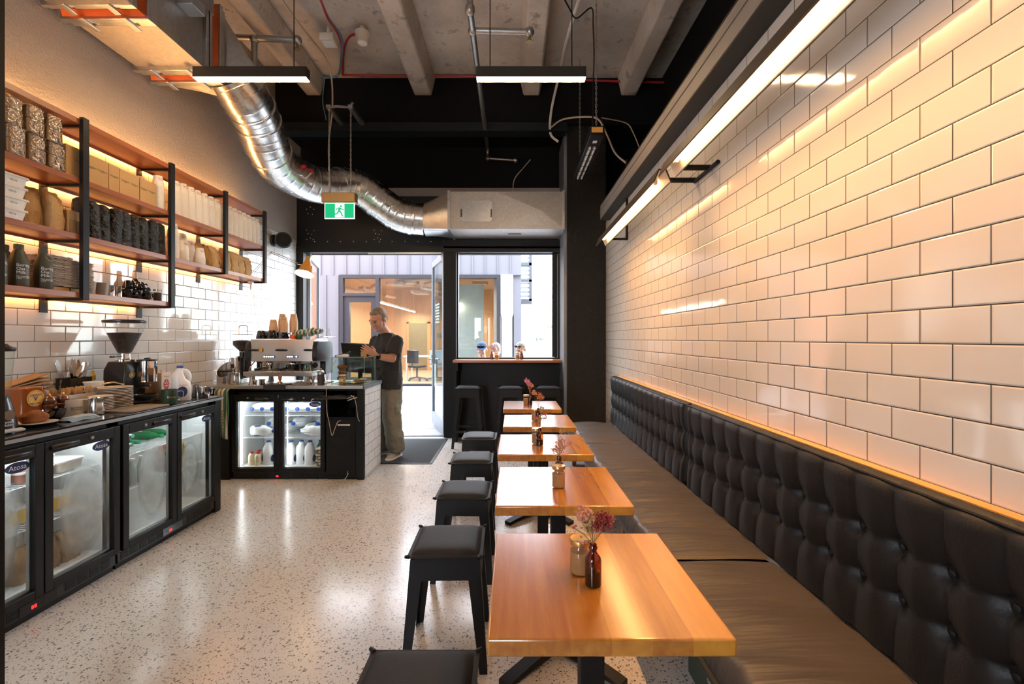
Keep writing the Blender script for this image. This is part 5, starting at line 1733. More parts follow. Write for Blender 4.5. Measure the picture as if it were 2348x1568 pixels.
# cream mug and steel jug
mg = [(.001, .001), (.040, 0), (.044, .004), (.041, .05), (.038, .096), (.036, .097), (.037, .06), (.040, .008), (.001, .008)]
t = cup_lathe('mug', 'cream enamel mug with black lettering, before the long white tub', (-2.62, 2.735, K), [(r_ * 1.08, z * 1.02) for r_, z in mg], 'offwhite', None, None, 'mug')
MB().tube([(.038 * .75, .038 * .75, .092), (.065, .055, .092), (.068, .058, .03), (.032, .032, .018)], .0045, 8).build('handle', 'offwhite', t)
da = Vector((math.cos(R(-25)), math.sin(R(-25)), 0))
for q, l in enumerate(('Goodness', 'Gracious')):
    text(l, .015, da * .0462 + Z_ * (.048 - .011 * q), Vector((-da.y, da.x, 0)), Z_, 'blackprint', t, bend=.046, bold=.01)
jg = [(.001, .001), (.036, 0), (.040, .004), (.043, .03), (.038, .065), (.036, .095), (.038, .102), (.036, .102), (.034, .09), (.035, .06), (.038, .01), (.001, .01)]
cup_lathe('milk_pitcher', 'stainless milk jug beside the cream mug', (-2.53, 2.785, K), jg, 'steel', 'stainless jugs', (.036, .03, .085, .03, .005), 'jug', rz=R(120))
# breakfast plate, muffin, cup, cloth
t = thing('plate', 'cream plate with a dark glaze under the muffin', 'plate', (-2.525, 2.425, K))
MB().lathe([(.001, .003), (.055, .003), (.08, .012), (.088, .017), (.088, .020), (.078, .016), (.05, .008), (.001, .008)], n=36).build('plate_body', 'plateedge', t)
MB().lathe([(.086, .016), (.0895, .019), (.0895, .0205), (.084, .0195)], n=36).build('rim', 'plate', t)
t = MB().ball((0, 0, 0), (.052, .062, .040), 20, 12).build('scone', 'muffin', disp=(.03, .012))
tag(t, 'golden scone on the cream plate', 'scone')
t.location = (-2.525, 2.42, K + .042)
cup_lathe('coffee_cup', 'wide black cup with a tan rim behind the scone', (-2.565, 2.56, K + .001), [(.001, .001), (.028, 0), (.032, .004), (.048, .030), (.056, .062), (.054, .063), (.045, .030), (.001, .012)], 'blackcup', None, None, 'cup')
def clothf(sx, sy, hh):
    def f(u, v):
        return ((u - .5) * sx, (v - .5) * sy, hh + .003 * math.sin(u * 11) * math.cos(v * 8) + .006 * (u * (1 - u)) * 4)
    return f
t = thing('cleaning_cloth', 'folded pale blue cloth before the cream mug', 'cloth', (-2.465, 2.61, K))
for i in range(3):
    MB().sheet(clothf(.09 - .008 * i, .17 - .02 * i, .005 + .007 * i), 14, 14).build('fold', mat('pale_blue_cloth', (.36, .43, .48), .9, bump=(200, .4)), t, solid=.006, sharp=80)
t = thing('cleaning_cloth', 'small striped grey cloth at the foot of the blender', 'cloth', (-2.44, 2.215, K))
MB().sheet(clothf(.05, .12, .014), 14, 14).build('fold', mat('grey_striped_cloth', (.45, .46, .46), .9), t, solid=.01, sharp=80)
t = MB().box(-.10, .10, -.15, .15, 0, .012).build('chopping_board', wood_mat('grey_board', (.16, .12, .09), (.30, .25, .20), 1, .4, .6), bev=.003)
tag(t, 'low dark chopping board in front of the plate stacks', 'board')
place(t, (-2.455, 3.0, K))
# plates, each its own object
pl = thing('plate', '', 'plate', (0, 0, 0), 0, 'stacked plates')
MB().lathe([(.001, .002), (.05, .002), (.07, .006), (.074, .008), (.06, .007), (.001, .006)], n=36).build('plate_body', 'plateedge', pl)
MB().lathe([(.068, .006), (.0765, .0092), (.0765, .0125), (.070, .0095)], n=36).build('rim', 'plate', pl)
def plates(x, y, n_, s_, nm_, step):
    for i in range(n_):
        lb = 'cream rimmed dark plate, %s from the bottom of %s' % (ORD[i], nm_)
        loc = (x + rnd.uniform(-.002, .002), y + rnd.uniform(-.002, .002), K + i * step)
        if pl['label'] == '':
            place(pl, loc)['label'] = lb
            pl.scale = (s_, s_, 1)
        else:
            dup(pl, loc, 0, lb, scale=(s_, s_, 1))
plates(-2.65, 3.06, 14, 1.22, 'the taller plate stack', .0098)
plates(-2.60, 2.90, 10, .80, 'the shorter saucer stack', .0096)
t = thing('tongs', 'steel tongs lying on the taller plate stack', 'tongs', (-2.65, 3.05, K + .1415), .4)
MB().tube([(-.06, -.02, .02), (0, 0, .03), (.05, .008, .012)], .005, 8).tube([(-.06, .02, .02), (0, .012, .03), (.05, .016, .012)], .005, 8).build('tong_arms', 'steel', t)
# filter grinder
t = thing('coffee_grinder', 'big black coffee grinder with a clear bean funnel on the kitchen counter', 'grinder', (-2.76, 3.262, K))
MB().loft([[(-.10, -.085, .0), (.12, -.085, .0), (.12, .085, .0), (-.10, .085, 0)], [(-.10, -.085, .03), (.12, -.085, .03), (.12, .085, .03), (-.10, .085, .03)], [(-.09, -.078, .05), (.05, -.078, .05), (.05, .078, .05), (-.09, .078, .05)], [(-.085, -.078, .24), (.075, -.078, .24), (.075, .078, .24), (-.085, .078, .24)], [(-.07, -.058, .30), (.055, -.058, .30), (.055, .058, .30), (-.07, .058, .30)]]).build('motor_body', 'blackplastic', t, bev=.008)
MB().lathe([(.058, .30), (.058, .312), (.036, .318), (.036, .352), (.044, .356)], n=28).build('collar', 'chrome', t)
MB().lathe([(.038, .356), (.042, .362), (.112, .53), (.118, .555), (.118, .575)], n=36, cap=False).build('hopper', 'glass', t)
MB().lathe([(.034, .358), (.040, .364), (.098, .50), (.001, .508)], n=32).build('beans', 'coffee', t)
MB().lathe([(.122, .572), (.124, .578), (.124, .588), (.11, .594), (.001, .595)], n=36).build('hopper_lid', 'blackplastic', t)
MB().cyl((0, -.03, .335), (0, -.085, .335), .003).cyl((0, -.085, .335), (0, -.115, .335), .007).build('shutter_lever', 'blackplastic', t)
MB().cyl((.115, .06, .15), (.115, .06, .30), .058, n=30).build('dosing_chamber', 'chrome', t)
MB().lathe([(.062, 0), (.062, .012), (.02, .016), (.018, .024), (.001, .025)], (.115, .06, .298), 28).build('doser_lid', 'blackplastic', t)
for a in (-35, 28):
    d_ = Vector((math.cos(R(a)), math.sin(R(a)), 0))
    s_ = Vector((-d_.y, d_.x, 0)) * .018
    p_ = Vector((.115, .06, .225)) + d_ * .0585
    MB().quad(p_ - s_ - Z_ * .024, p_ + s_ - Z_ * .024, p_ + s_ + Z_ * .024, p_ - s_ + Z_ * .024).build('doser_window', 'food_brown', t)
g = MB()
for q in range(28):
    a, b_ = 2 * PI * q / 28, 2 * PI * (q + 1) / 28
    for r0_, r1_ in ((.026, .018), (.013, .0)):
        g.put([(.062 + (z_ - .14) * .155 + .003, -.025 + y_, z_) for y_, z_ in ((r0_ * math.cos(a), .205 + .8 * r0_ * math.sin(a)), (r0_ * math.cos(b_), .205 + .8 * r0_ * math.sin(b_)), (r1_ * math.cos(b_), .205 + .8 * r1_ * math.sin(b_)), (r1_ * math.cos(a), .205 + .8 * r1_ * math.sin(a)))], [(0, 1, 2, 3)])
g.build('badge', 'gold', t)
MB().lathe([(.072, 0), (.075, .008), (.075, .03), (.068, .034), (.06, .012)], (.125, .03, .028), 30).build('drip_dish', 'blackplastic', t)
MB().tube([(.06, .045, .13), (.14, .055, .125)], .01).tube([(.05, .02, .12), (.15, .02, .105)], .006).build('portafilter_fork', 'steel', t)
# carton, tin, jug, steel jugs
t = thing('almond_milk_carton', 'tan drink carton with a red leaf roundel behind the green tin', 'carton', (-2.66, 3.47, K))
MB().box(-.04, .04, -.048, .048, 0, .205).build('box_body', mat('tan_carton', (.52, .34, .2), .5), t, bev=.003)
MB().box(.0402, .0412, -.047, .047, .003, .203).build('front_print', mat('carton_front', (.74, .66, .56), .5), t)
n_ = 30
g = MB()
g.put([(.0416, .03 * math.cos(2 * PI * q / n_), .115 + .04 * math.sin(2 * PI * q / n_)) for q in range(n_)], [tuple(range(n_))])
g.build('red_roundel', 'redprint', t)
g = MB().box(.0417, .0422, -.001, .001, .085, .14)
for q, (y, z, a) in enumerate(((0, .14, 90), (-.013, .125, 125), (.013, .125, 55), (-.013, .105, 150), (.013, .105, 30))):
    c_ = Vector((.0422, y, z))
    u_ = Vector((0, math.cos(R(a)), math.sin(R(a))))
    v_ = Vector((0, -u_.z, u_.y))
    g.put([c_ - u_ * .009, c_ - v_ * .005, c_ + u_ * .011, c_ + v_ * .005], [(0, 1, 2, 3)])
g.build('leaf_mark', 'whiteprint', t)
text('Vitasoy', .021, (.0416, 0, .17), Y_, Z_, 'redprint', t)
MB().cyl((0, .015, .205), (0, .015, .222), .014, n=16).build('cap', 'white', t)
t = thing('drink_carton', 'brown drink carton half hidden behind the tan one', 'carton', (-2.72, 3.385, K))
MB().box(-.04, .04, -.04, .04, 0, .20).build('box_body', 'food_brown', t, bev=.003)
MB().cyl((0, .0, .2), (0, .0, .217), .014, n=16).build('cap', 'white', t)
t = thing('green_tin', 'dark green tin mug with pale lettering at the counter edge', 'mug', (-2.405, 3.215, K))
MB().lathe([(.001, .001), (.046, 0), (.048, .003), (.048, .104), (.046, .105), (.045, .1), (.045, .01), (.001, .01)], n=32, cap=False).build('tin_body', 'greentin', t)
MB().tube(crom([(.02, .045, .085), (.035, .075, .085), (.04, .082, .06), (.035, .07, .03), (.02, .044, .025)], 5), .003, 8).build('wire_handle', 'steel', t)
da = Vector((math.cos(R(-38)), math.sin(R(-38)), 0))
text('Boring', .019, da * .0483 + Z_ * .048, Vector((-da.y, da.x, 0)), Z_, 'gold', t, bend=.048)
# milk jugs
def jug_mesh(t, cap='bluecap', lab=None, s=1.0):
    def ring(z, x0, x1, y):
        o = []
        for q in range(24):
            a = 2 * PI * q / 24
            c_, s_ = math.cos(a), math.sin(a)
            k_ = (abs(c_) ** 3.2 + abs(s_) ** 3.2) ** (-1 / 3.2)
            o.append((((x0 + x1) / 2 + (x1 - x0) / 2 * c_ * k_) * s, y * s_ * k_ * s, z * s))
        return o
    g = MB().loft([ring(0, -.056, .056, .050), ring(.006, -.060, .060, .054), ring(.10, -.060, .060, .054), ring(.135, -.060, .052, .054), ring(.165, -.060, .018, .050), ring(.20, -.055, .006, .042), ring(.225, -.038, .006, .026), ring(.236, -.030, .014, .022), ring(.248, -.029, .013, .021)])
    g.tube([Vector(p) * s for p in crom([(.035, 0, .128), (.052, 0, .150), (.054, 0, .185), (.038, 0, .215), (.008, 0, .226), (-.01, 0, .222)], 5)], [(.013 * s, .017 * s)] * 26, 10)
    b_ = g.build('jug_body', 'milk', t, sharp=70, smooth=0)
    MB().lathe([(.0225 * s, .246 * s), (.0225 * s, .262 * s), (.020 * s, .265 * s), (.001, .265 * s)], (-.008 * s, 0, 0), 22).build('cap', cap, t)
    if lab:
        for sy in (-1, 1):
            g = MB()
            n_ = 24
            g.put([((-.02 + .036 * math.cos(2 * PI * q / n_)) * s, sy * .0546 * s, (.07 + .04 * math.sin(2 * PI * q / n_)) * s) for q in range(n_)], [tuple(range(n_))])
            g.build('label_patch', lab, t)
    return t
t = thing('milk_jug', 'milk jug with a blue cap standing behind the green tin', 'milk jug', (-2.47, 3.42, K), R(62))
jug_mesh(t, 'bluecap', 'navyprint', .98)
text('Anchor', .018, (-.017, -.0545, .112), X_, Z_, 'redprint', t)
jg2 = [(.001, .001), (.036, 0), (.038, .003), (.036, .07), (.037, .082), (.035, .082), (.034, .07), (.036, .008), (.001, .008)]
cup_lathe('milk_pitcher', 'polished milk jug at the end of the kitchen counter', (-2.42, 3.60, K), jg2, 'chrome', 'stainless jugs', (.036, .02, .07, .025, .0045), 'jug', rz=R(60))
cup_lathe('milk_pitcher', 'dark reflecting jug half hidden behind the milk', (-2.51, 3.60, K), [(r_, z * 1.25) for r_, z in jg2], 'steel', 'stainless jugs', None, 'jug')

# ================================================================ FRIDGE CONTENTS
jp0 = None
def put_jug(loc, rot, label, group):
    global jp0
    if jp0 is None:
        jp0 = thing('milk_jug', label, 'milk jug', loc, 0, group)
        jug_mesh(jp0, 'bluecap', 'navyprint', .9)
        jp0.rotation_euler = rot
    else:
        dup(jp0, loc, 0, label, group, rot=rot)
cfx, cfy = -2.742, 4.50
zs1, zs2, zs0 = -.035 + .65 + .054, -.035 + .43 + .054, .106
G1 = 'blue capped milk jugs lying in the fridge'
for i in range(7):
    x = cfx + .15 + (.103 if i < 3 else .107) * i + (.03 if i >= 3 else 0)
    put_jug((x + .03, cfy + .34, zs1), (R(90), 0, R(-14)), 'milk jug lying on the top fridge shelf, blue cap forward, %s along' % ORD[i], G1)
put_jug((cfx + .11, cfy + .16, zs2), (R(90), 0, R(82)), 'milk jug lying sideways with a blue label, second shelf, near door hinge side', G1)
put_jug((cfx + .83, cfy + .15, zs2), (R(90), 0, R(-82)), 'milk jug lying sideways with a blue label on the second shelf by the bin', G1)
for i in range(5):
    put_jug((cfx + .30 + .125 * i, cfy + .41, zs2 + (.0 if i % 2 else .06)), (R(90), 0, R(-10)), 'milk jug at the back of the second fridge shelf, %s along' % ORD[i], G1)
for i, x in enumerate((.27, .375, .50, .595, .69)):
    put_jug((cfx + x, cfy + .16 + .02 * (i % 2), zs0), (0, 0, R(86)), 'milk jug standing on the fridge floor, %s from the red capped bottles' % ORD[i], 'milk jugs standing in the fridge')
rb_ = None
for i, (x, y) in enumerate(((.115, .12), (.185, .11), (.15, .2))):
    lb = 'cream bottle with a red cap in the milk fridge, ' + ('with a plain face', 'with a red round mark', 'set behind the other two')[i]
    if rb_ is None:
        rb_ = thing('cream_bottle', lb, 'bottle', (0, 0, 0), 0, 'red capped cream bottles')
        MB().lathe([(.029, 0), (.031, .004), (.031, .09), (.024, .108), (.017, .115), (.017, .12)], n=24).build('bottle_body', mat('cream_drink', (.78, .68, .45), .4), rb_)
        MB().lathe([(.019, .118), (.019, .132), (.001, .133)], n=20).build('cap', 'redprint', rb_)
        text('Lewis', .014, (0, -.0312, .045), X_, Z_, 'redprint', rb_, bend=.031)
        o = rb_
    else:
        o = dup(rb_, (0, 0, 0), 0, lb)
    place(o, (cfx + x, cfy + y, zs0))
t = thing('green_bottle', 'green bottle lying among the jugs at the bottom of the milk fridge', 'bottle', (cfx + .765, cfy + .22, zs0))
MB().lathe([(.034, 0), (.036, .005), (.036, .13), (.026, .18), (.014, .2), (.014, .23), (.001, .23)], n=22).build('bottle_body', mat('dull_green_bottle', (.05, .12, .07), .35), t)
td = None
for i in range(3):
    lb = 'black lidded food tub in the milk fridge, ' + ('bottom', 'middle', 'top')[i] + ' of its stack'
    if td is None:
        td = thing('food_tub', lb, 'tub', (0, 0, 0), 0, 'food tubs in the milk fridge')
        MB().rbox(-.055, .055, -.08, .08, 0, .05, .015, taper=1.12).build('tub_body', 'food_brown', td)
        MB().rbox(-.066, .066, -.095, .095, .05, .058, .018).build('lid', 'white', td)
        MB().box(-.03, .03, -.093, -.0905, .018, .038).build('sticker', 'offwhite', td)
        o = td
    else:
        o = dup(td, (0, 0, 0), 0, lb)
    place(o, (cfx + .845, cfy + .15, zs0 + .0585 * i))
# left fridges: local frames through R(90): world x = fx - ly, y = fy + lx
def inF(f, lx, ly, lz):
    return (f.location.x - ly, f.location.y + lx, lz)
FBt = thing('food_tub', 'pink filled tub on the top shelf of the misted fridge, lowest', 'tub', (0, 0, 0), R(90), 'pink food tubs')
MB().rbox(-.075, .075, -.06, .06, 0, .045, .02, taper=1.12).build('tub_body', 'food_pink', FBt)
MB().rbox(-.09, .09, -.073, .073, .045, .054, .02).build('lid', 'tub', FBt)
zA1, zA2, zA0 = .654, .434, .142
k_ = 0
for (lx, ly, n_, w_) in ((.53, .16, 2, 'by the door mullion'), (.56, .33, 3, 'at the back')):
    for i in range(n_):
        lb = 'pink filled food tub in the misted fridge, stack %s, %s from below' % (w_, ORD[i])
        o = FBt if k_ == 0 else dup(FBt, (0, 0, 0), 0, lb)
        o['label'] = lb
        k_ += 1
        place(o, inF(FA, lx, ly, zA1 + .0545 * i), R(90))
FBt['label'] = 'pink filled food tub in the misted fridge, front stack, lowest'
t = thing('food_tray', 'flat white tub of food on the top shelf of the misted fridge', 'tub', inF(FA, .70, .18, zA1), R(90))
MB().rbox(-.07, .07, -.09, .09, 0, .05, .02, taper=1.08).build('tub_body', 'tub', t)
MB().rbox(-.08, .08, -.1, .1, .05, .058, .02).build('lid', 'white', t)
def sauce(label, f, lx, ly, z, m='yellow', h=.19, r_=.038):
    t = thing('food_jar', label, 'container', inF(f, lx, ly, z))
    MB().rbox(-r_, r_, -r_, r_, 0, h, .012).build('jar_body', m, t)
    MB().rbox(-r_ - .002, r_ + .002, -r_ - .002, r_ + .002, h, h + .014, .012).build('lid', 'white', t)
    return t
for i in range(3):
    paper_bag('brown paper bag of food at the bottom of the misted fridge, %s from the camera' % ORD[i], inF(FA, .50 + .12 * i, .17, zA0), .105, .11, .17, 'kraft_d', 0, 'brown food bags in the misted fridge')
for i in range(2):
    sauce('yellow filled container on the lower shelf of the misted fridge, %s from the camera' % ORD[i], FA, .53 + .19 * i, .22, zA2, 'yellow', .07, .06)
sauce('pale container in the cut off near door of the misted fridge', FA, .36, .18, zA0, 'offwhite', .2, .05)
sauce('brown container on the shelf of the cut off near door', FA, .37, .2, zA2, 'food_brown', .12, .05)
sauce('white tub on the top shelf of the cut off near door', FA, .37, .18, zA1, 'white', .09, .06)
gb = thing('green_bottle', 'green', 'bottle', (0, 0, 0), 0, 'green bottles lying in the fridge')
MB().lathe([(.028, 0), (.030, .004), (.030, .11), (.022, .15), (.012, .175), (.012, .205)], n=20).build('bottle_body', 'greenglass', gb)
MB().lathe([(.0135, .202), (.0135, .214), (.001, .215)], n=16).build('cap', 'greenprint', gb)
k_ = 0
for i in range(5):
    lb = 'green glass bottle lying cap forward on the top shelf, %s from the camera' % ORD[i]
    loc = inF(FB, .20 + .062 * (i % 3) + (.03 if i > 2 else 0), .36, zA1 + .030 + (.053 if i > 2 else 0))
    o = gb if k_ == 0 else dup(gb, loc, 0, lb)
    o['label'] = lb
    o.location = loc
    o.rotation_euler = (0, R(90), R(4 * math.sin(i)))
    k_ += 1
t = dup(td, inF(FB, .12, .16, zA1), R(90), 'white lidded tub beside the lying green bottles, lower')
dup(td, inF(FB, .12, .16, zA1 + .0585), R(90), 'white lidded tub beside the lying green bottles, upper')
cb = thing('glass_bottle', 'clear', 'bottle', (0, 0, 0), 0, 'small clear bottles in the fridge')
MB().lathe([(.024, 0), (.026, .004), (.026, .10), (.013, .135), (.013, .155)], n=20).build('bottle_body', mat('clear_drink', (.42, .50, .47), .12), cb)
MB().lathe([(.0155, .152), (.0155, .168), (.001, .169)], n=16).build('cap', 'white', cb)
for i in range(8):
    lb = 'small clear bottle on the second shelf of the far fridge, %s along' % ORD[i]
    loc = inF(FB, .08 + .075 * (i % 4), .11 + .09 * (i // 4), zA2)
    o = cb if i == 0 else dup(cb, loc, 0, lb)
    o['label'] = lb
    o.location = loc
sauce('red brown box of salmon at the bottom of the far fridge', FB, .115, .13, zA0, 'food_pink', .14, .045)
jb = {}
for i in range(6):
    colr = ('red', 'orange', 'yellow')[i // 2]
    lb = 'juice bottle with %s cap in the far door, %s' % (('a red', 'an orange', 'a yellow')[i // 2], ('front', 'behind')[i % 2])
    if colr not in jb:
        q = thing('juice_bottle', lb, 'bottle', (0, 0, 0), 0, 'juice bottles in the far door')
        MB().lathe([(.026, 0), (.028, .004), (.028, .11), (.014, .15), (.014, .165)], n=20).build('bottle_body', mat('juice_' + colr, {'red': (.12, .02, .015), 'orange': (.45, .16, .03), 'yellow': (.42, .36, .13)}[colr], .15, coat=.4), q)
        MB().lathe([(.0165, .162), (.0165, .178), (.001, .179)], n=16).build('cap', {'red': 'redprint', 'orange': 'orange', 'yellow': 'yellow'}[colr], q)
        jb[colr] = q
        o = q
    else:
        o = dup(jb[colr], (0, 0, 0), 0, lb)
    o.location = inF(FB, .53 + .066 * (i // 2), .10 + .07 * (i % 2), zA2)
for i in range(2):
    o = dup(gb, (0, 0, 0), 0, 'bottle lying on the top shelf behind the far door, ' + ('nearer' if i == 0 else 'farther'))
    o.location = inF(FB, .54 + .1 * i, .36, zA1 + .03)
    o.rotation_euler = (0, R(90), 0)
# ================================================================ ON THE COFFEE COUNTER (z = .92)
C = .9205
t = thing('espresso_machine', 'two group stainless espresso machine with glowing blue buttons', 'coffee machine', (-2.34, 4.8, C))
MB().box(-2.665, -1.985, 4.535, 5.0, 1.005, 1.052).build('drip_base', 'steel', t, w=True, bev=.004)
g = MB()
for k in range(22):
    g.box(-2.62 + k * .027, -2.608 + k * .027, 4.56, 4.80, 1.052, 1.057)
g.build('drip_grate', 'steel_r', t, w=True)
for x in (-2.60, -2.05):
    for y in (4.59, 4.95):
        MB().lathe([(.040, .0), (.036, .01), (.022, .085)], (x, y, C), 18).build('foot', 'steel', t, w=True)
MB().box(-2.63, -2.02, 4.82, 5.02, 1.052, 1.30).build('back_body', 'steel_r', t, w=True)
MB().prism([(4.655, 1.145), (5.03, 1.145), (5.03, 1.372), (4.665, 1.372)], 0, -2.664, -2.022).build('upper_body', 'steel', t, w=True, bev=.004)
for x0, x1 in ((-2.705, -2.664), (-2.022, -1.975)):
    pf = [(4.63, 1.15), (4.62, 1.20), (4.635, 1.31), (4.66, 1.345), (4.70, 1.355), (5.0, 1.355), (5.05, 1.33), (5.06, 1.25), (5.05, 1.0), (4.86, 1.0), (4.84, 1.04), (4.85, 1.12), (4.83, 1.14)]
    MB().prism(pf, 0, x0, x1).build('side_panel', 'blackplastic', t, w=True, bev=.008)
for x in (-2.50, -2.26):
    MB().lathe([(.034, 1.092), (.038, 1.10), (.038, 1.13), (.030, 1.146)], (x, 4.72, 0), 24).build('group_head', 'chrome', t, w=True)
    pf_ = MB().lathe([(.030, 1.062), (.034, 1.068), (.036, 1.092)], (x, 4.72, 0), 24).build('portafilter', 'chrome', t, w=True)
    MB().tube([(x - .01, 4.69, 1.083), (x - .035, 4.62, 1.077), (x - .06, 4.56, 1.070)], [.007, .013, .014], 10).build('portafilter_handle', 'blackplastic', pf_, w=True)
    MB().tube([(x - .012, 4.72, 1.066), (x - .012, 4.71, 1.052), (x - .014, 4.71, 1.046)], .005).tube([(x + .012, 4.72, 1.066), (x + .012, 4.71, 1.052), (x + .014, 4.71, 1.046)], .005).build('spout', 'chrome', pf_, w=True)
for x0 in (-2.525, -2.288):
    g = MB().box(x0, x0 + .112, 4.648, 4.656, 1.184, 1.206).build('button_strip', emit('blue_strip_%d' % (x0 < -2.4), (.02, .07, .35), .5), t, w=True)
    for k in range(5):
        MB().cyl((x0 + .012 + k * .022, 4.648, 1.195), (x0 + .012 + k * .022, 4.645, 1.195), .0065, n=12).build('lit_button', 'whiteled' if not (k == 3 and x0 > -2.4) else 'offwhite', g, w=True)
for x0, x1 in ((-2.675, -2.57), (-2.395, -2.298), (-2.108, -2.03)):
    MB().tube([(x0, 4.64, 1.262), (x0 + .02, 4.635, 1.264), (x1 - .02, 4.635, 1.264), (x1, 4.64, 1.262)], [.007, .012, .012, .007], 10).build('steam_lever', 'blackplastic', t, w=True)
MB().cyl((-2.553, 4.655, 1.263), (-2.553, 4.645, 1.263), .021, n=24).build('round_badge', 'gold', t, w=True)
for x, sx in ((-2.64, -.012), (-2.052, .035)):
    MB().tube(crom([(x, 4.70, 1.145), (x, 4.66, 1.12), (x + sx * .4, 4.63, 1.09), (x + sx, 4.60, 1.03)], 5), .005, 8).build('steam_wand', 'copper_and_warm_glint', t, w=True)  # the wands' warm reflection is put into their metal colour
MB().cyl((-2.60, 4.80, 1.09), (-2.60, 4.80, 1.13), .008).cyl((-2.615, 4.815, 1.10), (-2.615, 4.809, 1.10), .008).build('tap', 'chrome', t, w=True)
MB().cyl((-2.606, 4.822, 1.118), (-2.606, 4.815, 1.118), .006, n=10).build('pilot_lamp', emit('orange_pilot', (1, .12, .03), 3), t, w=True)
MB().cyl((-2.07, 4.823, 1.10), (-2.07, 4.812, 1.10), .028, n=20).build('pressure_gauge', 'blackplastic', t, w=True)
MB().tube([(-2.02, 4.70, 1.385), (-1.93, 4.70, 1.40), (-1.93, 5.0, 1.40), (-2.02, 5.0, 1.39)], .003, 6).tube([(-2.0, 4.70, 1.38), (-2.0, 5.0, 1.38)], .003).tube([(-1.96, 4.70, 1.395), (-1.96, 5.0, 1.395)], .003).build('cup_rail', 'steel', t, w=True)

TOPM = 1.3745
for i, (x, y, s) in enumerate(((-2.585, 4.72, 1.15), (-2.48, 4.73, 1.2), (-2.60, 4.86, 1.1), (-2.49, 4.87, 1.1), (-2.385, 4.80, 1.0), (-2.32, 4.9, 1.0), (-2.27, 4.88, 1.0))):
    nn = ('front end', 'front, beside the paper cups', 'back end', 'back, second', 'middle', 'back, behind the orange pot', 'back, by the green pot')[i]
    t = cup_lathe('mug', 'black mug turned upside down on the coffee machine, ' + nn, (x, y, TOPM + .075 * s), [(r_ * s, -z * s * 1.18) for r_, z in bm], 'blackcup', 'black mugs on the coffee machine', (.038 * s, -.055 * s, -.02 * s, .022, .006), 'mug', rz=rnd.uniform(0, 3))
t = thing('shot_glass', 'little glass of black coffee on top of the coffee machine', 'glass', (-2.375, 4.70, TOPM))
MB().lathe([(.001, .001), (.020, 0), (.022, .06), (.020, .06)], n=20, cap=False).build('glass_body', 'glass', t)
MB().lathe([(.019, .003), (.0205, .038), (.001, .038)], n=20).build('coffee', 'darkglass', t)
t = thing('small_pot', 'orange enamel pot on the coffee machine', 'pot', (-2.255, 4.72, TOPM))
MB().lathe([(.024, 0), (.030, .01), (.030, .035), (.022, .043), (.006, .048), (.006, .055), (.001, .056)], n=24).build('pot_body', 'orange', t)
t = thing('small_pot', 'dark green pot beside the orange one on the coffee machine', 'pot', (-2.19, 4.72, TOPM))
MB().lathe([(.028, 0), (.036, .012), (.034, .04), (.024, .048), (.001, .05)], n=24).build('pot_body', mat('moss_glaze', (.04, .07, .025), .3), t)
def glass_tumbler(name, label, loc, h, r0, r1, m='glass', fill=None, grp=None):
    t = thing(name, label, 'glass', loc, 0, grp)
    MB().lathe([(.001, .003), (r0, 0), (r0 * 1.03, .004), (r1, h), (r1 - .002, h), (r0 - .001, .008), (.001, .008)], n=14, cap=False).build('glass_body', m, t)
    if fill:
        MB().lathe([(r0 - .003, .008), (r0 - .003 + (r1 - r0) * fill, h * fill), (.001, h * fill)], n=14).build('coffee', mat('coffee_shot', (.16, .06, .015), .15), t)
    return t
glass_tumbler('tumbler', 'clear tumbler upside down on the coffee machine, front', (-2.10, 4.72, TOPM), .072, .030, .026, grp='tumblers on the coffee machine')
glass_tumbler('tumbler', 'clear tumbler stacked on the front one on the coffee machine', (-2.10, 4.72, TOPM + .055), .05, .028, .024, grp='tumblers on the coffee machine')
glass_tumbler('tumbler', 'clear tumbler on the wire rail of the coffee machine, nearer', (-2.01, 4.78, 1.402), .085, .034, .027, grp='tumblers on the coffee machine')
glass_tumbler('tumbler', 'clear tumbler on the wire rail of the coffee machine, farther', (-1.96, 4.88, 1.402), .085, .034, .027, grp='tumblers on the coffee machine')
for i, (x, y) in enumerate(((-2.50, 4.62), (-2.43, 4.70), (-2.375, 4.61), (-2.325, 4.68))):
    glass_tumbler('coffee_glass', 'ribbed glass with a coffee shot on the drip tray, %s from the wall side' % ORD[i], (x, y, 1.0575), .072, .026, .036, 'glass', .3, 'coffee glasses on the drip tray')
for i, (x, y) in enumerate(((-2.21, 4.61), (-2.16, 4.67))):
    cup_lathe('mug', 'black cup on the drip tray under the group head, ' + ('front' if i == 0 else 'back'), (x, y, 1.0575), bm, 'blackcup', 'black cups on the drip tray', (.038, .018, .05, .022, .005), 'cup', rz=R(180 if i == 0 else 20))
glass_tumbler('coffee_glass', 'empty small glass beside the steam wand', (-2.09, 4.62, 1.0575), .055, .022, .028, 'glass', None, 'coffee glasses on the drip tray')
t = thing('steam_cloth', 'teal cloth folded beside the black cups on the drip tray', 'cloth', (-2.115, 4.74, 1.0575))
MB().box(-.025, .025, -.03, .03, 0, .07).build('fold', 'teal', t, bev=.01)
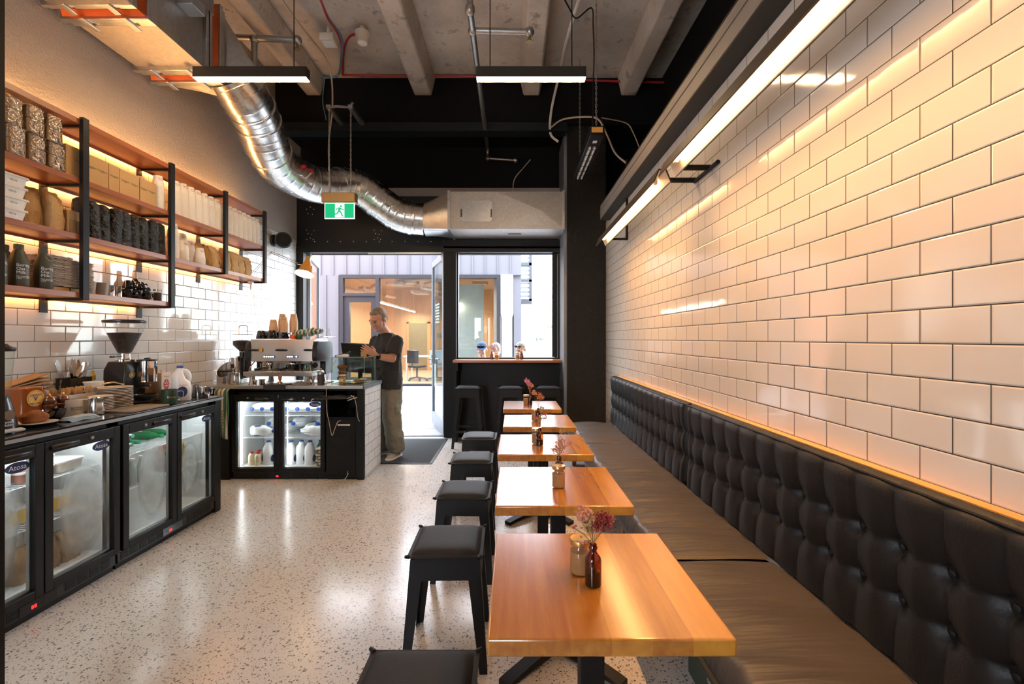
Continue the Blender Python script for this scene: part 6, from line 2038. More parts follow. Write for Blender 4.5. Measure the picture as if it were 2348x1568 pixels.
# kraft takeaway cup stacks
kc = MB().lathe([(.0275, .088), (.0290, .0885), (.0425, .004), (.0438, .004), (.0438, 0), (.0415, 0), (.040, .004), (.0265, .084), (.001, .084)], n=20, cap=False).build('kraft_cup', mat('kraft_cup_card', (.60, .37, .20), .6))
tag(kc, 'x', 'cup')
text('Goodness', .013, (0, -.0335, .062), X_, Vector((0, .16, 1)), 'blackprint', kc, 'print', bend=.0335)
u_ = False
for (x, y, n_, w_) in ((-2.50, 4.80, 5, 'the front kraft stack'), (-2.405, 4.83, 8, 'the middle kraft stack'), (-2.47, 4.93, 12, 'the rear kraft stack by the wall'), (-2.355, 4.94, 12, 'the rear kraft stack by the door')):
    for i in range(n_):
        loc = (x, y, 1.4505 + i * .0095)
        o = kc if not u_ else dup(kc, loc)
        u_ = True
        o.location = loc
        o['label'] = ('topmost' if i == n_ - 1 else 'nested') + ' kraft paper cup of ' + w_ + ' on the coffee machine'
        o['group'] = 'kraft cups in ' + w_
t = thing('cup_board', 'thin tray carrying the kraft cup stacks over the black mugs', 'tray', (-2.43, 4.88, 1.443))
MB().box(-.14, .14, -.13, .11, 0, .006).build('board', 'steel_r', t)
MB().cyl((-.12, .08, -.068), (-.12, .08, 0), .006).cyl((.12, .09, -.068), (.12, .09, 0), .006).cyl((.125, -.12, -.068), (.125, -.12, 0), .006).cyl((-.035, .0, -.068), (-.035, .0, 0), .006).build('leg', 'steel_r', t)
t = thing('towel_bundle', 'green and cream tea towel bundled on the coffee machine', 'towel', (-2.14, 4.80, 1.43))
def bund(u, v):
    a = u * 2 * PI
    return ((v - .5) * .30, .07 * math.cos(a) * (1 - (2 * v - 1) ** 4 * .5), .0 + (.032 + .006 * math.sin(v * 11 + 1)) * math.sin(a) * (1 - (2 * v - 1) ** 4 * .6) + .03 * v + .007 * math.sin(a * 4 + v * 9) + .004 * math.sin(a * 9 - v * 21))
MB().sheet(bund, 40, 26).build('cloth', bpy.data.materials['striped_towel'], t, sharp=80)
# second grinder
t = thing('coffee_grinder', 'steel coffee grinder with a half full bean hopper beside the coffee machine', 'grinder', (-2.80, 4.74, C))
MB().box(-.085, .055, -.10, .10, 0, .05).build('base', 'steel', t, bev=.008)
MB().box(-.06, .05, -.02, .10, .05, .27).build('motor_body', 'blackplastic', t, bev=.01)
MB().cyl((-.03, -.045, .07), (-.03, -.045, .265), .045, n=26).build('dosing_chamber', 'steel', t)
MB().box(-.055, -.02, -.094, -.088, .16, .20).build('doser_window', 'blackprint', t)
MB().lathe([(.05, .265), (.05, .275), (.03, .28), (.03, .32)], (0, .02, 0), 24).build('collar', 'blackplastic', t)
MB().lathe([(.032, .32), (.04, .34), (.088, .385), (.092, .40), (.092, .495)], (0, .02, 0), 32, cap=False).build('hopper', 'glass', t)
MB().lathe([(.03, .322), (.038, .342), (.084, .387), (.088, .40), (.088, .435), (.001, .445)], (0, .02, 0), 30).build('beans', 'coffee', t)
MB().lathe([(.094, .494), (.094, .502), (.001, .504)], (0, .02, 0), 32).build('hopper_lid', mat('grey_lid', (.25, .26, .28), .3), t)
MB().tube(crom([(-.045, .03, .503), (-.045, .03, .57), (-.03, .03, .592), (.03, .03, .592), (.045, .03, .57), (.045, .03, .503)], 5), .005, 8).build('lid_handle', 'copper_and_warm_glint', t)
MB().tube([(-.02, -.09, .06), (-.02, -.10, .09), (-.0, -.085, .15)], .006).build('fork', 'copper_and_warm_glint', t)
cord('white wire hanging from the desk lamp clamp to the coffee grinder', [at(582, 662, 4.98), at(583, 690, 4.98), at(586, 720, 4.97), at(592, 745, 4.96), at(598, 790, 4.98)], .0025, 'whitecable', 'hanging wires')
cord('black wire by the knock box', [at(527, 838, 4.78), at(528, 822, 4.80), at(540, 826, 4.80), at(546, 832, 4.80), at(540, 850, 4.8), at(534, 868, 4.75)], .003, 'black', 'hanging wires')
# knock box and small steelware
t = thing('knock_box', 'stainless knock bin with a slanted round mouth at the wall end of the coffee counter', 'bin', (-2.885, 4.62, C))
n_ = 32
ra = [Vector((.082 * math.cos(2 * PI * q / n_), .082 * math.sin(2 * PI * q / n_), 0)) for q in range(n_)]
rb2 = [Vector((p.x, p.y, .15 + p.y * .9)) for p in ra]
ri = [Vector((p.x * .95, p.y * .95, .15 + p.y * .9)) for p in ra]
rj = [Vector((p.x * .95, p.y * .95, .02)) for p in ra]
MB().loft([ra, rb2, ri, rj]).build('bin_body', 'steel', t)
MB().cyl((-.08, -.01, .13), (.08, -.01, .13), .011, n=12).build('knock_bar', 'blackplastic', t)
cup_lathe('milk_pitcher', 'straight steel jug beside the knock bin', (-2.755, 4.56, C), [(r_ * 1.05, z * 1.15) for r_, z in jg], 'steel', 'steelware on the coffee counter', (.036, .03, .085, .03, .005), 'jug', rz=R(-60))
cup_lathe('milk_pitcher', 'clear tall beaker beside the straight steel jug', (-2.69, 4.53, C), [(.001, .001), (.026, 0), (.028, .004), (.032, .10), (.030, .10)], 'glass_g', 'steelware on the coffee counter', None, 'beaker')
cup_lathe('tamper_cup', 'small chrome cup at the left of the tamping mat', (-2.535, 4.51, C), [(.001, .001), (.026, 0), (.024, .02), (.030, .05), (.028, .05)], 'chrome', 'steelware on the coffee counter', None, 'cup')
cup_lathe('filter_basket', 'chrome ring basket beside the tamping mat', (-2.46, 4.51, C), [(.022, 0), (.030, .004), (.030, .05), (.034, .052), (.034, .058), (.028, .058)], 'chrome', 'steelware on the coffee counter', None, 'basket')
t = thing('tamping_mat', 'black rubber corner mat over the edge of the steel worktop', 'mat', (-2.31, 4.5, C))
MB().box(-2.415, -2.205, 4.452, 4.60, .9205, .932).box(-2.415, -2.205, 4.440, 4.452, .882, .932).build('rubber', 'blackprint', t, w=True, bev=.003)
t = thing('tamper', 'wooden handled tamper standing on the black mat', 'tamper', (-2.295, 4.53, .9325))
MB().lathe([(.023, 0), (.023, .016), (.009, .024), (.009, .03)], n=24).build('metal_foot', 'gold', t)
MB().lathe([(.009, .03), (.016, .05), (.018, .075), (.013, .088), (.001, .091)], n=24).build('wooden_handle', wood_mat('chestnut', (.25, .08, .03), (.40, .15, .06), 2, .2, .3), t)
t = thing('bar_cloth', 'grey cloth heap on the steel worktop right of the mat', 'cloth', (-2.09, 4.52, C))
def heap(u, v):
    x, y = u * 2 - 1, v * 2 - 1
    return (x * .085, y * .055, .003 + max(0, (1 - x * x) * (1 - y * y)) * (.034 + .012 * math.sin(x * 9) * math.cos(y * 7 + x * 4)))
MB().sheet(heap, 22, 16).build('cloth', mat('dark_grey_cloth', (.14, .14, .145), .95, bump=(60, .5)), t, sharp=80)
cup_lathe('milk_pitcher', 'upturned steel funnel jug by the grey cloth', (-2.0, 4.60, C), [(.03, 0), (.014, .02), (.014, .04), (.040, .085), (.001, .09)], 'steel', 'steelware on the coffee counter', None, 'funnel')
t = thing('paper_pile', 'loose white printed papers lying by the coffee machine', 'papers', (-1.94, 4.72, C))
MB().box(-.06, .06, -.11, .11, 0, .012).build('sheets', 'whiteprint', t)
t = thing('pepper_grinder', 'tall dark pepper grinder beside the display case', 'grinder', (-1.89, 4.53, C))
MB().lathe([(.032, 0), (.033, .004), (.033, .105)], n=26).build('dark_body', mat('dark_frosted_body', (.05, .045, .04), .4), t)
MB().lathe([(.033, .105), (.033, .128), (.028, .132), (.004, .135), (.004, .15)], n=26).build('steel_top', 'steel', t)
MB().ball((0, 0, .157), .009, 12, 8).build('knob', 'copper_and_warm_glint', t)
# display case
t = thing('display_case', 'small glass cake case at the end of the coffee counter', 'display case', (-1.65, 4.78, C))
x0, x1, y0, y1, z0, z1 = -1.815, -1.485, 4.60, 4.96, .9225, 1.188
MB().box(x0, x1, y0, y1, z0, z0 + .005).build('glass_base', 'glass_g', t, w=True)
for (a, b_, c_, d_) in ((x0, x1, y0, y0 + .004), (x0, x1, y1 - .004, y1), (x0, x0 + .004, y0, y1), (x1 - .004, x1, y0, y1)):
    MB().box(a, b_, c_, d_, z0 + .006, z1).build('glass_side', 'glass_g', t, w=True)
MB().box(x0 - .004, x1 + .004, y0 - .004, y1 + .004, z1, z1 + .006).build('glass_top', 'glass_g', t, w=True)
g = MB()
for a in (x0, x1):
    for c_ in (y0, y1):
        g.cyl((a, c_, z0), (a, c_, z1 + .006), .0028, n=6)
for zz in (z0, z1 + .003):
    g.tube([(x0, y0, zz), (x1, y0, zz), (x1, y1, zz), (x0, y1, zz), (x0, y0, zz)], .0026, 6)
g.build('glass_edges', mat('green_glass_edge', (.30, .48, .42), .1), t, w=True)
for i in range(3):
    t = thing('muffin', 'brown muffin in the cake case, %s of the pile' % ('bottom', 'middle', 'top')[i], 'muffin', (-1.735 + .008 * (i % 2), 4.68, .9285 + .058 * i), .7 * i, 'piled muffins')
    MB().lathe([(.028, 0), (.038, .035)], n=22).build('paper_case', 'food_brown', t)
    MB().ball((0, 0, .046), (.049, .049, .026), 18, 10).build('crust', 'muffin', t, disp=(.03, .016))
t = thing('cake_plate', 'white plate under the doughnuts in the cake case', 'plate', (-1.57, 4.76, .928))
MB().lathe([(.001, .002), (.05, .002), (.075, .008), (.07, .009), (.001, .006)], n=30).build('plate_body', 'white', t)
for i, (dx, dy) in enumerate(((-.035, -.015), (.03, -.01), (.005, .04))):
    t = thing('doughnut', ('golden doughnut at the front of the white plate', 'sugar iced doughnut on the white plate by the glass end', 'iced doughnut at the back of the white plate')[i], 'doughnut', (-1.57 + dx, 4.76 + dy, .9375), 0, 'doughnuts')
    MB().loft([[((.022 + .013 * math.cos(2 * PI * q / 10)) * math.cos(2 * PI * p / 18), (.022 + .013 * math.cos(2 * PI * q / 10)) * math.sin(2 * PI * p / 18), .013 + .013 * math.sin(2 * PI * q / 10)) for q in range(10)] for p in range(19)], False).build('dough', 'muffin' if i else mat('golden_dough', (.62, .30, .08), .6), t)
    if i:
        MB().loft([[((.022 + .0138 * math.cos(a_)) * math.cos(2 * PI * p / 18), (.022 + .0138 * math.cos(a_)) * math.sin(2 * PI * p / 18), .013 + .0138 * math.sin(a_)) for a_ in [PI * (.1 + .8 * q / 7) for q in range(8)]] for p in range(19)], False, False).build('icing', mat('sugar_icing', (.72, .62, .52), .5), t)
t = thing('mustard_jar', 'glass jar of yellow relish with a pale lid before the cake case', 'jar', (-1.678, 4.53, C))
MB().lathe([(.001, .001), (.030, 0), (.033, .004), (.033, .078), (.029, .088), (.029, .092)], n=26, cap=False).build('glass_body', 'glass', t)
MB().lathe([(.030, .004), (.031, .006), (.031, .076), (.001, .078)], n=24).build('relish', mat('mustard_relish', (.52, .32, .04), .6, bump=(90, .8)), t)
MB().lathe([(.031, .09), (.0315, .092), (.0315, .102), (.001, .104)], n=26).build('lid', 'offwhite', t)
text('Pickle', .013, (0, -.0335, .044), X_, Z_, 'blackprint', MB().box(-.02, .02, -.0334, -.0326, .034, .06).build('label_strip', 'offwhite', t), bend=.033)
for i in range(2):
    t = thing('spoon', 'dark spoon lying before the cake case, ' + ('nearer the jar' if i == 0 else 'nearer the counter end'), 'spoon', (-1.60 + .05 * i, 4.53 + .02 * i, C + .002), .3 - .5 * i)
    MB().tube([(-.045, 0, .012), (0, 0, .006), (.08, 0, .004)], [.004, .003, .0035], 6).build('handle', 'blacksteel', t)
    MB().ball((-.058, 0, .012), (.016, .012, .005), 12, 8).build('bowl', 'blacksteel', t)
t = thing('card_reader', 'payment card reader with a white base on the cake case', 'card reader', (-1.745, 4.72, 1.194), R(14))
MB().prism([(-.06, 0), (.06, 0), (.06, .025), (.02, .028), (-.06, .012)], 1, -.04, .04).build('white_base', 'white', t, bev=.004)
g = MB().prism([(-.075, .012), (.05, .040), (.068, .055), (.075, .048), (.06, .022), (-.07, .0)], 1, -.038, .038).build('black_body', 'blackplastic', t, bev=.004)
MB().quad((-.06, -.032, .0166), (.02, -.032, .0343), (.02, .032, .0343), (-.06, .032, .0166)).build('screen', mat('lit_grey_screen', (.45, .5, .52), .15), t)
t = thing('price_card', 'small tan card propped on the cake case', 'card', (-1.555, 4.80, 1.194))
MB().box(-.03, .03, -.001, .001, 0, .05).build('card_sheet', 'kraft', t)
# till tablet on its stand
t = thing('till_screen', 'black till screen on a stand, tilted toward the standing man', 'till', (-1.66, 5.012, C))
MB().rbox(-.07, .07, -.042, .042, 0, .012, .02).build('stand_foot', 'blacksteel', t)
MB().box(-.022, .022, -.014, .014, .012, .20).build('stand_post', 'blacksteel', t, bev=.004)
Mx = Matrix.Translation((-.035, .0, .235)) @ Euler((R(24), R(3), R(-6))).to_matrix().to_4x4()
g = MB()
g.T = Mx
g.box(-.155, .155, -.014, .014, -.165, .19)
g.build('screen_case', 'blackplastic', t, bev=.006)
g = MB()
g.T = Mx
g.box(-.14, .14, .0142, .015, -.15, .175)
g.build('screen_face', mat('till_display', (.25, .27, .3), .1), t)
g = MB()
g.T = Mx
g.box(-.06, .06, -.035, -.014, -.14, -.02)
g.build('mount_plate', 'blacksteel', t, bev=.004)
# desk lamp and speaker on the wall
t = thing('desk_lamp', 'amber hooded architect lamp clamped to the end of the wall shelf, switched on', 'lamp', (-2.84, 4.98, 1.93))
MB().box(-.025, .025, -.02, .02, .04, .11).cyl((0, 0, -.02), (0, 0, .06), .009).build('clamp', 'steel_r', t)
b0_, b1_, b2_ = Vector((-.02, .04, .12)), at(622, 580, 5.25) - t.location, at(683, 606, 5.36) - t.location
off = Vector((.0, .0, .018))
MB().tube([(0, 0, .0), b0_], .006).tube([b0_, b1_], .0035, 6).tube([b0_ + off * 2, b1_ + off], .0035, 6).build('lower_arm', 'steel', t)
MB().tube([b1_, b2_], .0035, 6).tube([b1_ + off, b2_ + off], .0035, 6).ball(b1_, .012, 10, 8).build('upper_arm', 'steel', t)
hd = at(702, 612, 5.38) - t.location
MB().tube([b2_, hd + Vector((0, 0, .02))], .006).build('swivel', 'steel', t)
g = MB()
g.T = Matrix.Translation(hd) @ Euler((R(-20), R(4), 0)).to_matrix().to_4x4()
g.lathe([(.020, .135), (.024, .13), (.027, .085), (.038, .055), (.045, .03), (.075, -.055), (.112, -.095), (.110, -.096), (.072, -.054), (.042, .03), (.001, .03)], n=32, cap=False)
sh_ = g.build('lamp_shade', 'lampyellow', t)
g = MB()
g.T = Matrix.Translation(hd) @ Euler((R(-20), R(4), 0)).to_matrix().to_4x4()
g.lathe([(.109, -.0955), (.0705, -.053), (.040, .028), (.001, .028)], n=32, cap=False)
g.build('white_lining', 'white', sh_)
g = MB()
g.T = Matrix.Translation(hd) @ Euler((R(-20), R(4), 0)).to_matrix().to_4x4()
g.lathe([(.0275, .082), (.0275, .135), (.018, .14)], n=24)
g.build('socket', 'gold', t)
g = MB()
g.T = Matrix.Translation(hd) @ Euler((R(-20), R(4), 0)).to_matrix().to_4x4()
g.ball((0, 0, -.035), .034, 18, 12)
g.build('bulb', 'bulb', t)
t = thing('wall_speaker', 'round black speaker on a swivel bracket high on the tiled wall', 'speaker', (-2.985, 5.72, 2.60))
MB().cyl((0, 0, 0), (.03, 0, 0), .075, n=28).build('wall_plate', 'blackplastic', t, bev=.006)
MB().cyl((.03, 0, 0), (.09, -.01, 0), .025, n=14).build('swivel', 'blackplastic', t)
MB().cyl((.08, .03, 0), (.17, -.07, -.005), .095, .10, 32).build('drum', 'blackplastic', t, bev=.01)
MB().cyl((.17, -.07, -.005), (.176, -.0765, -.005), .088, .08, 32).build('grille', 'blacksteel', t)

# ================================================================ PEOPLE
def head_mesh(mb, hc, fw, lt, s=1.0, tilt=0.0):
    """skull, jaw, nose, brows, lips, ears; hc centre, fw facing direction, lt the head's left"""
    up = lt.cross(-fw) if False else fw.cross(lt) * -1
    up = (lt.cross(fw)) * -1
    fw2 = (fw * math.cos(tilt) - Z_ * math.sin(tilt)).normalized()
    up = (Z_ * math.cos(tilt) + fw * math.sin(tilt)).normalized()
    def P(a, b_, c_):
        return hc + lt * (a * s) + fw2 * (b_ * s) + up * (c_ * s)
    rot = Matrix((lt, fw2, up)).transposed().to_4x4()
    def E(a, b_, c_, r, n=14, m=10):
        mb.T = Matrix.Translation(P(a, b_, c_)) @ rot
        mb.ball((0, 0, 0), tuple(q * s for q in r), n, m)
        mb.T = None
    E(0, -.012, .035, (.074, .096, .085), 20, 14)
    E(0, .030, -.02, (.062, .066, .085), 18, 12)
    E(0, .048, -.078, (.040, .042, .034))
    E(0, .03, -.06, (.056, .055, .045))
    E(0, .083, .028, (.052, .016, .014))
    E(0, .094, -.006, (.010, .014, .030))
    E(0, .103, -.028, (.016, .014, .011))
    E(-.030, .078, -.022, (.022, .016, .018))
    E(.030, .078, -.022, (.022, .016, .018))
    E(0, .091, -.056, (.022, .010, .006))
    E(0, .089, -.066, (.019, .010, .007))
    E(0, .088, -.088, (.018, .014, .014))
    for sd_ in (-1, 1):
        E(sd_ * .077, -.012, -.005, (.010, .020, .032), 12, 8)
    return P, rot, fw2, up
def blob(P, rot, name, m, parts, parent, remesh=.005, smooth=3, disp=None):
    g = MB()
    for (a, b_, c_, r) in parts:
        g.T = Matrix.Translation(P(a, b_, c_)) @ rot
        g.ball((0, 0, 0), r, 16, 12)
        g.T = None
    return g.build(name, m, parent, w=True, remesh=remesh, smooth=smooth, disp=disp)

def hand(mb, wrist, knuck, nrm, side, curls, spread=.011, s=1.0):
    """palm, four fingers and thumb; wrist->knuck is the palm direction, nrm the back of the hand, side toward the thumb"""
    d = (knuck - wrist).normalized()
    L = (knuck - wrist).length
    mb.tube([wrist, wrist.lerp(knuck, .45), knuck], [(.026 * s, .020 * s), (.036 * s, .016 * s), (.038 * s, .014 * s)], 12) if False else None
    for q in (-1.5, -.5, .5, 1.5):
        mb.tube([wrist + side * (q * .010), wrist.lerp(knuck, .5) + side * (q * .016) + nrm * .003, knuck + side * (q * .0195)], [.015 * s, .0155 * s, .0115 * s], 10)
    lens = [.066, .074, .078, .068]
    for q in range(4):
        b_ = knuck + side * ((q - 1.5) * .0195)
        dir_ = (d + side * ((q - 1.5) * spread * 6)).normalized()
        p = [b_]
        ang = 0
        for k, fl in enumerate((.45, .32, .23)):
            ang += curls[q] * (.6, 1.0, .7)[k]
            v = dir_ * math.cos(ang) - nrm * math.sin(ang)
            p.append(p[-1] + v * lens[q] * fl * s)
        mb.tube(p, [.0092 * s, .0088 * s, .0080 * s, .0066 * s], 10)
        mb.ball(p[-1], .0066 * s, 8, 6)
    b_ = wrist.lerp(knuck, .3) + side * .030
    mb.tube([b_ - side * .012, b_ + side * .016 + d * .022 - nrm * .004, b_ + side * .028 + d * .052 - nrm * .010, b_ + side * .026 + d * .078 - nrm * .016], [.014 * s, .0115 * s, .0098 * s, .0075 * s], 10)

t = thing('person', 'man in a dark t-shirt and sage cargo trousers standing at the till, tapping its screen', 'person', (-1.47, 5.33, 0))
TH_ = R(-38)
FW, LT = Vector((math.sin(TH_), -math.cos(TH_), 0)), Vector((math.cos(TH_), math.sin(TH_), 0))
base = Vector((-1.47, 5.33, 0))
def L3(x, f, z):
    return base + LT * x + FW * f + Z_ * z
HC = at(868, 733, 5.24)
body = MB()
TH2 = R(-27)
FH, LH = Vector((math.sin(TH2), -math.cos(TH2), 0)), Vector((math.cos(TH2), math.sin(TH2), 0))
P_, rot_, fw2_, up_ = head_mesh(body, HC, FH, LH, 1.08, R(24))
neck0 = L3(0, -.02, 1.36)
body.tube([neck0, L3(0, .0, 1.44), HC - Z_ * .05 - FW * .01], [.075, .062, .060], 14)
# torso and hips under the clothes
body.loft([[L3(a * math.cos(2 * PI * q / 20), o + b_ * math.sin(2 * PI * q / 20), z) for q in range(20)] for (a, b_, o, z) in ((.155, .10, -.02, .78), (.165, .11, -.02, .88), (.15, .10, -.015, 1.02), (.175, .115, -.01, 1.18), (.185, .11, -.02, 1.30), (.15, .08, -.02, 1.39), (.07, .06, -.015, 1.44))])
# his left arm reaches to the till screen
sh, el, wr = L3(.178, -.01, 1.345), at(899, 822, 5.16), at(864, 817, 4.99)
body.tube([L3(.13, -.01, 1.35), sh, sh.lerp(el, .5), el], [.062, .060, .050, .043], 14)
body.tube([el, el.lerp(wr, .35), wr], [.043, .043, .029], 14)
body.ball(el, .045, 12, 10)
kn_ = at(843, 803, 4.91)
nrm_ = Vector((.30, -.92, .1)).normalized()
dh = (kn_ - wr).normalized()
nrm_ = (nrm_ - dh * nrm_.dot(dh)).normalized()
side_ = dh.cross(nrm_).normalized()
if side_.z < 0:
    side_ = -side_
hand(body, wr, kn_, nrm_, side_, [.34, .24, .20, .16])
# his right arm goes to the far side of the screen
sh2, el2, wr2 = L3(-.178, -.01, 1.345), L3(-.235, .02, 1.13), Vector((-1.86, 5.14, 1.16))
body.tube([L3(-.13, -.01, 1.35), sh2, sh2.lerp(el2, .5), el2], [.062, .060, .050, .043], 14)
body.tube([el2, el2.lerp(wr2, .35), wr2], [.043, .042, .028], 14)
kn2 = wr2 + Vector((-.01, -.075, .025))
hand(body, wr2, kn2, Vector((-.95, 0, .2)).normalized(), Vector((.15, .2, .95)).normalized(), [.4, .35, .3, .3])
# legs
hipL, hipR = L3(.09, -.02, .84), L3(-.09, -.02, .84)
ankL, ankR = at(908, 1030, 5.30), at(886, 1024, 5.47)
kneL, kneR = hipL.lerp(ankL, .5) + FW * .03, hipR.lerp(ankR, .5) + FW * .045
for h_, k_, a_ in ((hipL, kneL, ankL), (hipR, kneR, ankR)):
    body.tube([h_, h_.lerp(k_, .5), k_, k_.lerp(a_, .35), a_, a_ - Z_ * .05], [.088, .078, .056, .056, .038, .036], 14)
    body.tube([a_ - Z_ * .055 - FW * .04, a_ - Z_ * .06 + FW * .12], [.032, .026], 10)
pb = body.build('body', 'skin', t, w=True, remesh=.0042, smooth=3)
blob(P_, rot_, 'hair', 'hair', [(0, -.022, .052, (.083, .100, .084)), (0, .026, .082, (.062, .050, .036)), (-.066, -.03, .015, (.020, .05, .05)), (.066, -.03, .015, (.020, .05, .05)), (0, -.085, .0, (.06, .035, .06))], t, .006, 2, (.03, .010))
g = blob(P_, rot_, 'beard', 'beard', [(0, .048, -.085, (.0425, .046, .033)), (0, .028, -.079, (.0585, .055, .030)), (-.054, .0, -.045, (.012, .018, .034)), (.054, .0, -.045, (.012, .018, .034))], t, .004, 3)
for sd_ in (-1, 1):
    g = MB()
    g.T = Matrix.Translation(P_(sd_ * .030, .092, .004)) @ rot_
    g.ball((0, 0, 0), (.012, .007, .0042), 10, 8)
    g.build('eye', mat('dark_eye_%d' % (sd_ + 1), (.03, .02, .018), .2), t, w=True)
    g = MB()
    g.T = Matrix.Translation(P_(sd_ * .030, .096, .024)) @ rot_
    g.ball((0, 0, 0), (.020, .005, .0036), 10, 8)
    g.build('eyebrow', 'hair', t, w=True)
# t-shirt: boxy, dropped shoulders, wide sleeves to the elbow
g = MB()
rings = []
for (a, b_, o, z) in ((.215, .150, -.015, .80), (.212, .148, -.015, .90), (.208, .142, -.012, 1.05), (.212, .140, -.01, 1.20), (.205, .128, -.015, 1.32), (.17, .098, -.02, 1.395), (.095, .072, -.012, 1.435)):
    rings.append([L3(a * math.cos(2 * PI * q / 40) * (1 + .025 * math.sin(q * 2.2 + z * 14)), o + b_ * math.sin(2 * PI * q / 40) * (1 + .05 * math.sin(q * 1.7 - z * 9)), z + .008 * math.sin(q * 1.1)) for q in range(40)])
g.loft(rings)
for s0_, e0_ in ((sh, el), (sh2, el2)):
    dd_ = (e0_ - s0_)
    g.tube([s0_ - dd_ * .05 + Z_ * .0, s0_ + dd_ * .3, s0_ + dd_ * .78], [.082, .086, .092], 20)
    g.ball(s0_, .080, 14, 10)
g.build('t_shirt', 'shirt', t, w=True, remesh=.0075, smooth=4, disp=(.07, .020))
g = MB()
g.tube([P_(.0, -.0, -.148) - FW * .02] * 1 + [L3(0, -.015, 1.45)], .07) if False else None
g.loft([[L3(r_ * math.cos(2 * PI * q / 28), -.005 + r_ * .9 * math.sin(2 * PI * q / 28), z) for q in range(28)] for r_, z in ((.098, 1.425), (.088, 1.44), (.076, 1.446), (.074, 1.438))], False)
g.build('collar', 'shirt', t, w=True)
# cargo trousers
g = MB()
g.loft([[L3(a * math.cos(2 * PI * q / 28), -.02 + b_ * math.sin(2 * PI * q / 28), z) for q in range(28)] for (a, b_, z) in ((.178, .128, .90), (.188, .14, .80), (.18, .13, .72))])
for h_, k_, a_ in ((hipL, kneL, ankL), (hipR, kneR, ankR)):
    hem = a_ - Z_ * .018 - FW * .01
    g.tube([h_ + Z_ * .02, h_.lerp(k_, .5), k_, k_.lerp(hem, .4), k_.lerp(hem, .8), hem], [.115, .112, .106, .103, .100, .092], 22)
for h_, k_ in ((hipL, kneL), (hipR, kneR)):
    sgn = 1 if h_ is hipL else -1
    c_ = h_.lerp(k_, .72) + LT * (.100 * sgn)
    g.ball(c_, (.020, .05, .065), 12, 8)
g.build('trousers', 'khaki', t, w=True, remesh=.009, smooth=4, disp=(.10, .035))
for a_, nm_ in ((ankL, 'shoe'), (ankR, 'shoe')):
    fl = Vector((a_.x, a_.y, 0))
    fd = (FW + LT * (.35 if a_ is ankL else -.1)).normalized()
    sdv = Vector((-fd.y, fd.x, 0))
    def sr(u, z, w_, k=1.0):
        c_ = fl + fd * u
        return c_, w_, z
    g = MB()
    rr = []
    for (u, w_, zt_) in ((-.085, .026, .05), (-.07, .036, .085), (-.02, .037, .10), (.03, .036, .082), (.08, .042, .066), (.13, .042, .054), (.165, .032, .040), (.18, .014, .026)):
        c_ = fl + fd * u
        rr.append([c_ + sdv * (w_ * math.cos(2 * PI * q / 16)) + Z_ * (.018 + (zt_ - .018) * max(0, math.sin(2 * PI * q / 16)) + .010 * min(0, math.sin(2 * PI * q / 16))) for q in range(16)])
    o = g.loft(rr).build('shoe', 'shoe', t, w=True, sub=1)
    g = MB()
    rr = []
    for (u, w_) in ((-.095, .02), (-.075, .041), (.0, .040), (.09, .047), (.15, .043), (.19, .018)):
        c_ = fl + fd * u
        rr.append([c_ - sdv * w_ + Z_ * .001, c_ + sdv * w_ + Z_ * .001, c_ + sdv * w_ + Z_ * .026, c_ - sdv * w_ + Z_ * .026])
    g.loft(rr).build('sole', 'whiteprint', o, w=True, bev=.006)
wd = (wr - el).normalized()
wc = wr - wd * .018
MB().tube([wc - wd * .010, wc + wd * .010], .0335, 20).build('watch_strap', 'blackplastic', t, w=True)
fn_ = Vector((.1, -1, -.25)).normalized()
MB().cyl(wc + fn_ * .028, wc + fn_ * .040, .021, .019, 20).build('watch_face', 'screen', t, w=True)
rg_ = kn_ + side_ * (-.5 * .0195) + dh * .014
MB().tube([rg_ - dh * .003, rg_ + dh * .003], .0108, 16).build('ring', 'gold', t, w=True)

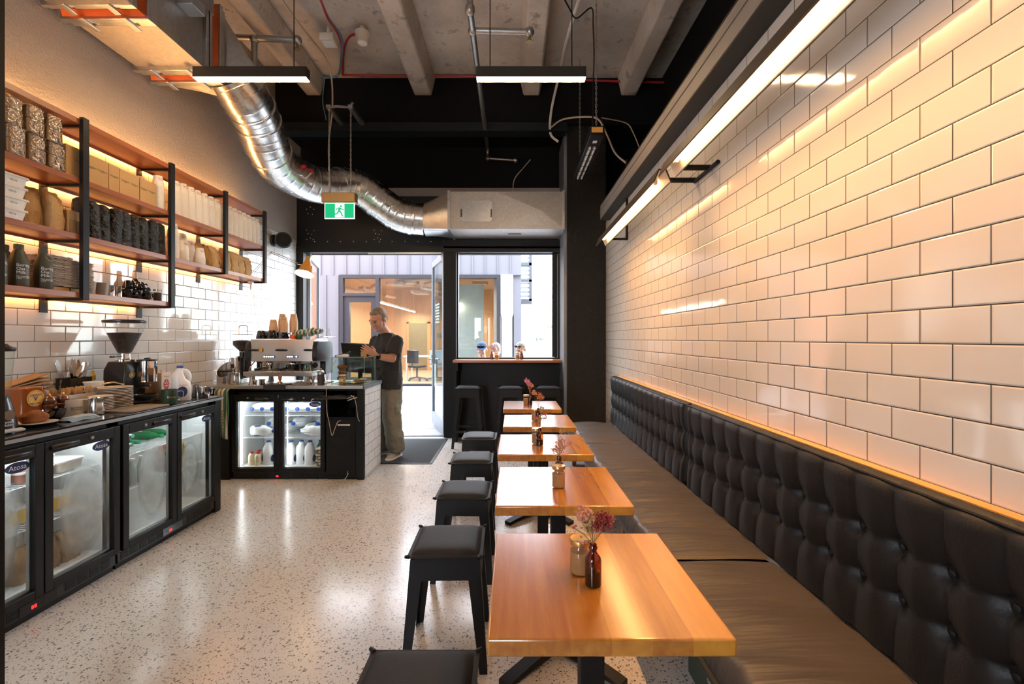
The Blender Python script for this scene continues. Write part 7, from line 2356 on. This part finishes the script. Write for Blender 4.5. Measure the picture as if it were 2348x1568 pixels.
def sitter(label, x, y, hz, skin_m, top_m, face, hair=True, cap=None, shades=False, hairm='darkhair', tilt=18):
    t = thing('person', label, 'person', (x, y, 0))
    th = face
    f_, l_ = Vector((math.sin(th), -math.cos(th), 0)), Vector((math.cos(th), math.sin(th), 0))
    b_ = Vector((x, y, 0))
    def q3(a, f, z):
        return b_ + l_ * a + f_ * f + Z_ * z
    hc = Vector((x, y, hz)) + f_ * .05
    g = MB()
    P, rt, f2, u2 = head_mesh(g, hc, f_, l_, 1.0, R(tilt))
    g.tube([q3(0, 0, hz - .22), hc - Z_ * .04], [.065, .055], 12)
    g.loft([[q3(a * math.cos(2 * PI * k / 18), o + d * math.sin(2 * PI * k / 18), hz + z) for k in range(18)] for (a, d, o, z) in ((.15, .12, 0, -.80), (.16, .12, 0, -.65), (.17, .12, 0, -.42), (.17, .10, 0, -.30), (.09, .06, 0, -.2))])
    for s_ in (-1, 1):
        e_, w_ = q3(s_ * .24, .10, hz - .58), q3(s_ * .12, .33, hz - .55)
        g.tube([q3(s_ * .16, 0, hz - .29), q3(s_ * .21, .04, hz - .43), e_, w_], [.055, .048, .04, .028], 12)
        hand(g, w_, w_ + f_ * .075 - l_ * (s_ * .02), Z_, l_ * s_ * -1, [.3, .3, .3, .3])
        k_, a_ = q3(s_ * .13, .42, hz - .72), q3(s_ * .13, .40, .08)
        g.tube([q3(s_ * .09, 0, hz - .74), k_, a_], [.085, .062, .04], 12)
        g.tube([q3(s_ * .13, .36, .04), q3(s_ * .13, .56, .03)], [.035, .03], 10)
    g.build('body', skin_m, t, w=True, remesh=.006, smooth=3)
    if hair:
        blob(P, rt, 'hair', hairm, [(0, -.02, .046, (.080, .096, .082)), (0, -.08, .0, (.06, .04, .06))], t, .007, 2, (.03, .01))
    if cap:
        o = blob(P, rt, 'cap', cap, [(0, -.012, .06, (.084, .102, .07))], t, .007, 2)
        g = MB()
        g.T = Matrix.Translation(P(0, .10, .048)) @ rt
        g.ball((0, 0, 0), (.072, .062, .010), 18, 8)
        g.build('cap_peak', 'denim', o, w=True)
    if shades:
        g = MB()
        for s_ in (-1, 1):
            g.T = Matrix.Translation(P(s_ * .034, .080, .085)) @ rt
            g.ball((0, 0, 0), (.030, .014, .020), 14, 8)
        g.T = None
        g.build('sunglasses', 'blackplastic', t, w=True)
    g = MB().loft([[q3(a * math.cos(2 * PI * k / 24), o + d * math.sin(2 * PI * k / 24), hz + z) for k in range(24)] for (a, d, o, z) in ((.18, .145, 0, -.74), (.19, .14, 0, -.5), (.195, .135, 0, -.35), (.17, .11, 0, -.25), (.08, .075, 0, -.19))])
    for s_ in (-1, 1):
        g.tube([q3(s_ * .15, 0, hz - .28), q3(s_ * .21, .04, hz - .43), q3(s_ * .235, .08, hz - .55), q3(s_ * .15, .27, hz - .555)], [.075, .068, .06, .045], 14)
    g.build('jacket', top_m, t, w=True, remesh=.010, smooth=3, disp=(.08, .015))
    g = MB()
    for s_ in (-1, 1):
        g.tube([q3(s_ * .09, -.02, hz - .76), q3(s_ * .13, .43, hz - .73), q3(s_ * .13, .40, .10)], [.11, .085, .065], 14)
    g.build('trousers', 'denim', t, w=True, remesh=.012, smooth=2)
    return t
def bench_stool(x, y, label):
    t = thing('outdoor_stool', label, 'stool', (x, y, -.01), 0, 'stools outside the bar window')
    MB().rbox(-.17, .17, -.17, .17, .30, .325, .03).build('seat', 'palewood', t)
    for sx in (-1, 1):
        for sy in (-1, 1):
            MB().cyl((sx * .13, sy * .13, .30), (sx * .16, sy * .16, 0), .016, n=8).build('leg', 'blacksteel', t)
sitter('seated man outside the bar window wearing a dark flat cap and pale jacket', -.48, 7.4, 1.20, 'skin', 'palegrey', R(-5), hair=False, cap='denim', shades=True)
sitter('grey haired seated person outside, half hidden behind the pink bar flowers', -.30, 7.95, 1.18, 'skin', 'denim', R(150), hairm='hair')
sitter('seated man outside the bar window with sunglasses pushed up on short hair, navy jacket', .17, 7.4, 1.20, 'skin', 'denim', R(-32), shades=True, hairm='hair')
bench_stool(-.48, 7.42, 'wooden stool outside under the man in the flat cap')
bench_stool(-.30, 7.95, 'wooden stool outside under the grey haired person')
bench_stool(.17, 7.42, 'wooden stool outside under the man with sunglasses')
bpy.context.view_layer.update()
